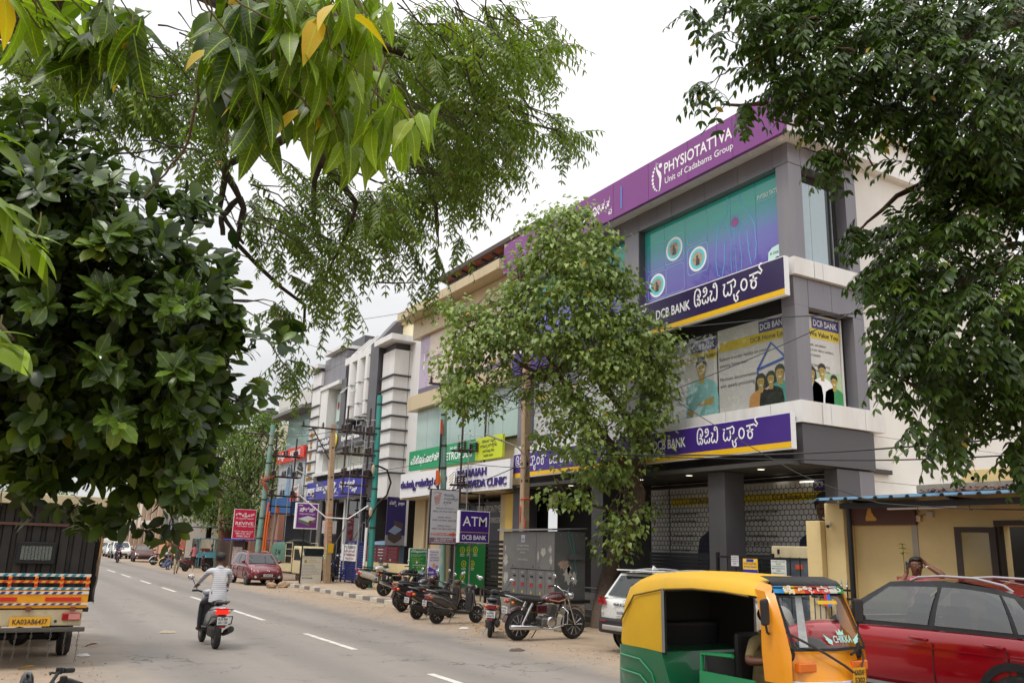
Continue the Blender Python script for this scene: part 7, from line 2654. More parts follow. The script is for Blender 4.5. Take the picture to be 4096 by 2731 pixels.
def wheel(par,c,r,w,spokes=5,rim=ALLOY,side=1,rr=.64):
 x,y,z=c
 W=MB().lathe([(r*rr,-w/2),(r*.86,-w/2),(r*.97,-w*.36),(r,-w*.15),(r,w*.15),(r*.97,w*.36),(r*.86,w/2),(r*rr,w/2)],n=26,axis='X').build('wheel',RUB,par,c,smooth=50)
 m=MB()
 for s in ((side,)if side else (-1,1)):
  h=s*w*.5
  m.lathe([(r*rr,h*.9),(r*(rr-.04),h*1.02),(r*(rr-.1),h*.8)],n=22,axis='X')
  m.lathe([(0,h*.95),(r*.16,h*.95),(r*.18,h*.7)],n=14,axis='X')
  for k in range(spokes):
   a=2*pi*k/spokes
   p0,p1=Vector((h*.88,r*.15*cos(a),r*.15*sin(a))),Vector((h*.9,r*(rr-.06)*cos(a),r*(rr-.06)*sin(a)))
   m.tube([p0,p1],[r*.075*min(1,5/spokes),r*.10*min(1,5/spokes)],5)
 m.build('rim',rim,W,smooth=50)
 return W

def plate(par,o,text,w,h,ax,m=PLW,tm=TXT,two=None):
 u,v,n=ax
 o=Vector(o)
 q=MB()
 c=[o+u*a+v*b+n*d for d in (0,.01)for a,b in ((-w/2,0),(w/2,0),(w/2,h),(-w/2,h))]
 q.add(c,[(0,3,2,1),(4,5,6,7),(0,1,5,4),(1,2,6,5),(2,3,7,6),(3,0,4,7)])
 P=q.build('number_plate',m,par)
 if two:
  write(text,tm,P,o+v*h*.58+n*.011,h*.30,ax,'C',fit=w*.8,bold=.02)
  write(two,tm,P,o+v*h*.14+n*.011,h*.30,ax,'C',fit=w*.8,bold=.02)
 else:
  write(text,tm,P,o+v*h*.24+n*.011,h*.52,ax,'C',fit=w*.86,bold=.02)
 return P

def car(label,cat,loc,rz,S,body,z0=0.0,cladding=BPL,rim=ALLOY,rails=False,group=None,simple=False,gl=CGL,name='parked_car'):
 """S: L W H belt roof stations; lower body lofted, glasshouse and panes set on it"""
 C=thing(name,label,cat,(loc[0],loc[1],z0),rz,group)
 L,W,H=S['L'],S['W'],S['H']
 hw=W/2
 rings=[]
 for y,zl,zt,k in S['st']:
  q=hw*k
  ring=[(0,zl),(q*.82,zl),(q*.96,zl+.10),(q,zl+(zt-zl)*.40),(q*.99,zl+(zt-zl)*.66),(q*.955,zt-.05),(q*.86,zt),(q*.4,zt+.015)]
  ring=ring+[(-a,b)for a,b in reversed(ring[1:])]
  rings.append([(a,y,b)for a,b in ring])
 bd=MB().loft(rings).build('body',body,C,smooth=60,sub=1)
 # glasshouse
 b0,t0,t1,b1=S['gh']
 zb,zt=S['belt'],H
 wb,wt=hw*.93,hw*S.get('wt',.72)
 def gp(t,v,s,out=0.0):
  """t along length 0..1 rear to front, v from belt 0 to roof 1"""
  y=(b0+(b1-b0)*t)*(1-v)+(t0+(t1-t0)*t)*v
  bow=.03*sin(pi*min(1,max(0,t)))
  return Vector((s*(wb+(wt-wb)*v**1.25+out),y,zb-.02+(zt-zb)*v-v*(S.get('drop',.05)*max(0,1-2*t)**2+.04*max(0,2*t-1)**2)+out*.3))
 dp=S.get('drop',.05)
 cols=[0.0]+[k for w_ in S['win']for k in (w_[0],w_[1])]+[1.0]
 cols2=[0.0]+[k for w_ in S['win']for k in (w_[2],w_[3])]+[1.0]
 sh=MB()
 vv=(0,.08,.3,.5,.7,.86,1)
 for s in (-1,1):
  for i in range(len(cols)-1):
   for v0,v1 in zip(vv,vv[1:]):
    if i % 2 and v0>=.08 and v1<=.86:
     continue
    f=lambda k,v:cols[k]+(cols2[k]-cols[k])*(v-.08)/.78
    sh.quad(gp(f(i,v0),v0,s),gp(f(i+1,v0),v0,s),gp(f(i+1,v1),v1,s),gp(f(i,v1),v1,s))
 for tt in (0,1):
  for x0,x1,v0,v1 in ((-1,-.88,0,1),(.88,1,0,1),(-.88,.88,0,.1),(-.88,.88,.9,1)):
   P=[gp(tt,v,1)for v in (v0,v1)]
   sh.quad((x0*P[0].x,P[0].y,P[0].z),(x1*P[0].x,P[0].y,P[0].z),(x1*P[1].x,P[1].y,P[1].z),(x0*P[1].x,P[1].y,P[1].z))
 sh.build('pillars',body if not S.get('two')else BPL,C,smooth=40,fix=False)
 for x in (-.36,.36):
  for y in (.12,-.78):
   MB().box((x,y+S['wo'],zb-.10),(.44,.13,.62),(RAD(12),0,0)).build('seat',SEATM,C,bevel=.05)
   MB().box((x,y-.08+S['wo'],zb+.27),(.25,.09,.19)).build('headrest',SEATM,C,bevel=.04)
 rf=MB()
 rr_=[[gp(t,1,s)+Vector((0,0,.004))for s in (1.0,.5,0,-.5,-1.0)]for t in (-.01,.15,.4,.7,.9,.99)]
 for i,r in enumerate(rr_):
  for j,p in enumerate(r):
   p.z+=.025*(1-(abs(j-2)/2)**2)
 rf.loft(rr_,0,False,False)
 rf.build('roof_skin',body,C,smooth=60,fix=True)
 # panes
 for s in (-1,1):
  for a0,a1,c0,c1 in S['win']:
   n=4
   q=MB()
   G=[[gp((a0+(a1-a0)*i/n)*(1-k)+(c0+(c1-c0)*i/n)*k,.08+.78*k,s,.010)for i in range(n+1)]for k in (0,.3,.54,.8,1)]
   q.loft(G,0,False,False)
   q.build('side_window',gl,C,fix=False)
  m=MB().ell((s*(wb+.10),S['mir'],zb+.10),(.10,.06,.075),10,7)
  m.tube([(s*wb,S['mir']-.02,zb+.03),(s*(wb+.06),S['mir'],zb+.07)],.025,6)
  m.build('door_mirror',BPL if S.get('bm')else body,C,smooth=60)
 for nm,tt,sg in (('windscreen',1,1),('rear_window',0,-1)):
  q=MB()
  for i in range(6):
   xs=[-.88+1.76*(i+k)/6 for k in (0,1)]
   pts=[]
   for v,order in ((.10,xs),(.90,xs[::-1])):
    for x in order:
     p=gp(tt,v,1)
     pts.append((x*abs(p.x),p.y+sg*(.012+.05*(1-x*x)),p.z+.006))
   q.poly(pts)
  q.build(nm,gl,C,fix=False)
 # wheels in dark arches
 wbh=S['wb']/2
 r=S['r']
 for s in (-1,1):
  for y in (wbh+S['wo'],-wbh+S['wo']):
   a=MB()
   n=16
   R0,R1=r*1.06,r*(1.30 if S.get('clad')else 1.16)
   for k in range(n):
    t0_,t1_=pi*k/n,pi*(k+1)/n
    p=lambda R,t,x:(x,y+R*cos(t),r+R*sin(t))
    x1,x2=s*hw*1.005,s*hw*.80
    a.quad(p(R0,t0_,x1),p(R0,t1_,x1),p(R1,t1_,x1),p(R1,t0_,x1))
    a.quad(p(R1,t0_,x1),p(R1,t1_,x1),p(R1,t1_,x2),p(R1,t0_,x2))
   a.build('wheel_arch',cladding if S.get('clad')else body,C,smooth=60)
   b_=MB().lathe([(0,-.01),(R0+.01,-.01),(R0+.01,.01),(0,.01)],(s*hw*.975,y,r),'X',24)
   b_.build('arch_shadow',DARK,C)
   wheel(C,(s*(hw-.10),y,r),r,.21,5,rim,s)
 if S.get('clad'):
  for s in (-1,1):
   box_part('sill',cladding,C,s*hw*.93 if s>0 else s*hw*1.0,s*hw*1.0 if s>0 else s*hw*.93,-wbh+S['wo']+r,wbh+S['wo']-r,S['st'][3][1]-.02,S['st'][3][1]+.14)
 # shut lines and handles
 for s in (-1,1):
  for y in S['doors']:
   zz_=S['st'][3][1]+.10
   q=MB()
   q.bx(s*hw*.985-.004,s*hw*1.0+.002,y-.005,y+.005,zz_,zb-.16)
   q.build('shut_line',DARK,C)
  for y in S['hnd']:
   h_=MB().tube([(s*hw*.985,y-.10,zb-.13),(s*hw*1.02,y-.06,zb-.125),(s*hw*1.02,y+.06,zb-.12),(s*hw*.985,y+.10,zb-.12)],.018,6)
   h_.build('door_handle',body,C,smooth=60)
 if rails:
  for s in (-1,1):
   MB().tube([gp(.08,1,s*.84),gp(.14,1,s*.84)+Vector((0,0,.04)),gp(.35,1,s*.84)+Vector((0,0,.05)),gp(.6,1,s*.84)+Vector((0,0,.05)),gp(.80,1,s*.84)+Vector((0,0,.04)),gp(.87,1,s*.84)],.017,8).build('roof_rail',ALU,C,smooth=60)
 return C,gp

HATCH=dict(L=3.77,W=1.66,H=1.50,belt=.95,r=.29,wb=2.42,wo=.0,wt=.70,mir=.75,
    st=[(-1.80,.38,.86,.86),(-1.70,.26,.96,.95),(-1.2,.22,.99,1.0),(-.3,.20,.98,1.0),(.7,.20,.97,1.0),(1.1,.21,.95,.99),(1.55,.24,.84,.94),(1.82,.28,.70,.84),(1.90,.36,.58,.66)],
    gh=(-1.72,-1.42,.28,.98),win=[(.20,.50,.14,.52),(.53,.90,.56,.90)],doors=(.62,-.36,-1.15),hnd=(-.2,-1.0))
SUV=dict(L=4.3,W=1.80,H=1.63,belt=1.06,r=.34,wb=2.62,wo=.02,wt=.74,mir=.72,clad=True,
     st=[(-2.10,.46,.98,.88),(-2.0,.34,1.06,.96),(-1.4,.28,1.09,1.0),(-.3,.26,1.08,1.0),(.8,.26,1.06,1.0),(1.3,.27,1.03,.99),(1.8,.30,.96,.95),(2.08,.34,.82,.86),(2.16,.44,.66,.68)],
     gh=(-2.0,-1.62,.30,1.02),win=[(.06,.20,.10,.20),(.23,.53,.22,.55),(.56,.92,.58,.92)],doors=(.68,-.38,-1.25),hnd=(-.2,-1.1))
SEDAN=dict(L=4.3,W=1.70,H=1.46,belt=.93,r=.29,wb=2.55,wo=0,wt=.70,mir=.65,
    st=[(-2.1,.40,.82,.84),(-1.98,.28,.92,.94),(-1.3,.22,.96,1.0),(-.3,.20,.96,1.0),(.7,.20,.95,1.0),(1.2,.21,.92,.99),(1.75,.24,.80,.93),(2.08,.28,.66,.84),(2.15,.36,.56,.70)],
    gh=(-1.55,-.90,.32,1.0),win=[(.20,.50,.16,.50),(.53,.90,.55,.90)],doors=(.62,-.36,-1.1),hnd=(-.2,-1.0))

def front_face(C,S,text,emb=None,m=PLW,bar=CHROME):
 st=S['st']
 yf=st[-2][0]
 hw=S['W']/2
 for s in (-1,1):
  h=MB()
  h.loft([[(s*hw*.84,yf-.26,.80*S['belt']),(s*hw*.52,yf+.01,.70*S['belt']),(s*hw*.54,yf+.015,.60*S['belt']),(s*hw*.82,yf-.16,.62*S['belt'])],[(s*hw*.86,yf-.22,.81*S['belt']),(s*hw*.53,yf+.05,.71*S['belt']),(s*hw*.55,yf+.06,.60*S['belt']),(s*hw*.86,yf-.10,.62*S['belt'])]])
  h.build('headlight',CLENS,C,smooth=30)
  MB().lathe([(0,0),(.06,0),(.07,-.03),(0,-.03)],(s*hw*.66,yf+.045,.40),'Y',14).build('fog_lamp',CLENS,C,smooth=40)
  MB().lathe([(0,0),(.10,0),(.10,-.03),(0,-.03)],(s*hw*.66,yf+.035,.40),'Y',14).build('lamp_bezel',BPL,C)
 box_part('grille',BPL,C,-hw*.48,hw*.48,yf+.0,yf+.11,.36,.52,bevel=.02)
 for k in range(3):
  box_part('grille_bar',BPL if k else bar,C,-hw*.42,hw*.42,yf+.105,yf+.12,.365+k*.05,.38+k*.05)
 if emb:
  MB().tube([(.07*cos(2*pi*k/16),yf+.085,S['belt']*.70+.035*sin(2*pi*k/16))for k in range(17)],.010,6).build('badge',CHROME,C,smooth=60)
  MB().tube([(-.035,yf+.085,S['belt']*.70-.02),(-.025,yf+.09,S['belt']*.70),(.025,yf+.09,S['belt']*.70),(.035,yf+.085,S['belt']*.70+.02)],.008,5).build('badge',CHROME,C)
 if text:
  plate(C,(0,yf+.12,.42),text,.44,.10,FWD,m)

def cars():
 mar=paint('paint_maroon',(112,24,36))
 C,gp=car('maroon hatchback parked facing the camera beside the small goods truck','car',(11.05,43.05),pi+RAD(2),HATCH,mar,rails=True)
 front_face(C,HATCH,'KA03MW5281',True)
 du=mat('paint_dusty_maroon',(92,58,56),.6,.1,var=.06,dirt=.5,dirtc=(130,108,92))
 C,gp=car('dusty old maroon sedan parked before the peach wall','car',(11.3,83.0),pi+RAD(-4),SEDAN,du,gl=glass('dusty_glass',(110,104,94),.3,.7))
 front_face(C,SEDAN,None,bar=BPL)
 wh=paint('paint_white',(214,214,210),.06)
 C,gp=car('white sport utility parked behind the dusty maroon sedan','car',(10.75,94.8),pi,SUV,wh,rails=True)
 front_face(C,SUV,None)
 C,gp=car('white sedan parked behind the white sport utility','car',(10.9,102.0),pi,SEDAN,wh)
 front_face(C,SEDAN,None)
 C,gp=car('silver hatchback furthest down the parked row','car',(10.9,110.5),pi,HATCH,paint('paint_silver',(150,156,162),.1))
 front_face(C,HATCH,None)
 # white compact seen from behind
 S=dict(SUV,L=4.0,H=1.60,gh=(-1.93,-1.62,.26,.95))
 C,gp=car('white compact sport utility parked nose in, rear plate toward the road','car',(13.05,14.25),RAD(-90+3),S,wh,0.02,rails=True)
 yb=-2.06
 hw=.9
 MB().bx(-.80,.80,yb-.07,yb+.10,.36,.66).build('rear_bumper',BPL,C,bevel=.05)
 MB().bx(-.66,.66,yb-.09,yb+.02,.42,.53).build('skid_plate',mat('skid_silver',(170,166,160),.4,.4,var=.06),C,bevel=.03)
 for s in (-1,1):
  MB().loft([[(s*.56,yb-.04,.90),(s*.88,yb+.08,.92),(s*.88,yb+.08,1.05),(s*.60,yb-.035,1.03)],[(s*.58,yb-.075,.91),(s*.90,yb+.02,.92),(s*.90,yb+.02,1.04),(s*.62,yb-.07,1.02)]]).build('tail_light',RLENS,C)
  box_part('reflector',RLENS,C,s*.62-.09,s*.62+.09,yb-.085,yb-.07,.585,.61)
 write('BREZZA',BPL,C,(0,yb-.055,.905),.05,REAR,'C',fit=.62,depth=.01)
 MB().loft([[(-.24,yb-.02,.70),(.24,yb-.02,.70),(.22,yb-.02,.86),(-.22,yb-.02,.86)],[(-.27,yb-.055,.68),(.27,yb-.055,.68),(.25,yb-.055,.87),(-.25,yb-.055,.87)]]).build('plate_recess',wh,C)
 plate(C,(0,yb-.06,.72),'KA53MK5331',.46,.11,REAR)
 em=MB()
 ribbon(em,(0,yb-.06,1.0),REAR,[(-.04,-.03),(.04,-.01),(-.04,.01),(.04,.03)],.014,0)
 em.build('badge',CHROME,C,fix=False)
 MB().bx(-.58,.58,-1.82,-1.55,1.585,1.615).build('spoiler',wh,C,bevel=.012)
 MB().prism([(-1.35,1.62),(-1.2,1.62),(-1.32,1.70)],-.02,.02,'X').build('antenna',wh,C)
 MB().tube([(0,yb+.01,1.12),(.25,yb+.0,1.17)],.014,6).build('rear_wiper',BLACK,C)
 # red sport utility, near side along the road
 rd=paint('paint_red',(168,12,30),.03,.16)
 S=dict(SUV,L=4.36,W=1.80,H=1.61,wb=2.67,r=.345,two=True,wt=.70,bm=True,gh=(-2.02,-1.30,.30,1.12),drop=.13,win=[(.10,.20,.08,.15),(.22,.52,.17,.54),(.55,.93,.57,.93)])
 C,gp=car('glossy red sport utility parked beside the yellow house','car',(10.32,6.84),0,S,rd,.16,rails=True,gl=CGL2)
 for s in (-1,1):
  MB().bx(s*.895,s*.91,-1.0,1.0,.36,.40).build('sill_trim',ALU,C)
  MB().loft([[(s*.60,-2.14,1.0),(s*.89,-1.85,1.02),(s*.90,-1.80,.92),(s*.62,-2.13,.88)],[(s*.62,-2.17,1.0),(s*.915,-1.86,1.02),(s*.92,-1.80,.92),(s*.64,-2.16,.88)]]).build('tail_light',RLENS,C)
  q=MB()
  q.loft([[(s*.905,y_,z_)for y_ in (-1.9,-.6,.6,1.5)]for z_ in (.83,.85)],0,False,False)
  q.build('crease',rd,C)
  MB().lathe([(0,0),(.075,0),(.08,-.01),(0,-.01)],(s*.905,-1.60,.92),'X',18).build('filler_cap',rd,C)
 front_face(C,S,'KA05MN1823')
 MB().bx(-.62,.62,-1.85,-1.58,1.57,1.60).build('spoiler',rd,C,bevel=.012)
 MB().prism([(-1.3,1.62),(-1.12,1.62),(-1.28,1.72)],-.02,.02,'X').build('antenna',rd,C)

cars()

# ------------------------------------------------------------------ goods trucks
def left_truck():
 T=place('goods_truck','parked goods truck seen from behind with painted tailboard and yellow plate','truck',(.55,17.2,0))
 Y=15.3
 BK=mat('canopy_black',(44,42,40),.6,.3,var=.2,vs=3,dirt=.35,dirtc=(90,72,56))
 CR=mat('truck_cream',(190,178,144),.6,var=.1,dirt=.4,dirtc=(120,90,66))
 YL=mat('tailboard_yellow',(222,150,16),.5,var=.08,dirt=.25,dirtc=(150,100,40))
 xl,xr=-.30,1.40
 # corrugated canopy box
 pr=[]
 x=xl
 while x<xr-.01:
  pr+=[(x,Y+.30),(x+.09,Y+.30),(x+.11,Y+.34),(x+.16,Y+.34),(x+.18,Y+.30)]
  x+=.20
 q=MB()
 for (a,b),(c,d)in zip(pr,pr[1:]):
  q.quad((a,b,.95),(c,d,.95),(c,d,2.44),(a,b,2.44))
 q.build('rear_wall',BK,T,fix=False)
 q=MB()
 for k in range(18):
  y0=Y+.28+k*.14
  q.quad((xr+.02,y0,.95),(xr+.02,y0+.09,.95),(xr+.02,y0+.09,2.45),(xr+.02,y0,2.45))
  q.quad((xr+.02,y0+.09,.95),(xr+.045,y0+.11,.95),(xr+.045,y0+.11,2.45),(xr+.02,y0+.09,2.45))
  q.quad((xr+.045,y0+.11,.95),(xr+.02,y0+.14,.95),(xr+.02,y0+.14,2.45),(xr+.045,y0+.11,2.45))
 q.build('side_wall',BK,T,fix=False)
 box_part('side_wall',BK,T,xl-.03,xl,Y+.28,Y+2.8,.95,2.45)
 box_part('front_wall',BK,T,xl,xr,Y+2.75,Y+2.8,.95,2.45)
 box_part('roof',BK,T,xl-.03,xr+.05,Y+.2,Y+2.8,2.451,2.48)
 box_part('roof_edge',CR,T,xl-.05,xr+.06,Y+.10,Y+.24,2.42,2.58,bevel=.01)
 box_part('cross_rail',mat('rust_rail',(96,66,56),.8,var=.2),T,xl,xr,Y+.25,Y+.29,2.10,2.14)
 MB().tube([(xr+.07,Y+.24,1.35),(xr+.09,Y+.24,2.5)],.022,6).build('corner_pole',mat('pole_ochre',(150,110,60),.7,var=.2),T)
 # rear window with mesh
 w=MB().bx(.30,.84,Y+.24,Y+.29,1.52,1.85).build('window_frame',BLACK,T,bevel=.01)
 MB().bx(.36,.78,Y+.232,Y+.24,1.58,1.79).build('pane',glass('dusty_pane',(120,130,124),.15,.5),w)
 for k in range(1,9):
  MB().tube([(.36+k*.047,Y+.228,1.58),(.36+k*.047,Y+.228,1.79)],.003,4).build('mesh_wire',BLACK,w)
 # tailboard with striped rails
 box_part('tailboard',YL,T,xl,xr-.03,Y,Y+.05,.88,1.14,bevel=.01)
 sb,sr=mat('stripe_teal',(30,130,150),.5,var=.05),mat('stripe_red',(196,36,24),.5,var=.06)
 sw,sn,so2=mat('stripe_white',(206,204,198),.5,var=.06),mat('stripe_navy',(40,48,120),.5,var=.05),mat('stripe_orange',(230,150,20),.5,var=.05)
 def striped(z0,z1,m1,m2,y=Y-.004,pitch=.115,nm='striped_rail'):
  base=box_part(nm,m1,T,xl,xr-.03,y+.004,y+.04,z0,z1)
  x=xl
  k=MB()
  while x<xr-.12:
   k.poly([(x,y,z0+.002),(x+pitch/2,y,z0+.002),(x+pitch/2+.03,y,z1-.002),(x+.03,y,z1-.002)])
   x+=pitch
  k.build('paint_stripes',m2,base,fix=False)
 striped(1.345,1.385,sw,sb)
 striped(1.15,1.185,sw,sb)
 striped(1.085,1.125,sw,sn,Y-.012)
 striped(.925,.955,sw,sn,Y-.012)
 striped(1.25,1.285,so2,sr)
 for x in (-.1,.25,.60,.95,1.31):
  s=box_part('stake',so2,T,x,x+.045,Y-.012,Y+.03,1.186,1.344)
  k=MB()
  for j in range(2):
   k.poly([(x,Y-.016,1.19+j*.08),(x+.045,Y-.016,1.21+j*.08),(x+.045,Y-.016,1.25+j*.08),(x,Y-.016,1.23+j*.08)])
  k.build('paint_stripes',sr,s,fix=False)
 for a,b in ((-.25,.40),(.78,1.27)):
  box_part('reflector_strip',sr,T,a,b,Y-.012,Y-.001,.985,1.04)
 for x in (.0,.54,1.14):
  box_part('hinge',mat('rust',(120,60,44),.8,var=.2),T,x,x+.07,Y-.02,Y-.001,.84,.90)
 # cream chassis panel, lamp, plate, bar
 box_part('rear_panel',CR,T,xl,xr-.08,Y+.02,Y+.08,.62,.86,bevel=.015)
 l_=MB().bx(1.04,1.30,Y-.02,Y+.02,.70,.81).build('tail_light',RLENS,T,bevel=.015)
 MB().bx(1.13,1.29,Y-.026,Y-.021,.715,.795).build('lens',mat('lens_pink',(196,130,126),.2,var=.1),l_)
 MB().lathe([(0,0),(.022,0),(.022,-.02),(0,-.02)],(.96,Y+.0,.69),'Y',12).build('sensor',BPL,T)
 plate(T,(.62,Y-.005,.62),'KA03AB6437',.54,.135,REAR,PLY)
 box_part('under_run_bar',mat('bar_grey',(84,82,78),.7,.3,var=.15),T,xl,xr-.02,Y-.03,Y+.05,.535,.60,bevel=.01)
 box_part('bed_floor',BK,T,xl,xr,Y+.05,Y+2.8,.82,.88)
 box_part('chassis_rail',BLACK,T,.15,.25,Y+.1,Y+4.2,.5,.62)
 box_part('chassis_rail',BLACK,T,.85,.95,Y+.1,Y+4.2,.5,.62)
 MB().tube([(-.2,Y+1.7,.32),(1.3,Y+1.7,.32)],.06,10).build('axle',BLACK,T)
 MB().ell((.55,Y+1.7,.32),(.16,.16,.15),12,8).build('differential',BLACK,T,smooth=60)
 for x in (-.10,1.24):
  wheel(T,(x,Y+1.75,.325),.325,.19,6,mat('steel_rim',(120,112,100),.6,.4,var=.1),1 if x>0 else -1)
 for x in (-.10,1.24):
  wheel(T,(x,Y+4.2,.325),.325,.19,6,mat('steel_rim',(0,0,0)),1 if x>0 else -1)
 # cab in front
 cb=MB()
 cb.prism([(Y+2.95,.45),(Y+5.0,.45),(Y+5.1,.95),(Y+4.75,1.15),(Y+4.3,1.85),(Y+3.0,1.9)],xl,xr,'X')
 cb.build('cab',CR,T,bevel=.05)
 # chains
 lm=MB().tube([(.012*cos(2*pi*k/8),0,.022*sin(2*pi*k/8))for k in range(9)],.004,4).mesh('link')
 lm.materials.append(mat('chain_steel',(110,106,100),.5,.7,var=.15))
 for x in (.02,.32,.46,.66,.92,1.12,1.30):
  n=random.randint(9,13)
  for k in range(n):
   o=obj('chain_link',lm,T,(x+.004*sin(k),Y-.03,.55-k*.036),(0,0,pi/2*(k % 2)))
 for k in range(34):
  obj('chain_link',lm,T,(xr+.06-.012*sin(k*.3),Y+.16,1.62-k*.02 if k<17 else 1.28-(k-17)*.02),(0,0,pi/2*(k % 2)))

left_truck()

def small_truck():
 T=thing('goods_truck','small cream goods truck with green tarpaulin parked behind the hatchback','truck',(14.2,46.5,0),pi+RAD(12))
 CR=mat('truck_cream2',(206,190,150),.5,var=.06,coat=.3,dirt=.25,dirtc=(150,130,100))
 OR=mat('truck_orange',(236,150,20),.45,var=.05,coat=.3)
 TP=mat('tarp_green',(74,108,92),.85,var=.12,vs=4,bump=.3,bs=8,dirt=.2,dirtc=(110,120,100))
 hw=.75
 cb=MB().prism([(.55,.42),(1.75,.42),(1.80,.80),(1.72,1.05),(1.28,1.76),(1.05,1.82),(.55,1.82)],-hw,hw,'X').build('cab',CR,T,bevel=.06)
 box_part('colour_band',OR,T,-hw*.99,hw*.99,1.70,1.815,.82,1.02)
 q=MB()
 q.poly([(-.64,1.745,1.08),(.64,1.745,1.08),(.60,1.335,1.70),(-.60,1.335,1.70)])
 q.build('windscreen',CGL,T,fix=False)
 for s in (-1,1):
  q=MB()
  q.poly([(s*(hw+.004),.70,1.10),(s*(hw+.004),1.45,1.10),(s*(hw+.004),1.15,1.66),(s*(hw+.004),.70,1.66)])
  q.build('side_window',CGL,T,fix=False)
  MB().lathe([(0,.02),(.09,.02),(.10,0),(.10,-.04),(0,-.04)],(s*.55,1.815,.70),'Y',18).build('headlight',CLENS,T,smooth=40)
  MB().bx(s*.62-.05,s*.62+.05,1.80,1.83,.86,.92).build('indicator',OLENS,T)
  MB().ell((s*(hw+.14),1.5,1.35),(.03,.05,.12),8,6).build('door_mirror',BPL,T,smooth=60)
  MB().tube([(s*hw,1.5,1.2),(s*(hw+.13),1.52,1.28)],.012,5).build('mirror_arm',BPL,T)
  for y in (1.15,-1.0):
   wheel(T,(s*.62,y,.27),.27,.16,4,mat('steel_rim_brown',(140,100,76),.7,.2,var=.15),s)
 MB().bx(-hw,hw,1.72,1.86,.40,.62).build('bumper',BPL,T,bevel=.04)
 MB().tube([(.09*cos(2*pi*k/14),1.83,.76+.045*sin(2*pi*k/14))for k in range(15)],.012,5).build('badge',CHROME,T)
 plate(T,(0,1.865,.46),'KA02AC7154',.42,.10,FWD,PLY)
 MB().bx(-.6,.6,1.34,1.36,1.69,1.72).build('visor_strip',BPL,T)
 # bed with tarp
 for s in (-1,1):
  box_part('bed_side',CR,T,s*hw-.03*(s>0),s*hw+.03*(s<0),-1.85,.50,.55,.92)
 box_part('bed_floor',CR,T,-hw,hw,-1.85,.5,.50,.55)
 box_part('tailgate',CR,T,-hw,hw,-1.88,-1.851,.55,.92)
 box_part('bulkhead',CR,T,-hw,hw,.46,.5,.551,1.2)
 rg=[]
 for y in (-1.86,-1.2,-.5,-.28):
  rg.append([(-hw-.03,y,.95),(-hw-.02,y,1.7),(-hw+.08,y,1.92),(-.3,y,2.0),(.3,y,2.0),(hw-.08,y,1.92),(hw+.02,y,1.7),(hw+.03,y,.95)])
 MB().loft(rg,0,False,False).build('tarpaulin',TP,T,smooth=40,fix=True)
 MB().tube([(-hw-.02,-.28,1.85),(-.3,-.26,2.06),(.3,-.26,2.06),(hw,-.28,1.9)],.10,8).build('tarp_roll',mat('tarp_dark',(64,70,70),.9,var=.1),T,smooth=60)
 for y in (-.25,.45):
  for s in (-1,1):
   MB().tube([(s*hw,y,.92),(s*hw,y,2.0)],.02,6).build('hoop_post',CR,T)
 for z in (1.3,1.65,1.98):
  for s in (-1,1):
   MB().tube([(s*hw,-.25,z),(s*hw,.45,z)],.014,5).build('hoop_rail',CR,T)
 write('Z M',mat('tarp_letter',(40,60,54),.8,var=.1),T,(hw+.032,-1.1,1.35),.26,(Vector((0,1,0)),Vector((0,0,1)),Vector((1,0,0))),'C')
 for i,c in enumerate(((40,60,110),(200,190,180),(120,50,50))):
  MB().bx(-.55+i*.36,-.22+i*.36,-.1,.38,.56,1.2+.1*i).build('carton',mat('carton_%d' % i,c,.8,var=.15),T,bevel=.01)

small_truck()

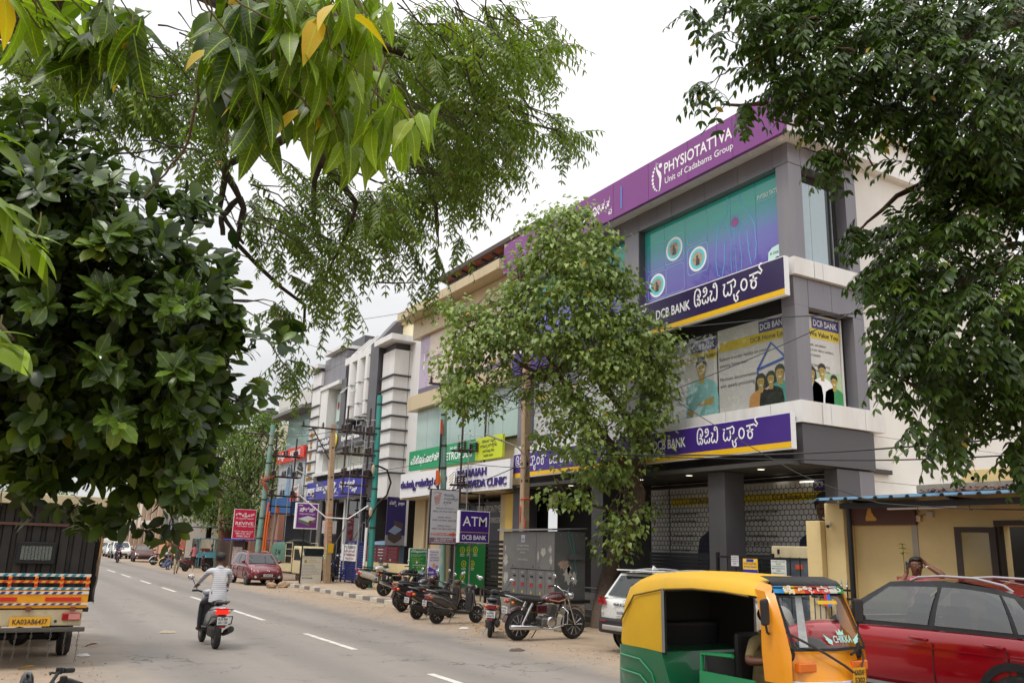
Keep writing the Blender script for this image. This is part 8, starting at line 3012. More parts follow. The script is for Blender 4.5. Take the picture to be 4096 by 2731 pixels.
# ------------------------------------------------------------------ auto-rickshaw
def auto():
 A=thing('auto_rickshaw','yellow roofed green auto rickshaw driving past in the foreground','rickshaw',(6.90,6.82,0),pi)
 YC=mat('hood_yellow',(226,176,26),.55,var=.06,vs=3,bump=.25,bs=5,dirt=.18,dirtc=(170,130,60))
 GR=mat('auto_green',(24,112,70),.35,var=.05,coat=.5,dirt=.12)
 GR2=mat('auto_green_bright',(20,140,84),.4,var=.05,coat=.4)
 OR=mat('auto_orange',(236,152,22),.35,var=.04,coat=.5)
 BKP=BPL
 hw=.66
 # rear hood: soft yellow canopy lofted front to back
 rg=[]
 for y,zt,w,zl in ((-1.36,1.28,.60,.96),(-1.30,1.52,.63,.95),(-1.18,1.68,.65,.95),(-.9,1.76,.655,.95),(-.55,1.785,.66,.95)):
  rg.append([(-w,y,zl),(-w-.01,y,zt-.28),(-w+.03,y,zt-.10),(-w*.72,y,zt-.015),(0,y,zt),(w*.72,y,zt-.015),(w-.03,y,zt-.10),(w+.01,y,zt-.28),(w,y,zl)])
 MB().loft(rg,0,False,False).build('hood',YC,A,smooth=60,fix=True)
 ln=[[(x*.965,y+.012,z-.022)for x,y,z in r_]for r_ in rg]
 MB().loft(ln,0,False,False).build('hood_lining',mat('lining_dark',(54,52,46),.9,var=.1),A,smooth=60,fix=True)
 q=MB()
 r0=rg[0]
 q.poly([Vector(p)+Vector((0,-.01,0))for p in r0])
 q.build('hood_back',YC,A)
 rg2=[]
 for y,zt,w,d in ((-.56,1.786,.66,.20),(-.1,1.79,.665,.17),(.35,1.775,.62,.16),(.70,1.74,.55,.15)):
  rg2.append([(-w-.012,y,zt-d),(-w+.02,y,zt-.08),(-w*.72,y,zt-.012),(0,y,zt+.006),(w*.72,y,zt-.012),(w-.02,y,zt-.08),(w+.012,y,zt-d)])
 MB().loft(rg2,0,False,False).build('roof_cloth',YC,A,smooth=60,fix=True)
 MB().loft([[(x*.97,y,z-.02)for x,y,z in r_]for r_ in rg2],0,False,False).build('roof_lining',mat('lining_dark',(0,0,0)),A,smooth=60,fix=True)
 MB().box((0,-1.20,1.30),(1.16,.02,.62)).build('back_lining',mat('lining_dark',(0,0,0)),A)
 for s in (-1,1):
  MB().tube([(s*.675,y,z)for y,z in ((-1.3,1.20),(-1.05,1.50),(-.56,1.59),(-.1,1.62),(.35,1.615),(.68,1.59))],.010,5).build('seam',mat('seam_dark',(120,92,30),.8,var=.1),A)
  MB().tube([(s*.665,-.56,.95),(s*.675,-.56,1.60)],.018,6).build('hood_pole',STEEL,A)
 # lower tub
 tub=MB()
 rg=[]
 for y,z0,z1,w in ((-1.40,.42,.95,.60),(-1.32,.36,.96,.645),(-.9,.34,.96,.665),(-.60,.34,.95,.665),(-.45,.34,.60,.66)):
  rg.append([(-w*.9,y,z0),(-w,y,z0+.12),(-w,y,z1),(-w+.05,y,z1),(w-.05,y,z1),(w,y,z1),(w,y,z0+.12),(w*.9,y,z0)])
 tub.loft(rg)
 tub.build('rear_body',GR,A,smooth=30)
 for s in (-1,1):
  for z in (.86,.70):
   MB().tube([(s*.67,-1.30,z),(s*.672,-.95,z-.02),(s*.672,-.75,z-.14),(s*.672,-.70,z-.25)],.012,5).build('body_rib',GR2,A,smooth=60)
 box_part('floor',BLACK,A,-.60,.60,-.5,.9,.28,.33)
 # passenger bench with camouflage cover, partition
 MB().bx(-.58,.58,-1.15,-.60,.52,.70).build('bench',SEATM,A,bevel=.04)
 MB().box((0,-1.12,.95),(1.16,.12,.55),(RAD(-10),0,0)).build('bench_back',SEATM,A,bevel=.04)
 cm=mat('camouflage_cloth',(92,84,66),.9,var=.6,vs=9,dirt=.9,dirtc=(60,44,40))
 cv=MB()
 cv.loft([[(-.64,-.62,.40),(-.64,-.12,.40),(-.60,-.06,.62),(-.60,-.16,.98),(-.62,-.30,.96),(-.64,-.52,.62)],[(-.30,-.60,.40),(-.30,-.16,.40),(-.30,-.10,.62),(-.32,-.20,.95),(-.34,-.30,.93),(-.34,-.5,.6)]])
 cv.build('cloth_cover',cm,A,smooth=60)
 box_part('partition',mat('partition_grey',(64,66,66),.7,var=.1),A,-.58,.58,-.03,.0,.33,1.0)
 for s in (-1,1):
  MB().tube([(s*.62,-.03,.62),(s*.62,-.03,1.00),(s*.62,.40,1.02)],.022,6).build('grab_rail',GR2,A,smooth=60)
  box_part('side_panel',GR2,A,s*.645-.012,s*.645+.012,-.03,.70,.34,.84)
 MB().bx(-.30,.30,.05,.42,.52,.66).build('driver_seat',mat('seat_maroon',(96,30,40),.7,var=.1),A,bevel=.04)
 MB().box((0,.03,.95),(.44,.08,.5)).build('driver_backrest',SEATM,A,bevel=.04)
 # front cowl
 fr=MB()
 prof=((.68,1.70,.62,1.60),(.80,1.66,.625,1.50))
 for s in (-1,1):
  pl=MB()
  pl.loft([[(s*.56,.66,1.72),(s*.66,.66,1.66),(s*.655,.78,1.64),(s*.56,.80,1.70)],[(s*.58,.76,1.40),(s*.66,.72,1.40),(s*.655,.88,1.40),(s*.585,.93,1.40)],[(s*.60,.80,1.10),(s*.66,.72,1.10),(s*.65,.96,1.10),(s*.60,1.03,1.10)],[(s*.60,.80,.84),(s*.655,.74,.84),(s*.64,.96,.84),(s*.60,1.03,.84)]])
  pl.build('windscreen_pillar',OR,A,smooth=50)
 rg=[]
 for z,yf,w,yb_ in ((1.12,1.06,.62,.74),(.98,1.12,.60,.74),(.87,1.15,.575,.74)):
  rg.append([(-w,yb_,z),(-w,yf-.24,z),(-w*.75,yf-.07,z),(0,yf,z),(w*.75,yf-.07,z),(w,yf-.24,z),(w,yb_,z)])
 MB().loft(rg).build('front_cowl',OR,A,smooth=50)
 rg=[]
 for z,yf,w,yb_ in ((.835,1.16,.57,.74),(.60,1.16,.54,.74),(.36,1.12,.50,.74)):
  rg.append([(-w,yb_,z),(-w,yf-.24,z),(-w*.75,yf-.07,z),(0,yf,z),(w*.75,yf-.07,z),(w,yf-.24,z),(w,yb_,z)])
 MB().loft(rg).build('front_panel',GR,A,smooth=50)
 rg=[]
 for z,k in ((.837,0),(.868,.006)):
  rg.append([(-.58,.74,z),(-.58,.93,z),(-.437,1.098,z),(0,1.172,z),(.437,1.098,z),(.58,.93,z),(.58,.74,z)])
 MB().loft(rg).build('white_stripe',SIGNW,A,smooth=50)
 rg=[]
 for z,yf,w in ((.78,1.22,.50),(.68,1.34,.42),(.48,1.36,.36),(.38,1.28,.30)):
  rg.append([(-w,.95,z),(-w,yf-.22,z),(-w*.7,yf-.05,z),(0,yf,z),(w*.7,yf-.05,z),(w,yf-.22,z),(w,.95,z)])
 MB().loft(rg).build('front_mudguard',BKP,A,smooth=50)
 for s in (-1,1):
  MB().lathe([(0,.03),(.085,.02),(.10,-.02),(.10,-.08),(0,-.1)],(s*.42,1.17,.66),'Y',20).build('headlight',CLENS,A,smooth=40)
  MB().bx(s*.42-.13,s*.42+.13,1.02,1.085,.945,1.03).build('indicator',OLENS,A,(0,0,0),(0,0,0),bevel=.012)
 # windscreen: black gasket and glass
 yl,yu=1.035,.80
 def wsp(x,v,off=0.0):
  return Vector((x*(.60-.03*v),yl+(yu-yl)*v+.05*(1-x*x)+off,1.13+.50*v))
 gk=MB()
 out=[(-.99,.06),(-.94,.0),(0,-.015),(.94,.0),(.99,.06),(.99,.94),(.94,1.0),(0,1.015),(-.94,1.0),(-.99,.94)]
 inn=[(x*.93,.5+(v-.5)*.90)for x,v in out]
 for i in range(len(out)):
  j=(i+1)% len(out)
  gk.poly([wsp(*out[i],.012),wsp(*out[j],.012),wsp(*inn[j],.014),wsp(*inn[i],.014)])
 gk.build('windscreen_gasket',BLACK,A,fix=True)
 g=MB()
 for i in range(8):
  a,b=-.95+1.9*i/8,-.95+1.9*(i+1)/8
  g.poly([wsp(a,.03),wsp(b,.03),wsp(b,.97),wsp(a,.97)])
 ws=g.build('windscreen',glass('screen_clear',(90,96,92),.02,.10),A,fix=False)
 FW=(Vector((-1,0,0)),Vector((0,-.36,.93)).normalized(),Vector((0,.93,.36)).normalized())
 write('CHIKKA',mat('sticker_mint',(170,226,216),.5,var=0),ws,wsp(-.30,.13,.02),.065,FW,'C',fit=.30,bold=.02)
 st=MB()
 for s in (-1,1):
  flat(st,wsp(-.30,.17,.02),FW,[(s*.17,.0),(s*.29,.06),(s*.26,.02),(s*.27,.01),(s*.24,-.01),(s*.25,-.02),(s*.18,-.04)],.002)
 flat(st,wsp(-.30,.26,.02),FW,[(-.05,0),(.05,0),(.06,.05),(.025,.025),(0,.06),(-.025,.025),(-.06,.05)],.002)
 st.build('sticker',mat('sticker_mint',(0,0,0)),ws,fix=False)
 st=MB()
 flat(st,wsp(-.30,.80,.02),FW,[(-.16,0),(.16,.0),(.16,.035),(-.16,.035)],.004,0)
 flat(st,wsp(-.30,.76,.02),FW,[(-.06,0),(-.01,0),(.04,.12),(-.01,.12)],.002,1)
 flat(st,wsp(-.30,.76,.02),FW,[(-.01,0),(.06,0),(.09,.12),(.04,.12)],.002,2)
 st.build('sticker',[YELLOW,mat('sticker_red',(206,40,40),.5,var=0),mat('sticker_blue',(40,110,206),.5,var=0)],ws,fix=False)
 hd=MB()
 flat(hd,wsp(.55,.05,-.06),FW,[(-.10,0),(.04,0),(.20,.50),(.10,.50)],0)
 hd.build('white_curtain',mat('curtain_pale',(200,204,204),.7,var=.05),A,fix=False)
 # visor with painted name
 rg=[]
 for v,dy,w in ((1.0,.02,.60),(1.10,.035,.585),(1.22,-.02,.56),(1.30,-.16,.54)):
  rg.append([wsp(x,0)*0+Vector((x*w,yl+(yu-yl)*min(v,1.05)+.05*(1-x*x)+dy,1.13+.50*v))for x in (-1,-.7,-.3,0,.3,.7,1)])
 MB().loft(rg,0,False,False).build('visor',BLACK,A,smooth=60)
 vb=MB()
 cols=[(50,150,214),(236,200,40),(240,130,30),(220,50,40),(230,60,40),(236,120,100),(230,230,226),(40,160,90)]
 cm_=[mat('visor_%d' % i,c,.5,var=.05)for i,c in enumerate(cols)]
 for i in range(8):
  a,b=.98-1.96*i/8,.98-1.96*(i+1)/8
  P=lambda x,v,o:Vector((x*.592,yl+(yu-yl)*v+.05*(1-x*x)+.03+o,1.13+.50*v))
  vb.poly([P(a,1.0,.004),P(b,1.0,.004),P(b,1.13,.014),P(a,1.13,.014)],i)
 vo=vb.build('visor_paint',cm_,A,fix=False)
 write('ಜೈ ಶ್ರೀ ರಾಮ',mat('visor_letter',(236,226,216),.5,var=0),A,(0.02,yu+.085,1.645),.05,FW,'C',fit=.95,bold=.03)
 # mirrors, rope, plate, wiper
 for s in (-1,1):
  MB().tube([(s*.64,.80,1.26),(s*.74,.86,1.28),(s*.76,.86,1.36)],.012,6).build('mirror_arm',BKP,A)
  MB().box((s*.765,.86,1.46),(.13,.055,.24),(0,s*.05,s*.2)).build('mirror',BKP,A,bevel=.03)
 MB().tube([(.62,.90,1.32),(.45,1.08,1.21),(.20,1.13,1.11),(-.05,1.165,1.0),(-.22,1.165,.92)],.013,6).build('rope',mat('rope_brown',(70,58,54),.9,var=.2),A,smooth=60)
 MB().tube([(-.60,.95,1.2),(-.50,1.07,1.05),(-.34,1.13,.92)],.009,6).build('rope',mat('rope_brown',(0,0,0)),A,smooth=60)
 MB().tube([(-.25,1.10,1.09),(-.40,1.07,1.12),(-.50,1.02,1.24)],.012,6).build('wiper',BLACK,A)
 plate(A,(-.26,1.165,.83),'KA02AF',.20,.15,FWD,PLY,TXT,'5302')
 for o in A.children:
  if o.name.split('.')[0]in ('windscreen_pillar','front_cowl','front_panel','white_stripe','front_mudguard','headlight','indicator','windscreen_gasket','windscreen','white_curtain','visor','visor_paint','mirror_arm','mirror','rope','wiper','number_plate','lettering'):
   o.scale.x=.85
 wheel(A,(0,1.02,.20),.20,.11,6,STEEL,0)
 for s in (-1,1):
  wheel(A,(s*.52,-.92,.21),.21,.12,6,STEEL,s)
 MB().tube([(0,1.0,.4),(0,.85,.9),(0,.78,1.0)],.03,8).build('steering_column',BLACK,A)
 MB().tube([(-.30,.62,1.02),(0,.74,.98),(.30,.62,1.02)],.016,6).build('handlebar',BLACK,A)
 MB().box((0,.88,1.08),(1.1,.2,.1)).build('dashboard',BKP,A,bevel=.03)

auto()

# ------------------------------------------------------------------ two-wheelers
def mirrors(T,y,z,m=BPL,w=.34,h=.22,rnd=True):
 for s in (-1,1):
  MB().tube([(s*w*.7,y,z),(s*w*.9,y+.02,z+h*.6),(s*w*1.05,y,z+h)],.007,5).build('mirror_stem',BPL,T)
  MB().ell((s*w*1.12,y,z+h+.03),(.065,.016,.05),12,7).build('mirror',m,T,smooth=60)

def scooter(label,loc,head,body,p=None,z=0.0,seat=SEATM,lean=0.0,lit=False,group='two-wheelers parked by the road',steer=0.0,rails=False,trim=None,name='scooter'):
 """head: compass heading in degrees from +Y toward +X"""
 T=thing(name,label,'scooter',(loc[0],loc[1],z),-RAD(head),group)
 T.rotation_euler=(0,RAD(lean),-RAD(head))
 BL=BPL
 wheel(T,(0,-.62,.225),.225,.10,6,ALLOY,0,.58)
 F=thing('front',None,None)
 bpy.data.objects.remove(F)
 wheel(T,(0,.63,.225),.225,.09,6,ALLOY,0,.58)
 # tail panels
 rg=[]
 for y,z0,z1,w in ((-.98,.66,.74,.06),(-.88,.58,.80,.12),(-.66,.46,.80,.165),(-.40,.40,.76,.175),(-.18,.36,.66,.17),(-.04,.30,.44,.16)):
  rg.append([(-w*.8,y,z0),(-w,y,z0+(z1-z0)*.45),(-w*.85,y,z1),(w*.85,y,z1),(w,y,z0+(z1-z0)*.45),(w*.8,y,z0)])
 MB().loft(rg).build('tail_panel',body,T,smooth=60,sub=1)
 rg=[]
 for y,z0,z1,w in ((-.86,.80,.84,.10),(-.70,.79,.87,.14),(-.40,.76,.85,.15),(-.22,.74,.80,.13),(-.06,.70,.76,.09)):
  rg.append([(-w,y,z0),(-w*.95,y,z1),(0,y,z1+.02),(w*.95,y,z1),(w,y,z0)])
 MB().loft(rg).build('seat',seat,T,smooth=60,sub=1)
 MB().tube([(-.10,-.70,.80),(-.12,-.90,.86),(0,-1.0,.87),(.12,-.90,.86),(.10,-.70,.80)],.014,6).build('grab_rail',STEEL,T,smooth=60)
 MB().loft([[(-.10,-.98,.64),(.10,-.98,.64),(.08,-1.0,.73),(-.08,-1.0,.73)],[(-.13,-.90,.64),(.13,-.90,.64),(.12,-.92,.75),(-.12,-.92,.75)]]).build('tail_light',RGLOW if lit else RLENS,T,smooth=40)
 for s in (-1,1):
  MB().ell((s*.13,-.90,.69),(.04,.06,.04),8,6).build('indicator',CLENS if lit else OLENS,T,smooth=60)
 # rear mudguard, plate
 MB().loft([[(-.07,-.96,.62),(.07,-.96,.62),(.07,-.90,.62),(-.07,-.90,.62)],[(-.065,-1.02,.42),(.065,-1.02,.42),(.065,-.99,.42),(-.065,-.99,.42)]]).build('rear_mudguard',BL,T)
 if p:
  plate(T,(0,-1.03,.46),p[0],.20,.14,REAR,PLW,TXT,p[1])
 box_part('reflector',RLENS,T,-.05,.05,-1.035,-1.025,.405,.435)
 # engine, exhaust
 MB().bx(-.12,.08,-.72,-.28,.20,.40).build('engine',mat('engine_grey',(70,66,62),.7,.3,var=.2,vs=14),T,bevel=.05)
 MB().tube([(.10,-.35,.26),(.14,-.55,.25),(.16,-.66,.30),(.17,-1.0,.38)],[.02,.03,.055,.06],10).build('exhaust',mat('exhaust_dark',(60,56,52),.5,.5,var=.15),T,smooth=50)
 MB().tube([(.17,-1.0,.38),(.172,-1.02,.385)],[.03,.03],10).build('exhaust_tip',DARK,T)
 # floorboard and apron
 MB().loft([[(-.16,-.06,.27),(.16,-.06,.27),(.16,-.06,.34),(-.16,-.06,.34)],[(-.17,.30,.25),(.17,.30,.25),(.17,.30,.31),(-.17,.30,.31)]]).build('floorboard',BL,T)
 rg=[]
 for zz_,y,w,t in ((.27,.34,.19,.05),(.45,.40,.20,.07),(.65,.41,.19,.08),(.82,.40,.15,.09),(.92,.40,.10,.08)):
  rg.append([(-w,y,zz_),(-w*.7,y+t,zz_),(0,y+t*1.5,zz_),(w*.7,y+t,zz_),(w,y,zz_),(w*.8,y-.02,zz_),(-w*.8,y-.02,zz_)])
 MB().loft(rg).build('front_apron',body,T,smooth=50,sub=1)
 MB().bx(-.15,.15,.345,.37,.34,.80).build('leg_shield',BL,T,bevel=.01)
 rg=[]
 for k in range(7):
  a=RAD(20+130*k/6)
  R=.265
  rg.append([(-.06,.63+R*cos(a),.225+R*sin(a)),(0,.63+(R+.03)*cos(a),.225+(R+.03)*sin(a)),(.06,.63+R*cos(a),.225+R*sin(a))])
 MB().loft(rg,0,False,False).build('front_mudguard',body,T,smooth=60)
 for s in (-1,1):
  MB().tube([(s*.055,.63,.225),(s*.055,.52,.60),(s*.03,.46,.80)],.018,7).build('fork',BL,T)
 # head
 rg=[]
 for y,w,z0,z1 in ((.30,.12,.90,1.0),(.36,.17,.89,1.03),(.46,.15,.90,1.02),(.54,.09,.92,.99)):
  rg.append([(-w,y,z0),(-w*.8,y,z1),(w*.8,y,z1),(w,y,z0)])
 MB().loft(rg).build('handlebar_cowl',trim or body,T,smooth=50,sub=1)
 MB().ell((0,.55,.94),(.085,.02,.045),12,7).build('headlight',CLENS,T,smooth=60)
 for s in (-1,1):
  MB().tube([(s*.14,.36,.97),(s*.24,.33,1.0),(s*.34,.28,1.0)],[.018,.018,.019],8).build('grip',BL,T,smooth=60)
  MB().tube([(s*.20,.40,.98),(s*.34,.36,.98)],.007,5).build('lever',BL,T)
 mirrors(T,.34,1.0,CHROME)
 if rails:
  for s in (-1,1):
   MB().tube([(s*.19,-.95,.60),(s*.21,-.80,.46),(s*.21,-.40,.40),(s*.21,-.30,.55),(s*.19,-.60,.68),(s*.19,-.95,.72)],.010,6).build('crash_guard',STEEL if not lit else BLACK,T,smooth=60)
  MB().tube([(-.19,-.95,.72),(0,-1.04,.74),(.19,-.95,.72)],.010,6).build('crash_guard',STEEL if not lit else BLACK,T,smooth=60)
  MB().tube([(-.19,-.95,.60),(0,-1.05,.60),(.19,-.95,.60)],.010,6).build('crash_guard',STEEL if not lit else BLACK,T,smooth=60)
 if not lit:
  MB().tube([(-.08,-.05,.26),(-.20,-.10,.0)],.012,6).build('side_stand',STEEL,T)
 return T

def motorcycle(label,loc,head,tank,z=0.0,kind='road',p=None,lean=4.0,group='two-wheelers parked by the road',mir=True,name='motorcycle',scale=1.0):
 T=thing(name,label,'motorcycle',(loc[0],loc[1],z),0,group)
 T.rotation_euler=(0,RAD(lean),-RAD(head))
 T.scale=(scale,)*3
 dirt_=kind=='dirt'
 classic=kind=='classic'
 r=.31 if not dirt_ else .33
 sp_=14 if dirt_ else (10 if classic else 5)
 for y in (-.70,.72):
  W_=wheel(T,(0,y,r),r,.12 if y<0 else .10,sp_ if sp_<12 else 12,ALLOY if not dirt_ else STEEL,0,.74)
 met=mat('engine_alloy',(120,118,114),.4,.7,var=.15,vs=14)
 # tank
 rg=[]
 for y,z0,z1,w in ((-.12,.78,.86,.10),(-.02,.74,.94,.145),(.18,.74,1.0,.17),(.36,.78,.98,.15),(.44,.82,.92,.09)):
  rg.append([(-w*.7,y,z0),(-w,y,z0+(z1-z0)*.5),(-w*.6,y,z1),(w*.6,y,z1),(w,y,z0+(z1-z0)*.5),(w*.7,y,z0)])
 MB().loft(rg).build('fuel_tank',tank,T,smooth=60,sub=1)
 if classic:
  for s in (-1,1):
   MB().tube([(s*.166,-.05,.84),(s*.176,.18,.80),(s*.15,.38,.84)],.012,5).build('tank_stripe',mat('stripe_gold',(190,130,90),.4,.3,var=.05),T)
 rg=[]
 ys_=((-.88,.82,.88,.10),(-.60,.79,.89,.13),(-.30,.76,.84,.13),(-.08,.77,.83,.10))if not dirt_ else ((-.95,.90,.94,.07),(-.5,.86,.91,.09),(-.05,.84,.88,.08))
 for y,z0,z1,w in ys_:
  rg.append([(-w,y,z0),(-w*.95,y,z1),(0,y,z1+.015),(w*.95,y,z1),(w,y,z0)])
 MB().loft(rg).build('seat',SEATM,T,smooth=60,sub=1)
 # tail and fenders
 if kind=='sport':
  MB().loft([[(-.09,-.45,.70),(.09,-.45,.70),(.09,-.45,.82),(-.09,-.45,.82)],[(-.05,-1.02,.84),(.05,-1.02,.84),(.05,-1.02,.92),(-.05,-1.02,.92)]]).build('tail_fairing',tank,T,bevel=.02)
  MB().loft([[(-.06,-.95,.80),(.06,-.95,.80),(.06,-.90,.82),(-.06,-.90,.82)],[(-.08,-1.20,.50),(.08,-1.20,.50),(.08,-1.18,.52),(-.08,-1.18,.52)]]).build('rear_mudguard',BPL,T)
 else:
  rg=[]
  for k in range(8):
   a=RAD(60+110*k/7)if not dirt_ else RAD(70+70*k/7)
   R=r+.05
   rg.append([(-.075,-.70+R*cos(a),r+R*sin(a)),(0,-.70+(R+.03)*cos(a),r+(R+.03)*sin(a)),(.075,-.70+R*cos(a),r+R*sin(a))])
  MB().loft(rg,0,False,False).build('rear_mudguard',tank,T,smooth=60)
 rg=[]
 for k in range(6):
  a=RAD(35+100*k/5)
  R=r+(.05 if not dirt_ else .22)
  rg.append([(-.06,.72+R*cos(a),r+R*sin(a)),(0,.72+(R+.025)*cos(a),r+(R+.025)*sin(a)),(.06,.72+R*cos(a),r+R*sin(a))])
 MB().loft(rg,0,False,False).build('front_mudguard',tank,T,smooth=60)
 ty=-1.0
 MB().ell((0,ty,.80),(.07,.04,.045),10,7).build('tail_light',RLENS,T,smooth=60)
 for s in (-1,1):
  MB().ell((s*.15,ty+.04,.78),(.035,.03,.03),8,6).build('indicator',OLENS,T,smooth=60)
  MB().tube([(0,ty+.06,.78),(s*.14,ty+.04,.78)],.008,5).build('indicator_stem',BPL,T)
  MB().tube([(s*.11,-.68,r),(s*.12,-.45,.76)],.03,8).build('shock_absorber',CHROME if classic else BPL,T,smooth=60)
  MB().tube([(s*.08,.72,r),(s*.08,.56,.70),(s*.08,.46,.98)],.024,8).build('fork',CHROME if classic else BPL,T,smooth=60)
 if p:
  plate(T,(0,-1.05,.56),p[0],.20,.13,REAR,PLW,TXT,p[1])
 # engine
 MB().bx(-.13,.13,-.20,.22,.28,.48).build('crankcase',met,T,bevel=.05)
 for s in (-1,1):
  MB().lathe([(0,0),(.09,0),(.11,-.02),(.11,-.05)],(s*.16,.05,.38),'X',18).build('engine_cover',CHROME if classic else met,T,smooth=40)if s>0 else MB().lathe([(.11,.05),(.11,.02),(.09,0),(0,0)],(-.16,.05,.38),'X',18).build('engine_cover',CHROME if classic else met,T,smooth=40)
 for k in range(7):
  MB().box((0,.13+k*.006,.50+k*.030),(.22,.20,.014),(RAD(-12),0,0)).build('cooling_fin',met,T)
 MB().box((0,.14,.60),(.14,.14,.24),(RAD(-12),0,0)).build('cylinder',met,T)
 ex=[(.08,.22,.60),(.12,.38,.50),(.13,.36,.30),(.14,.10,.24),(.16,-.20,.26)]
 MB().tube(ex,.022,8).build('exhaust_pipe',CHROME if classic else mat('exhaust_dark',(60,56,52),.5,.5),T,smooth=60)
 mz=(.30,.52)if kind in ('sport','dirt')else (.28,.30)
 MB().tube([(.16,-.18,.26),(.17,-.30,mz[0]),(.18,-.95,mz[1]),(.18,-1.0,mz[1])],[.025,.055,.06,.045],12).build('silencer',CHROME if kind != 'dirt' else BPL,T,smooth=50)
 MB().tube([(0,.46,.92),(0,.30,.55),(0,.20,.28),(0,-.25,.28),(0,-.35,.70),(0,.40,.86)],.022,7).build('frame',BPL,T,smooth=60)
 for s in (-1,1):
  MB().tube([(s*.10,-.25,.36),(s*.10,-.70,r)],.02,7).build('swing_arm',BPL,T)
  MB().bx(s*.08-.025+s*.03,s*.08+.025+s*.03,-.34,-.06,.55,.74).build('side_panel',tank,T,bevel=.03)
 # head
 MB().lathe([(0,.05),(.07,.04),(.085,.0),(.07,-.08),(0,-.12)],(0,.60,.90),'Y',18).build('headlight',CHROME if classic else BPL,T,smooth=50)
 MB().lathe([(0,0),(.072,0),(.074,-.01)],(0,.648,.90),'Y',18).build('lens',CLENS,T)
 hb=[(-.38,.30,1.06),(-.22,.40,1.08),(-.10,.46,1.0),(.10,.46,1.0),(.22,.40,1.08),(.38,.30,1.06)]
 MB().tube(hb,.013,7).build('handlebar',CHROME if classic else BPL,T,smooth=60)
 for s in (-1,1):
  MB().tube([(s*.27,.37,1.075),(s*.39,.295,1.06)],.02,8).build('grip',BPL,T,smooth=60)
  MB().tube([(s*.20,.46,1.06),(s*.30,.46,1.06),(s*.39,.39,1.04)],.008,5).build('lever',BPL,T,smooth=60)
  MB().box((s*.24,.40,1.08),(.06,.05,.05)).build('switch_box',BPL,T,bevel=.012)
 if mir and not dirt_:
  mirrors(T,.40,1.08,CHROME,.30,.16)
 if classic:
  MB().tube([(-.26,-.95,.80),(-.28,-.62,.86),(0,-.60,.86)],.0,4)if False else None
  MB().tube([(-.13,-.70,.80),(-.13,-.98,.90),(.13,-.98,.90),(.13,-.70,.80)],.014,7).build('grab_rail',CHROME,T,smooth=60)
  for s in (-1,1):
   MB().tube([(s*.06,.34,.70),(s*.26,.38,.60),(s*.26,.38,.36),(s*.08,.26,.28)],.014,7).build('crash_guard',CHROME,T,smooth=60)
 if kind=='road':
  MB().ell((0,.62,1.02),(.10,.05,.10),10,7).build('visor',tank,T,smooth=60)
 MB().tube([(-.10,-.10,.28),(-.26,-.16,0)],.012,6).build('side_stand',BPL,T)
 return T

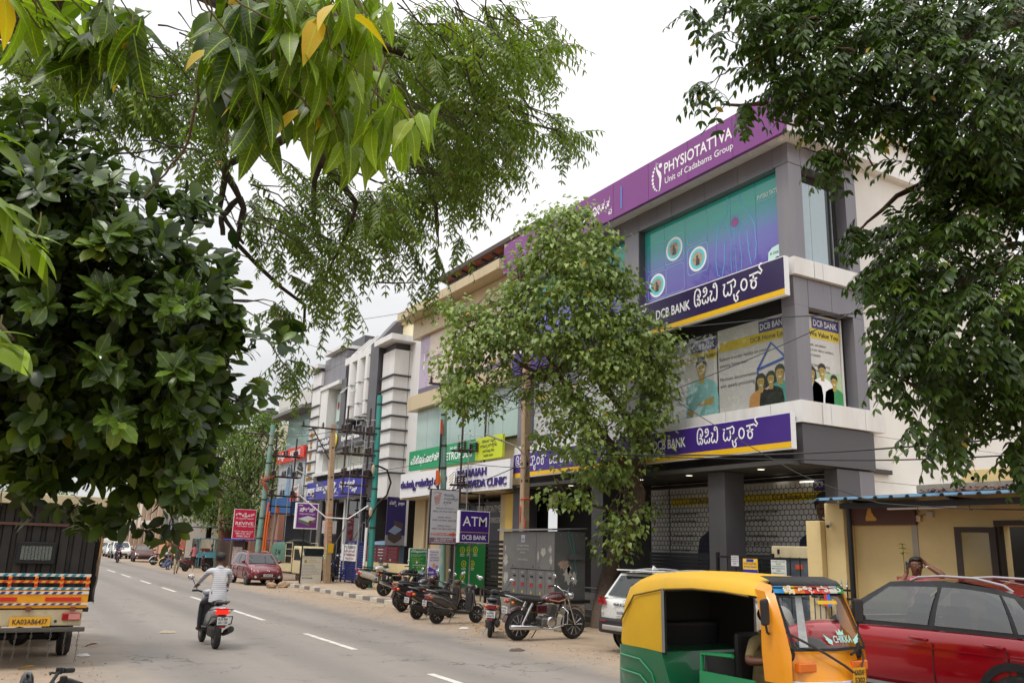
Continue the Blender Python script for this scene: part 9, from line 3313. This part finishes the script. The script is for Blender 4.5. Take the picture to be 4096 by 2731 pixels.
def two_wheelers():
 blk=paint('paint_black',(32,32,36),.12)
 gry=paint('paint_graphite',(60,58,58),.25)
 whp=paint('paint_pearl',(206,206,206),.10)
 mrn=paint('paint_wine',(84,24,34),.10)
 navy=paint('paint_navy',(34,40,74),.12)
 motorcycle('maroon and chrome classic motorcycle parked before the cabinet',(11.05,17.2),88,paint('paint_brown_maroon',(70,26,32),.06),kind='classic',p=('KA05','LM1212'),scale=1.07)
 scooter('black scooter with chrome guards parked left of the classic motorcycle',(10.35,18.45),32,blk,('KA04K','Z3672'),rails=True,lean=3)
 scooter('graphite scooter with chrome side strip parked across the dusty shoulder',(10.95,21.45),84,gry,('KA03','JA4410'),lean=3,rails=True)
 scooter('black scooter with a red tail lamp behind the graphite scooter',(11.0,23.0),74,blk,('KA02','HV2731'),lean=4)
 brn=mat('dusty_brown_cover',(92,76,64),.9,var=.2,vs=5,bump=.3)
 scooter('mud brown dusty scooter carrying a helmet behind the graphite scooter',(12.0,24.3),80,brn,None,lean=3,trim=brn)
 hm=place('helmet','dark red helmet resting on the mud brown scooter','helmet',(11.55,24.2,1.0))
 MB().ell((11.52,24.2,1.02),(.14,.125,.13),16,10).build('shell',mat('helmet_maroon',(60,26,28),.25,var=.05,coat=.6),hm,smooth=60)
 MB().ell((11.60,24.19,1.01),(.10,.10,.05),12,7).build('visor',CGL,hm,smooth=60)
 scooter('black scooter with round mirrors squeezed behind the brown one',(11.7,25.6),78,blk,None,lean=3)
 motorcycle('black motorcycle standing just behind the dusty brown scooter',(12.2,26.6),84,gry,.0,'road')
 motorcycle('black sport motorcycle with silver silencer on the clinic footpath',(13.5,31.2),85,blk,.13,'sport',('KA51','HH0921'))
 motorcycle('dark blue motorcycle beside the black sport motorcycle',(13.9,30.2),82,navy,.13,'road')
 scooter('white scooter with grey seat parked before the cream low wall',(14.45,36.05),80,whp,None,.13,lean=3,trim=BPL)
 motorcycle('tall trail motorcycle with knobbly tyres behind the white scooter',(14.85,37.2),82,paint('paint_white2',(200,200,204),.1),.13,'dirt')
 motorcycle('blue and black motorcycle facing the road by the goods truck',(14.7,42.6),205,paint('paint_blue',(36,66,120),.1),.13,'road')
 scooter('blue scooter half hidden behind the maroon hatchback',(12.35,46.0),170,paint('paint_blue',(0,0,0)),None)
 scooter('wine red scooter with white seat edge far along the shoulder',(11.3,59.3),85,mrn,None,lean=3)
 motorcycle('black motorcycle with a yellow tank far along the shoulder',(11.2,67.0),78,paint('paint_yellow',(226,180,30),.06),0,'road')
 motorcycle('black and white motorcycle beyond the yellow tanked one',(11.4,72.8),78,whp,0,'road')
 motorcycle('parked motorcycle with a lit red lamp behind the tree trunk',(14.5,17.9),60,blk,.0,'road',('KA01','K0726'))
 scooter('silver scooter ridden away along the road by a man in a striped shirt',(3.80,17.87),0,paint('paint_silver2',(166,168,172),.10),('KA 04','HX 1159'),lit=True,rails=True,lean=0,group='moving two-wheelers')
 motorcycle('red motorcycle with two riders coming up the far lane',(8.75,78.0),183,paint('paint_red_bike',(130,24,30),.1),lean=0,group='moving two-wheelers')
 # handlebar of a motorcycle close to the camera
 tip=atZ(290,2676,1.0)
 motorcycle('black motorcycle whose handlebar shows at the lower left corner',(tip.x+.28,tip.y-.37),270,blk,0,'road',lean=0,scale=.94,group='two-wheelers on the near side',mir=False)

two_wheelers()
# ================================================================== people
PEOPLE=[]

def striped(name,c1,c2,sc,axis='Z',thr=.5,w=.08):
 m=mat(name,c1,.85,var=.05,vs=8,bump=.5,bs=9)
 n,l=m.node_tree.nodes,m.node_tree.links
 b=n['Principled BSDF']
 src=b.inputs['Base Color'].links[0].from_socket
 t=n.new('ShaderNodeTexCoord')
 wv=n.new('ShaderNodeTexWave')
 wv.bands_direction=axis
 wv.inputs['Scale'].default_value=sc
 wv.inputs['Distortion'].default_value=.6
 l.new(t.outputs['Object'],wv.inputs[0])
 r=n.new('ShaderNodeMapRange')
 r.inputs[1].default_value,r.inputs[2].default_value=thr,thr+w
 l.new(wv.outputs['Fac'],r.inputs[0])
 x=n.new('ShaderNodeMix')
 x.data_type='RGBA'
 x.inputs[7].default_value=lin(c2)
 l.new(r.outputs[0],x.inputs[0])
 l.new(src,x.inputs[6])
 l.new(x.outputs[2],b.inputs['Base Color'])
 return m

def ik(a,c,l1,l2,bend):
 a,c=Vector(a),Vector(c)
 d=c-a
 L=min(d.length,(l1+l2)*.995)
 u=d.normalized()
 c=a+u*L
 k=(l1*l1-l2*l2+L*L)/(2*L)
 h=sqrt(max(0,l1*l1-k*k))
 b=Vector(bend)
 b=(b-u*b.dot(u)).normalized()
 return a+u*k+b*h,c

def person(label,loc,rz,shirt,legs,z=0.0,pel=(0,0,.92),spine=(0,0,.50),hr=(.24,.06,.84),hl=(-.24,.06,.84),fr=(.10,.02,.08),fl=(-.10,.02,.08),
     er=(.3,-1,-.2),el=(-.3,-1,-.2),kn=(0,1,.1),look=(0,0),skin=(112,72,52),shoe=(40,36,34),long_sleeve=False,hair=(22,20,20),s=1.0,fing=None,beard=False,name='person'):
 P,sp=Vector(pel),Vector(spine)
 V,R,E,G=[],[],[],[]
 def add(p,r,par,g):
  V.append(Vector(p))
  R.append(r)
  G.append(g)
  if par is not None:
   E.append((par,len(V)-1))
  return len(V)-1
 up=sp.normalized()
 p0=add(P,.118,None,1)
 w=add(P+sp*.40,.118,p0,1)
 c=add(P+sp*.78,.128,w,1)
 nb=add(P+sp*1.02,.062,c,1)
 yw,pt=look
 f=Vector((sin(yw)*cos(pt),cos(yw)*cos(pt),sin(pt)))
 n2=add(P+sp*1.10+f*.015,.060,nb,0)
 hc=P+sp*1.02+Vector((0,0,.10))+up*.062+f*.03
 h1=add(hc-Vector((0,0,.055))+f*.02,.076,n2,0)
 h2=add(hc+Vector((0,0,.03)),.092,h1,0)
 add(hc+Vector((0,0,.085))-f*.01,.078,h2,0)
 rt=Vector((1,0,0))
 for sgn,hand,bend in ((1,hr,er),(-1,hl,el)):
  sh0=add(P+sp*.93+rt*sgn*.10,.078,c,1)
  sh=add(P+sp*.92+rt*sgn*.185,.064,sh0,1)
  e,wr=ik(V[sh],hand,.29,.255,bend)
  g2=1 if long_sleeve else 0
  m1=add(V[sh].lerp(e,.55),.052,sh,1)
  ee=add(e,.048,m1,g2 if long_sleeve else 0)
  m2=add(e.lerp(wr,.4),.046 if long_sleeve else .042,ee,g2)
  ww=add(wr,.030,m2,0)
  d=(wr-e).normalized()
  fd=Vector(fing[0 if sgn>0 else 1])if fing and fing[0 if sgn>0 else 1]else d*.8+Vector((0,.25,-.1))
  fd.normalize()
  sd=fd.cross(Vector((0,0,1)))
  sd=sd.normalized()if sd.length>.2 else Vector((1,0,0))
  pm=add(wr+fd*.06,.026,ww,0)
  for k in range(4):
   o=sd*(-.030+.02*k)
   L=(.070,.082,.078,.062)[k]
   k1=add(wr+fd*.095+o,.0095,pm,0)
   k2=add(wr+fd*(.095+L*.55)+o*1.15+Vector((0,.004,-.006)),.0085,k1,0)
   add(wr+fd*(.095+L)+o*1.2+Vector((0,.010,-.018)),.0075,k2,0)
  t1=add(wr+fd*.05-sd*sgn*.045,.011,pm,0)
  add(wr+fd*.085-sd*sgn*.062,.009,t1,0)
 for sgn,foot in ((1,fr),(-1,fl)):
  hp=add(P+Vector((sgn*.085,0,-.05)),.092,p0,2)
  k,an=ik(V[hp],foot,.43,.42,Vector(kn)+Vector((sgn*.15,0,0)))
  th=add(V[hp].lerp(k,.5),.080,hp,2)
  kk=add(k,.060,th,2)
  cf=add(k.lerp(an,.4),.055,kk,2)
  aa=add(an,.044,cf,2)
  hl_=add(an+Vector((0,-.02,-.045)),.036,aa,3)
  add(an+Vector((sgn*.01,.15,-.052)),.034,hl_,3)
 me=bpy.data.meshes.new(name)
 me.from_pydata([tuple(v*s)for v in V],E,[])
 o=obj(name,me,None,(loc[0],loc[1],z),(0,0,rz))
 sk=o.modifiers.new('skin','SKIN')
 sv=me.skin_vertices[0].data
 for i,r in enumerate(R):
  sv[i].radius=(r*s,r*s)
 sv[0].use_root=True
 sb=o.modifiers.new('sub','SUBSURF')
 sb.levels=sb.render_levels=2
 tag(o,label,'person')
 SK=mat('skin_%d' % skin[0],skin,.55,var=.06,vs=20)
 PEOPLE.append((o,[v*s for v in V],E,G,[SK,shirt,legs,mat('shoe_%d' % shoe[0],shoe,.6,var=.1)]))
 HM=mat('hair_%d' % hair[0],hair,.55,var=.2,vs=60,bump=.6,bs=90)
 rot=(pt,0,-yw)
 h=MB()
 cc=(hc+Vector((0,0,.055))-f*.012)*s
 h.ell(cc,(.098*s,.112*s,.088*s),16,10,0,rot)
 M=Euler(rot).to_matrix()
 vv=[]
 for v in h.v:
  q=M.inverted()@ (Vector(v)-cc)
  if q.y>.02*s and q.z<.038*s:
   q.y=.02*s+(q.y-.02*s)*.15
   q.z=max(q.z,-.01*s)
  q+=Vector((random.uniform(-1,1),random.uniform(-1,1),random.uniform(-1,1)))*.004
  vv.append(tuple(M @ q+cc))
 h.v=vv
 h.build('hair',HM,o,smooth=70)
 fc=MB()
 def F(x,y,z_):
  return (hc+M @ Vector((x,y,z_)))*s
 fc.ell(F(0,.098,-.005),(.013*s,.018*s,.022*s),8,6,0)
 for e in (-1,1):
  fc.ell(F(e*.033,.078,.022),(.014*s,.008*s,.008*s),8,5,1)
  fc.ell(F(e*.033,.085,.022),(.006*s,.004*s,.006*s),6,4,2)
  fc.ell(F(e*.034,.083,.043),(.020*s,.008*s,.005*s),8,4,2)
  fc.ell(F(e*.087,-.005,.005),(.010*s,.020*s,.030*s),8,6,0)
 fc.ell(F(0,.088,-.050),(.024*s,.008*s,.006*s),8,4,3)
 if beard:
  fc.ell(F(0,.092,-.034),(.028*s,.008*s,.007*s),8,4,2)
 fc.build('face',[SK,mat('eye_white',(206,200,192),.4,var=0),HM,mat('lips_%d' % skin[0],tuple(int(q*.8)for q in skin),.5,var=0)],o,smooth=60)
 hm=[[(P+up*k+Vector((r_*1.12*cos(2*pi*i/16),r_*.92*sin(2*pi*i/16),0)))*s for i in range(16)]for k,r_ in ((.14,.135),(.02,.148),(-.10,.152))]
 MB().loft(hm,0,False).build('shirt_hem',shirt,o,smooth=70)
 # collar band
 MB().tube([(V[nb]+Vector((.068*cos(2*pi*k/12),.062*sin(2*pi*k/12),.018)))*s for k in range(13)],.014*s,6).build('collar',shirt,o,smooth=60)
 return o

def finish_people():
 dg=bpy.context.evaluated_depsgraph_get()
 for o,V,E,G,mats in PEOPLE:
  me=bpy.data.meshes.new_from_object(o.evaluated_get(dg))
  n=len(me.polygons)
  c=np.zeros(n*3)
  me.polygons.foreach_get('center',c)
  c=c.reshape(-1,3)
  best=np.full(n,9e9)
  idx=np.zeros(n,int)
  for a,b in E:
   A,B=np.array(V[a]),np.array(V[b])
   d=B-A
   t=np.clip(((c-A)@ d)/(d @ d+1e-9),0,1)
   q=np.linalg.norm(c-A-t[:,None]*d,axis=1)
   g=np.where(t<.5,G[a],G[b])if G[a]!= 1 or G[b]!= 0 else np.where(t<.6,1,0)
   k=q<best
   best[k]=q[k]
   idx[k]=g[k]if hasattr(g,'__len__')else g
  o.modifiers.clear()
  o.data=me
  me.materials.clear()
  for m in mats:
   me.materials.append(m)
  me.polygons.foreach_set('material_index',idx.astype(np.int32))
  me.polygons.foreach_set('use_smooth',np.ones(n,bool))
  me.update()

def cloth(name,c):
 return mat('cloth_'+name,c,.9,var=.12,vs=7,bump=.5,bs=8)

def people():
 jeans,blk=cloth('jeans',(58,66,84)),cloth('black',(36,36,40))
 # scooter rider
 person('rider in a white striped shirt seen from behind on the silver scooter',(3.80,17.87),0,striped('shirt_white_striped',(206,206,210),(120,112,116),9.0,'Z',.90,.04),cloth('charcoal',(40,40,46)),pel=(0,-.42,.93),spine=(0,.06,.50),hr=(.32,.27,1.04),hl=(-.32,.27,1.04),er=(1,-.4,-.4),el=(-1,-.4,-.4),fr=(.13,.10,.38),fl=(-.20,.02,.36),kn=(0,.6,1),long_sleeve=True,skin=(92,60,46),shoe=(70,44,34))
 # walking man and the group round the parked bikes
 person('man in a dark olive shirt and cargo trousers walking on the road',(9.3,54.5),pi,cloth('olive',(70,66,56)),cloth('khaki',(150,142,118)),hr=(.30,.0,.86),hl=(-.28,.10,.86),fr=(.09,.20,.09),fl=(-.09,-.16,.12),look=(.5,0),beard=True,s=1.0)
 person('man in a blue striped shirt squatting by the parked bikes',(10.0,62.4),RAD(-70),striped('shirt_blue_striped',(88,92,120),(50,52,80),12,'X',.5,.1),cloth('denim',(96,120,156)),pel=(0,-.10,.26),spine=(0,.30,.42),hr=(.18,.45,.40),hl=(-.18,.45,.40),fr=(.12,.12,.08),fl=(-.12,.12,.08),kn=(0,.7,1),look=(0,-.4),er=(1,-.2,-.5),el=(-1,-.2,-.5))
 person('man in a beige shirt bending over the parked bikes',(10.7,65.0),RAD(165),cloth('beige',(190,164,130)),blk,spine=(0,.20,.46),hr=(.14,.38,.80),hl=(-.10,.38,.80),look=(0,-.7))
 person('man in a pink shirt standing behind the wine red scooter',(12.4,66.0),RAD(10),cloth('pink',(196,120,124)),blk,hr=(.2,.2,.95),hl=(-.2,.2,.95),look=(0,-.2))
 person('man in white blue and red top reading his phone by the cart',(13.95,67.6),RAD(75),striped('shirt_tricolour',(176,190,206),(150,40,50),3.0,'Z',.72,.05),jeans,hr=(.10,.30,1.18),hl=(-.08,.30,1.16),er=(1,-.6,-.6),el=(-1,-.6,-.6),look=(0,-.5),long_sleeve=True)
 # two on the red motorcycle
 for lb,dy,dz,c,hands in (('rider in a blue shirt on the red motorcycle',-.22,.93,(76,84,112),((.36,.34,1.08),(-.36,.34,1.08))),('pillion passenger behind the rider of the red motorcycle',-.60,.98,(60,70,120),((.20,.0,1.0),(-.20,.0,1.0)))):
  person(lb,(8.75,78.0),pi+RAD(-3),cloth('m%d' % c[0],c),jeans,pel=(0,dy,dz),spine=(0,.06,.50),hr=hands[0],hl=hands[1],er=(1,-.4,-.6),el=(-1,-.4,-.6),fr=(.2,dy+.35,.36),fl=(-.2,dy+.35,.36),kn=(0,.7,.8),look=(.05,0),beard=True)
 # rickshaw driver
 person('rickshaw driver in a khaki shirt behind the windscreen',(6.90,6.82),pi,cloth('driver_khaki',(138,122,84)),cloth('driver_trousers',(122,108,76)),pel=(.0,.24,.72),spine=(.02,.04,.50),hr=(.27,.60,1.02),hl=(-.27,.60,1.02),er=(1,-.3,-.6),el=(-1,-.3,-.6),fr=(.14,.62,.40),fl=(-.14,.62,.40),kn=(0,.5,1),s=.96)
 # man on the telephone behind the red car
 M=person('man in a pink shirt on the telephone with a hand to his forehead',(11.92,8.33),RAD(125),cloth('salmon',(226,130,138)),jeans,z=.22,pel=(0,0,.95),hr=(.135,.10,1.50),hl=(-.15,.13,1.64),er=(.6,.1,-1),el=(-1,.25,-.9),look=(-.18,-.12),skin=(112,66,48),s=1.03,fing=((-.25,.05,1),(.55,.05,.80)),beard=True)
 wt=MB().tube([(Vector((-.15,.13,1.64))+Vector((.034*cos(2*pi*k/14),.034*sin(2*pi*k/14),-.02)))*1.03 for k in range(15)],.010,6)
 wt.build('wrist_watch',CHROME,M,smooth=60)
 R=Matrix.Rotation(RAD(125),4,'Z')
 p=R @ (Vector((.115,.10,1.615))*1.03)+Vector((11.92,8.33,.22))
 ph=MB().box((0,0,0),(.014,.075,.155))
 t=one('mobile_phone',ph,mat('phone_slate',(70,80,100),.3,.3,var=.05),'slate mobile phone held to the ear of the man in pink','phone',p,(RAD(-18),RAD(4),RAD(150)),bevel=.006)
 MB().bx(.0075,.011,-.030,.008,.022,.07).build('camera_bump',BPL,t,bevel=.004)

people()
finish_people()
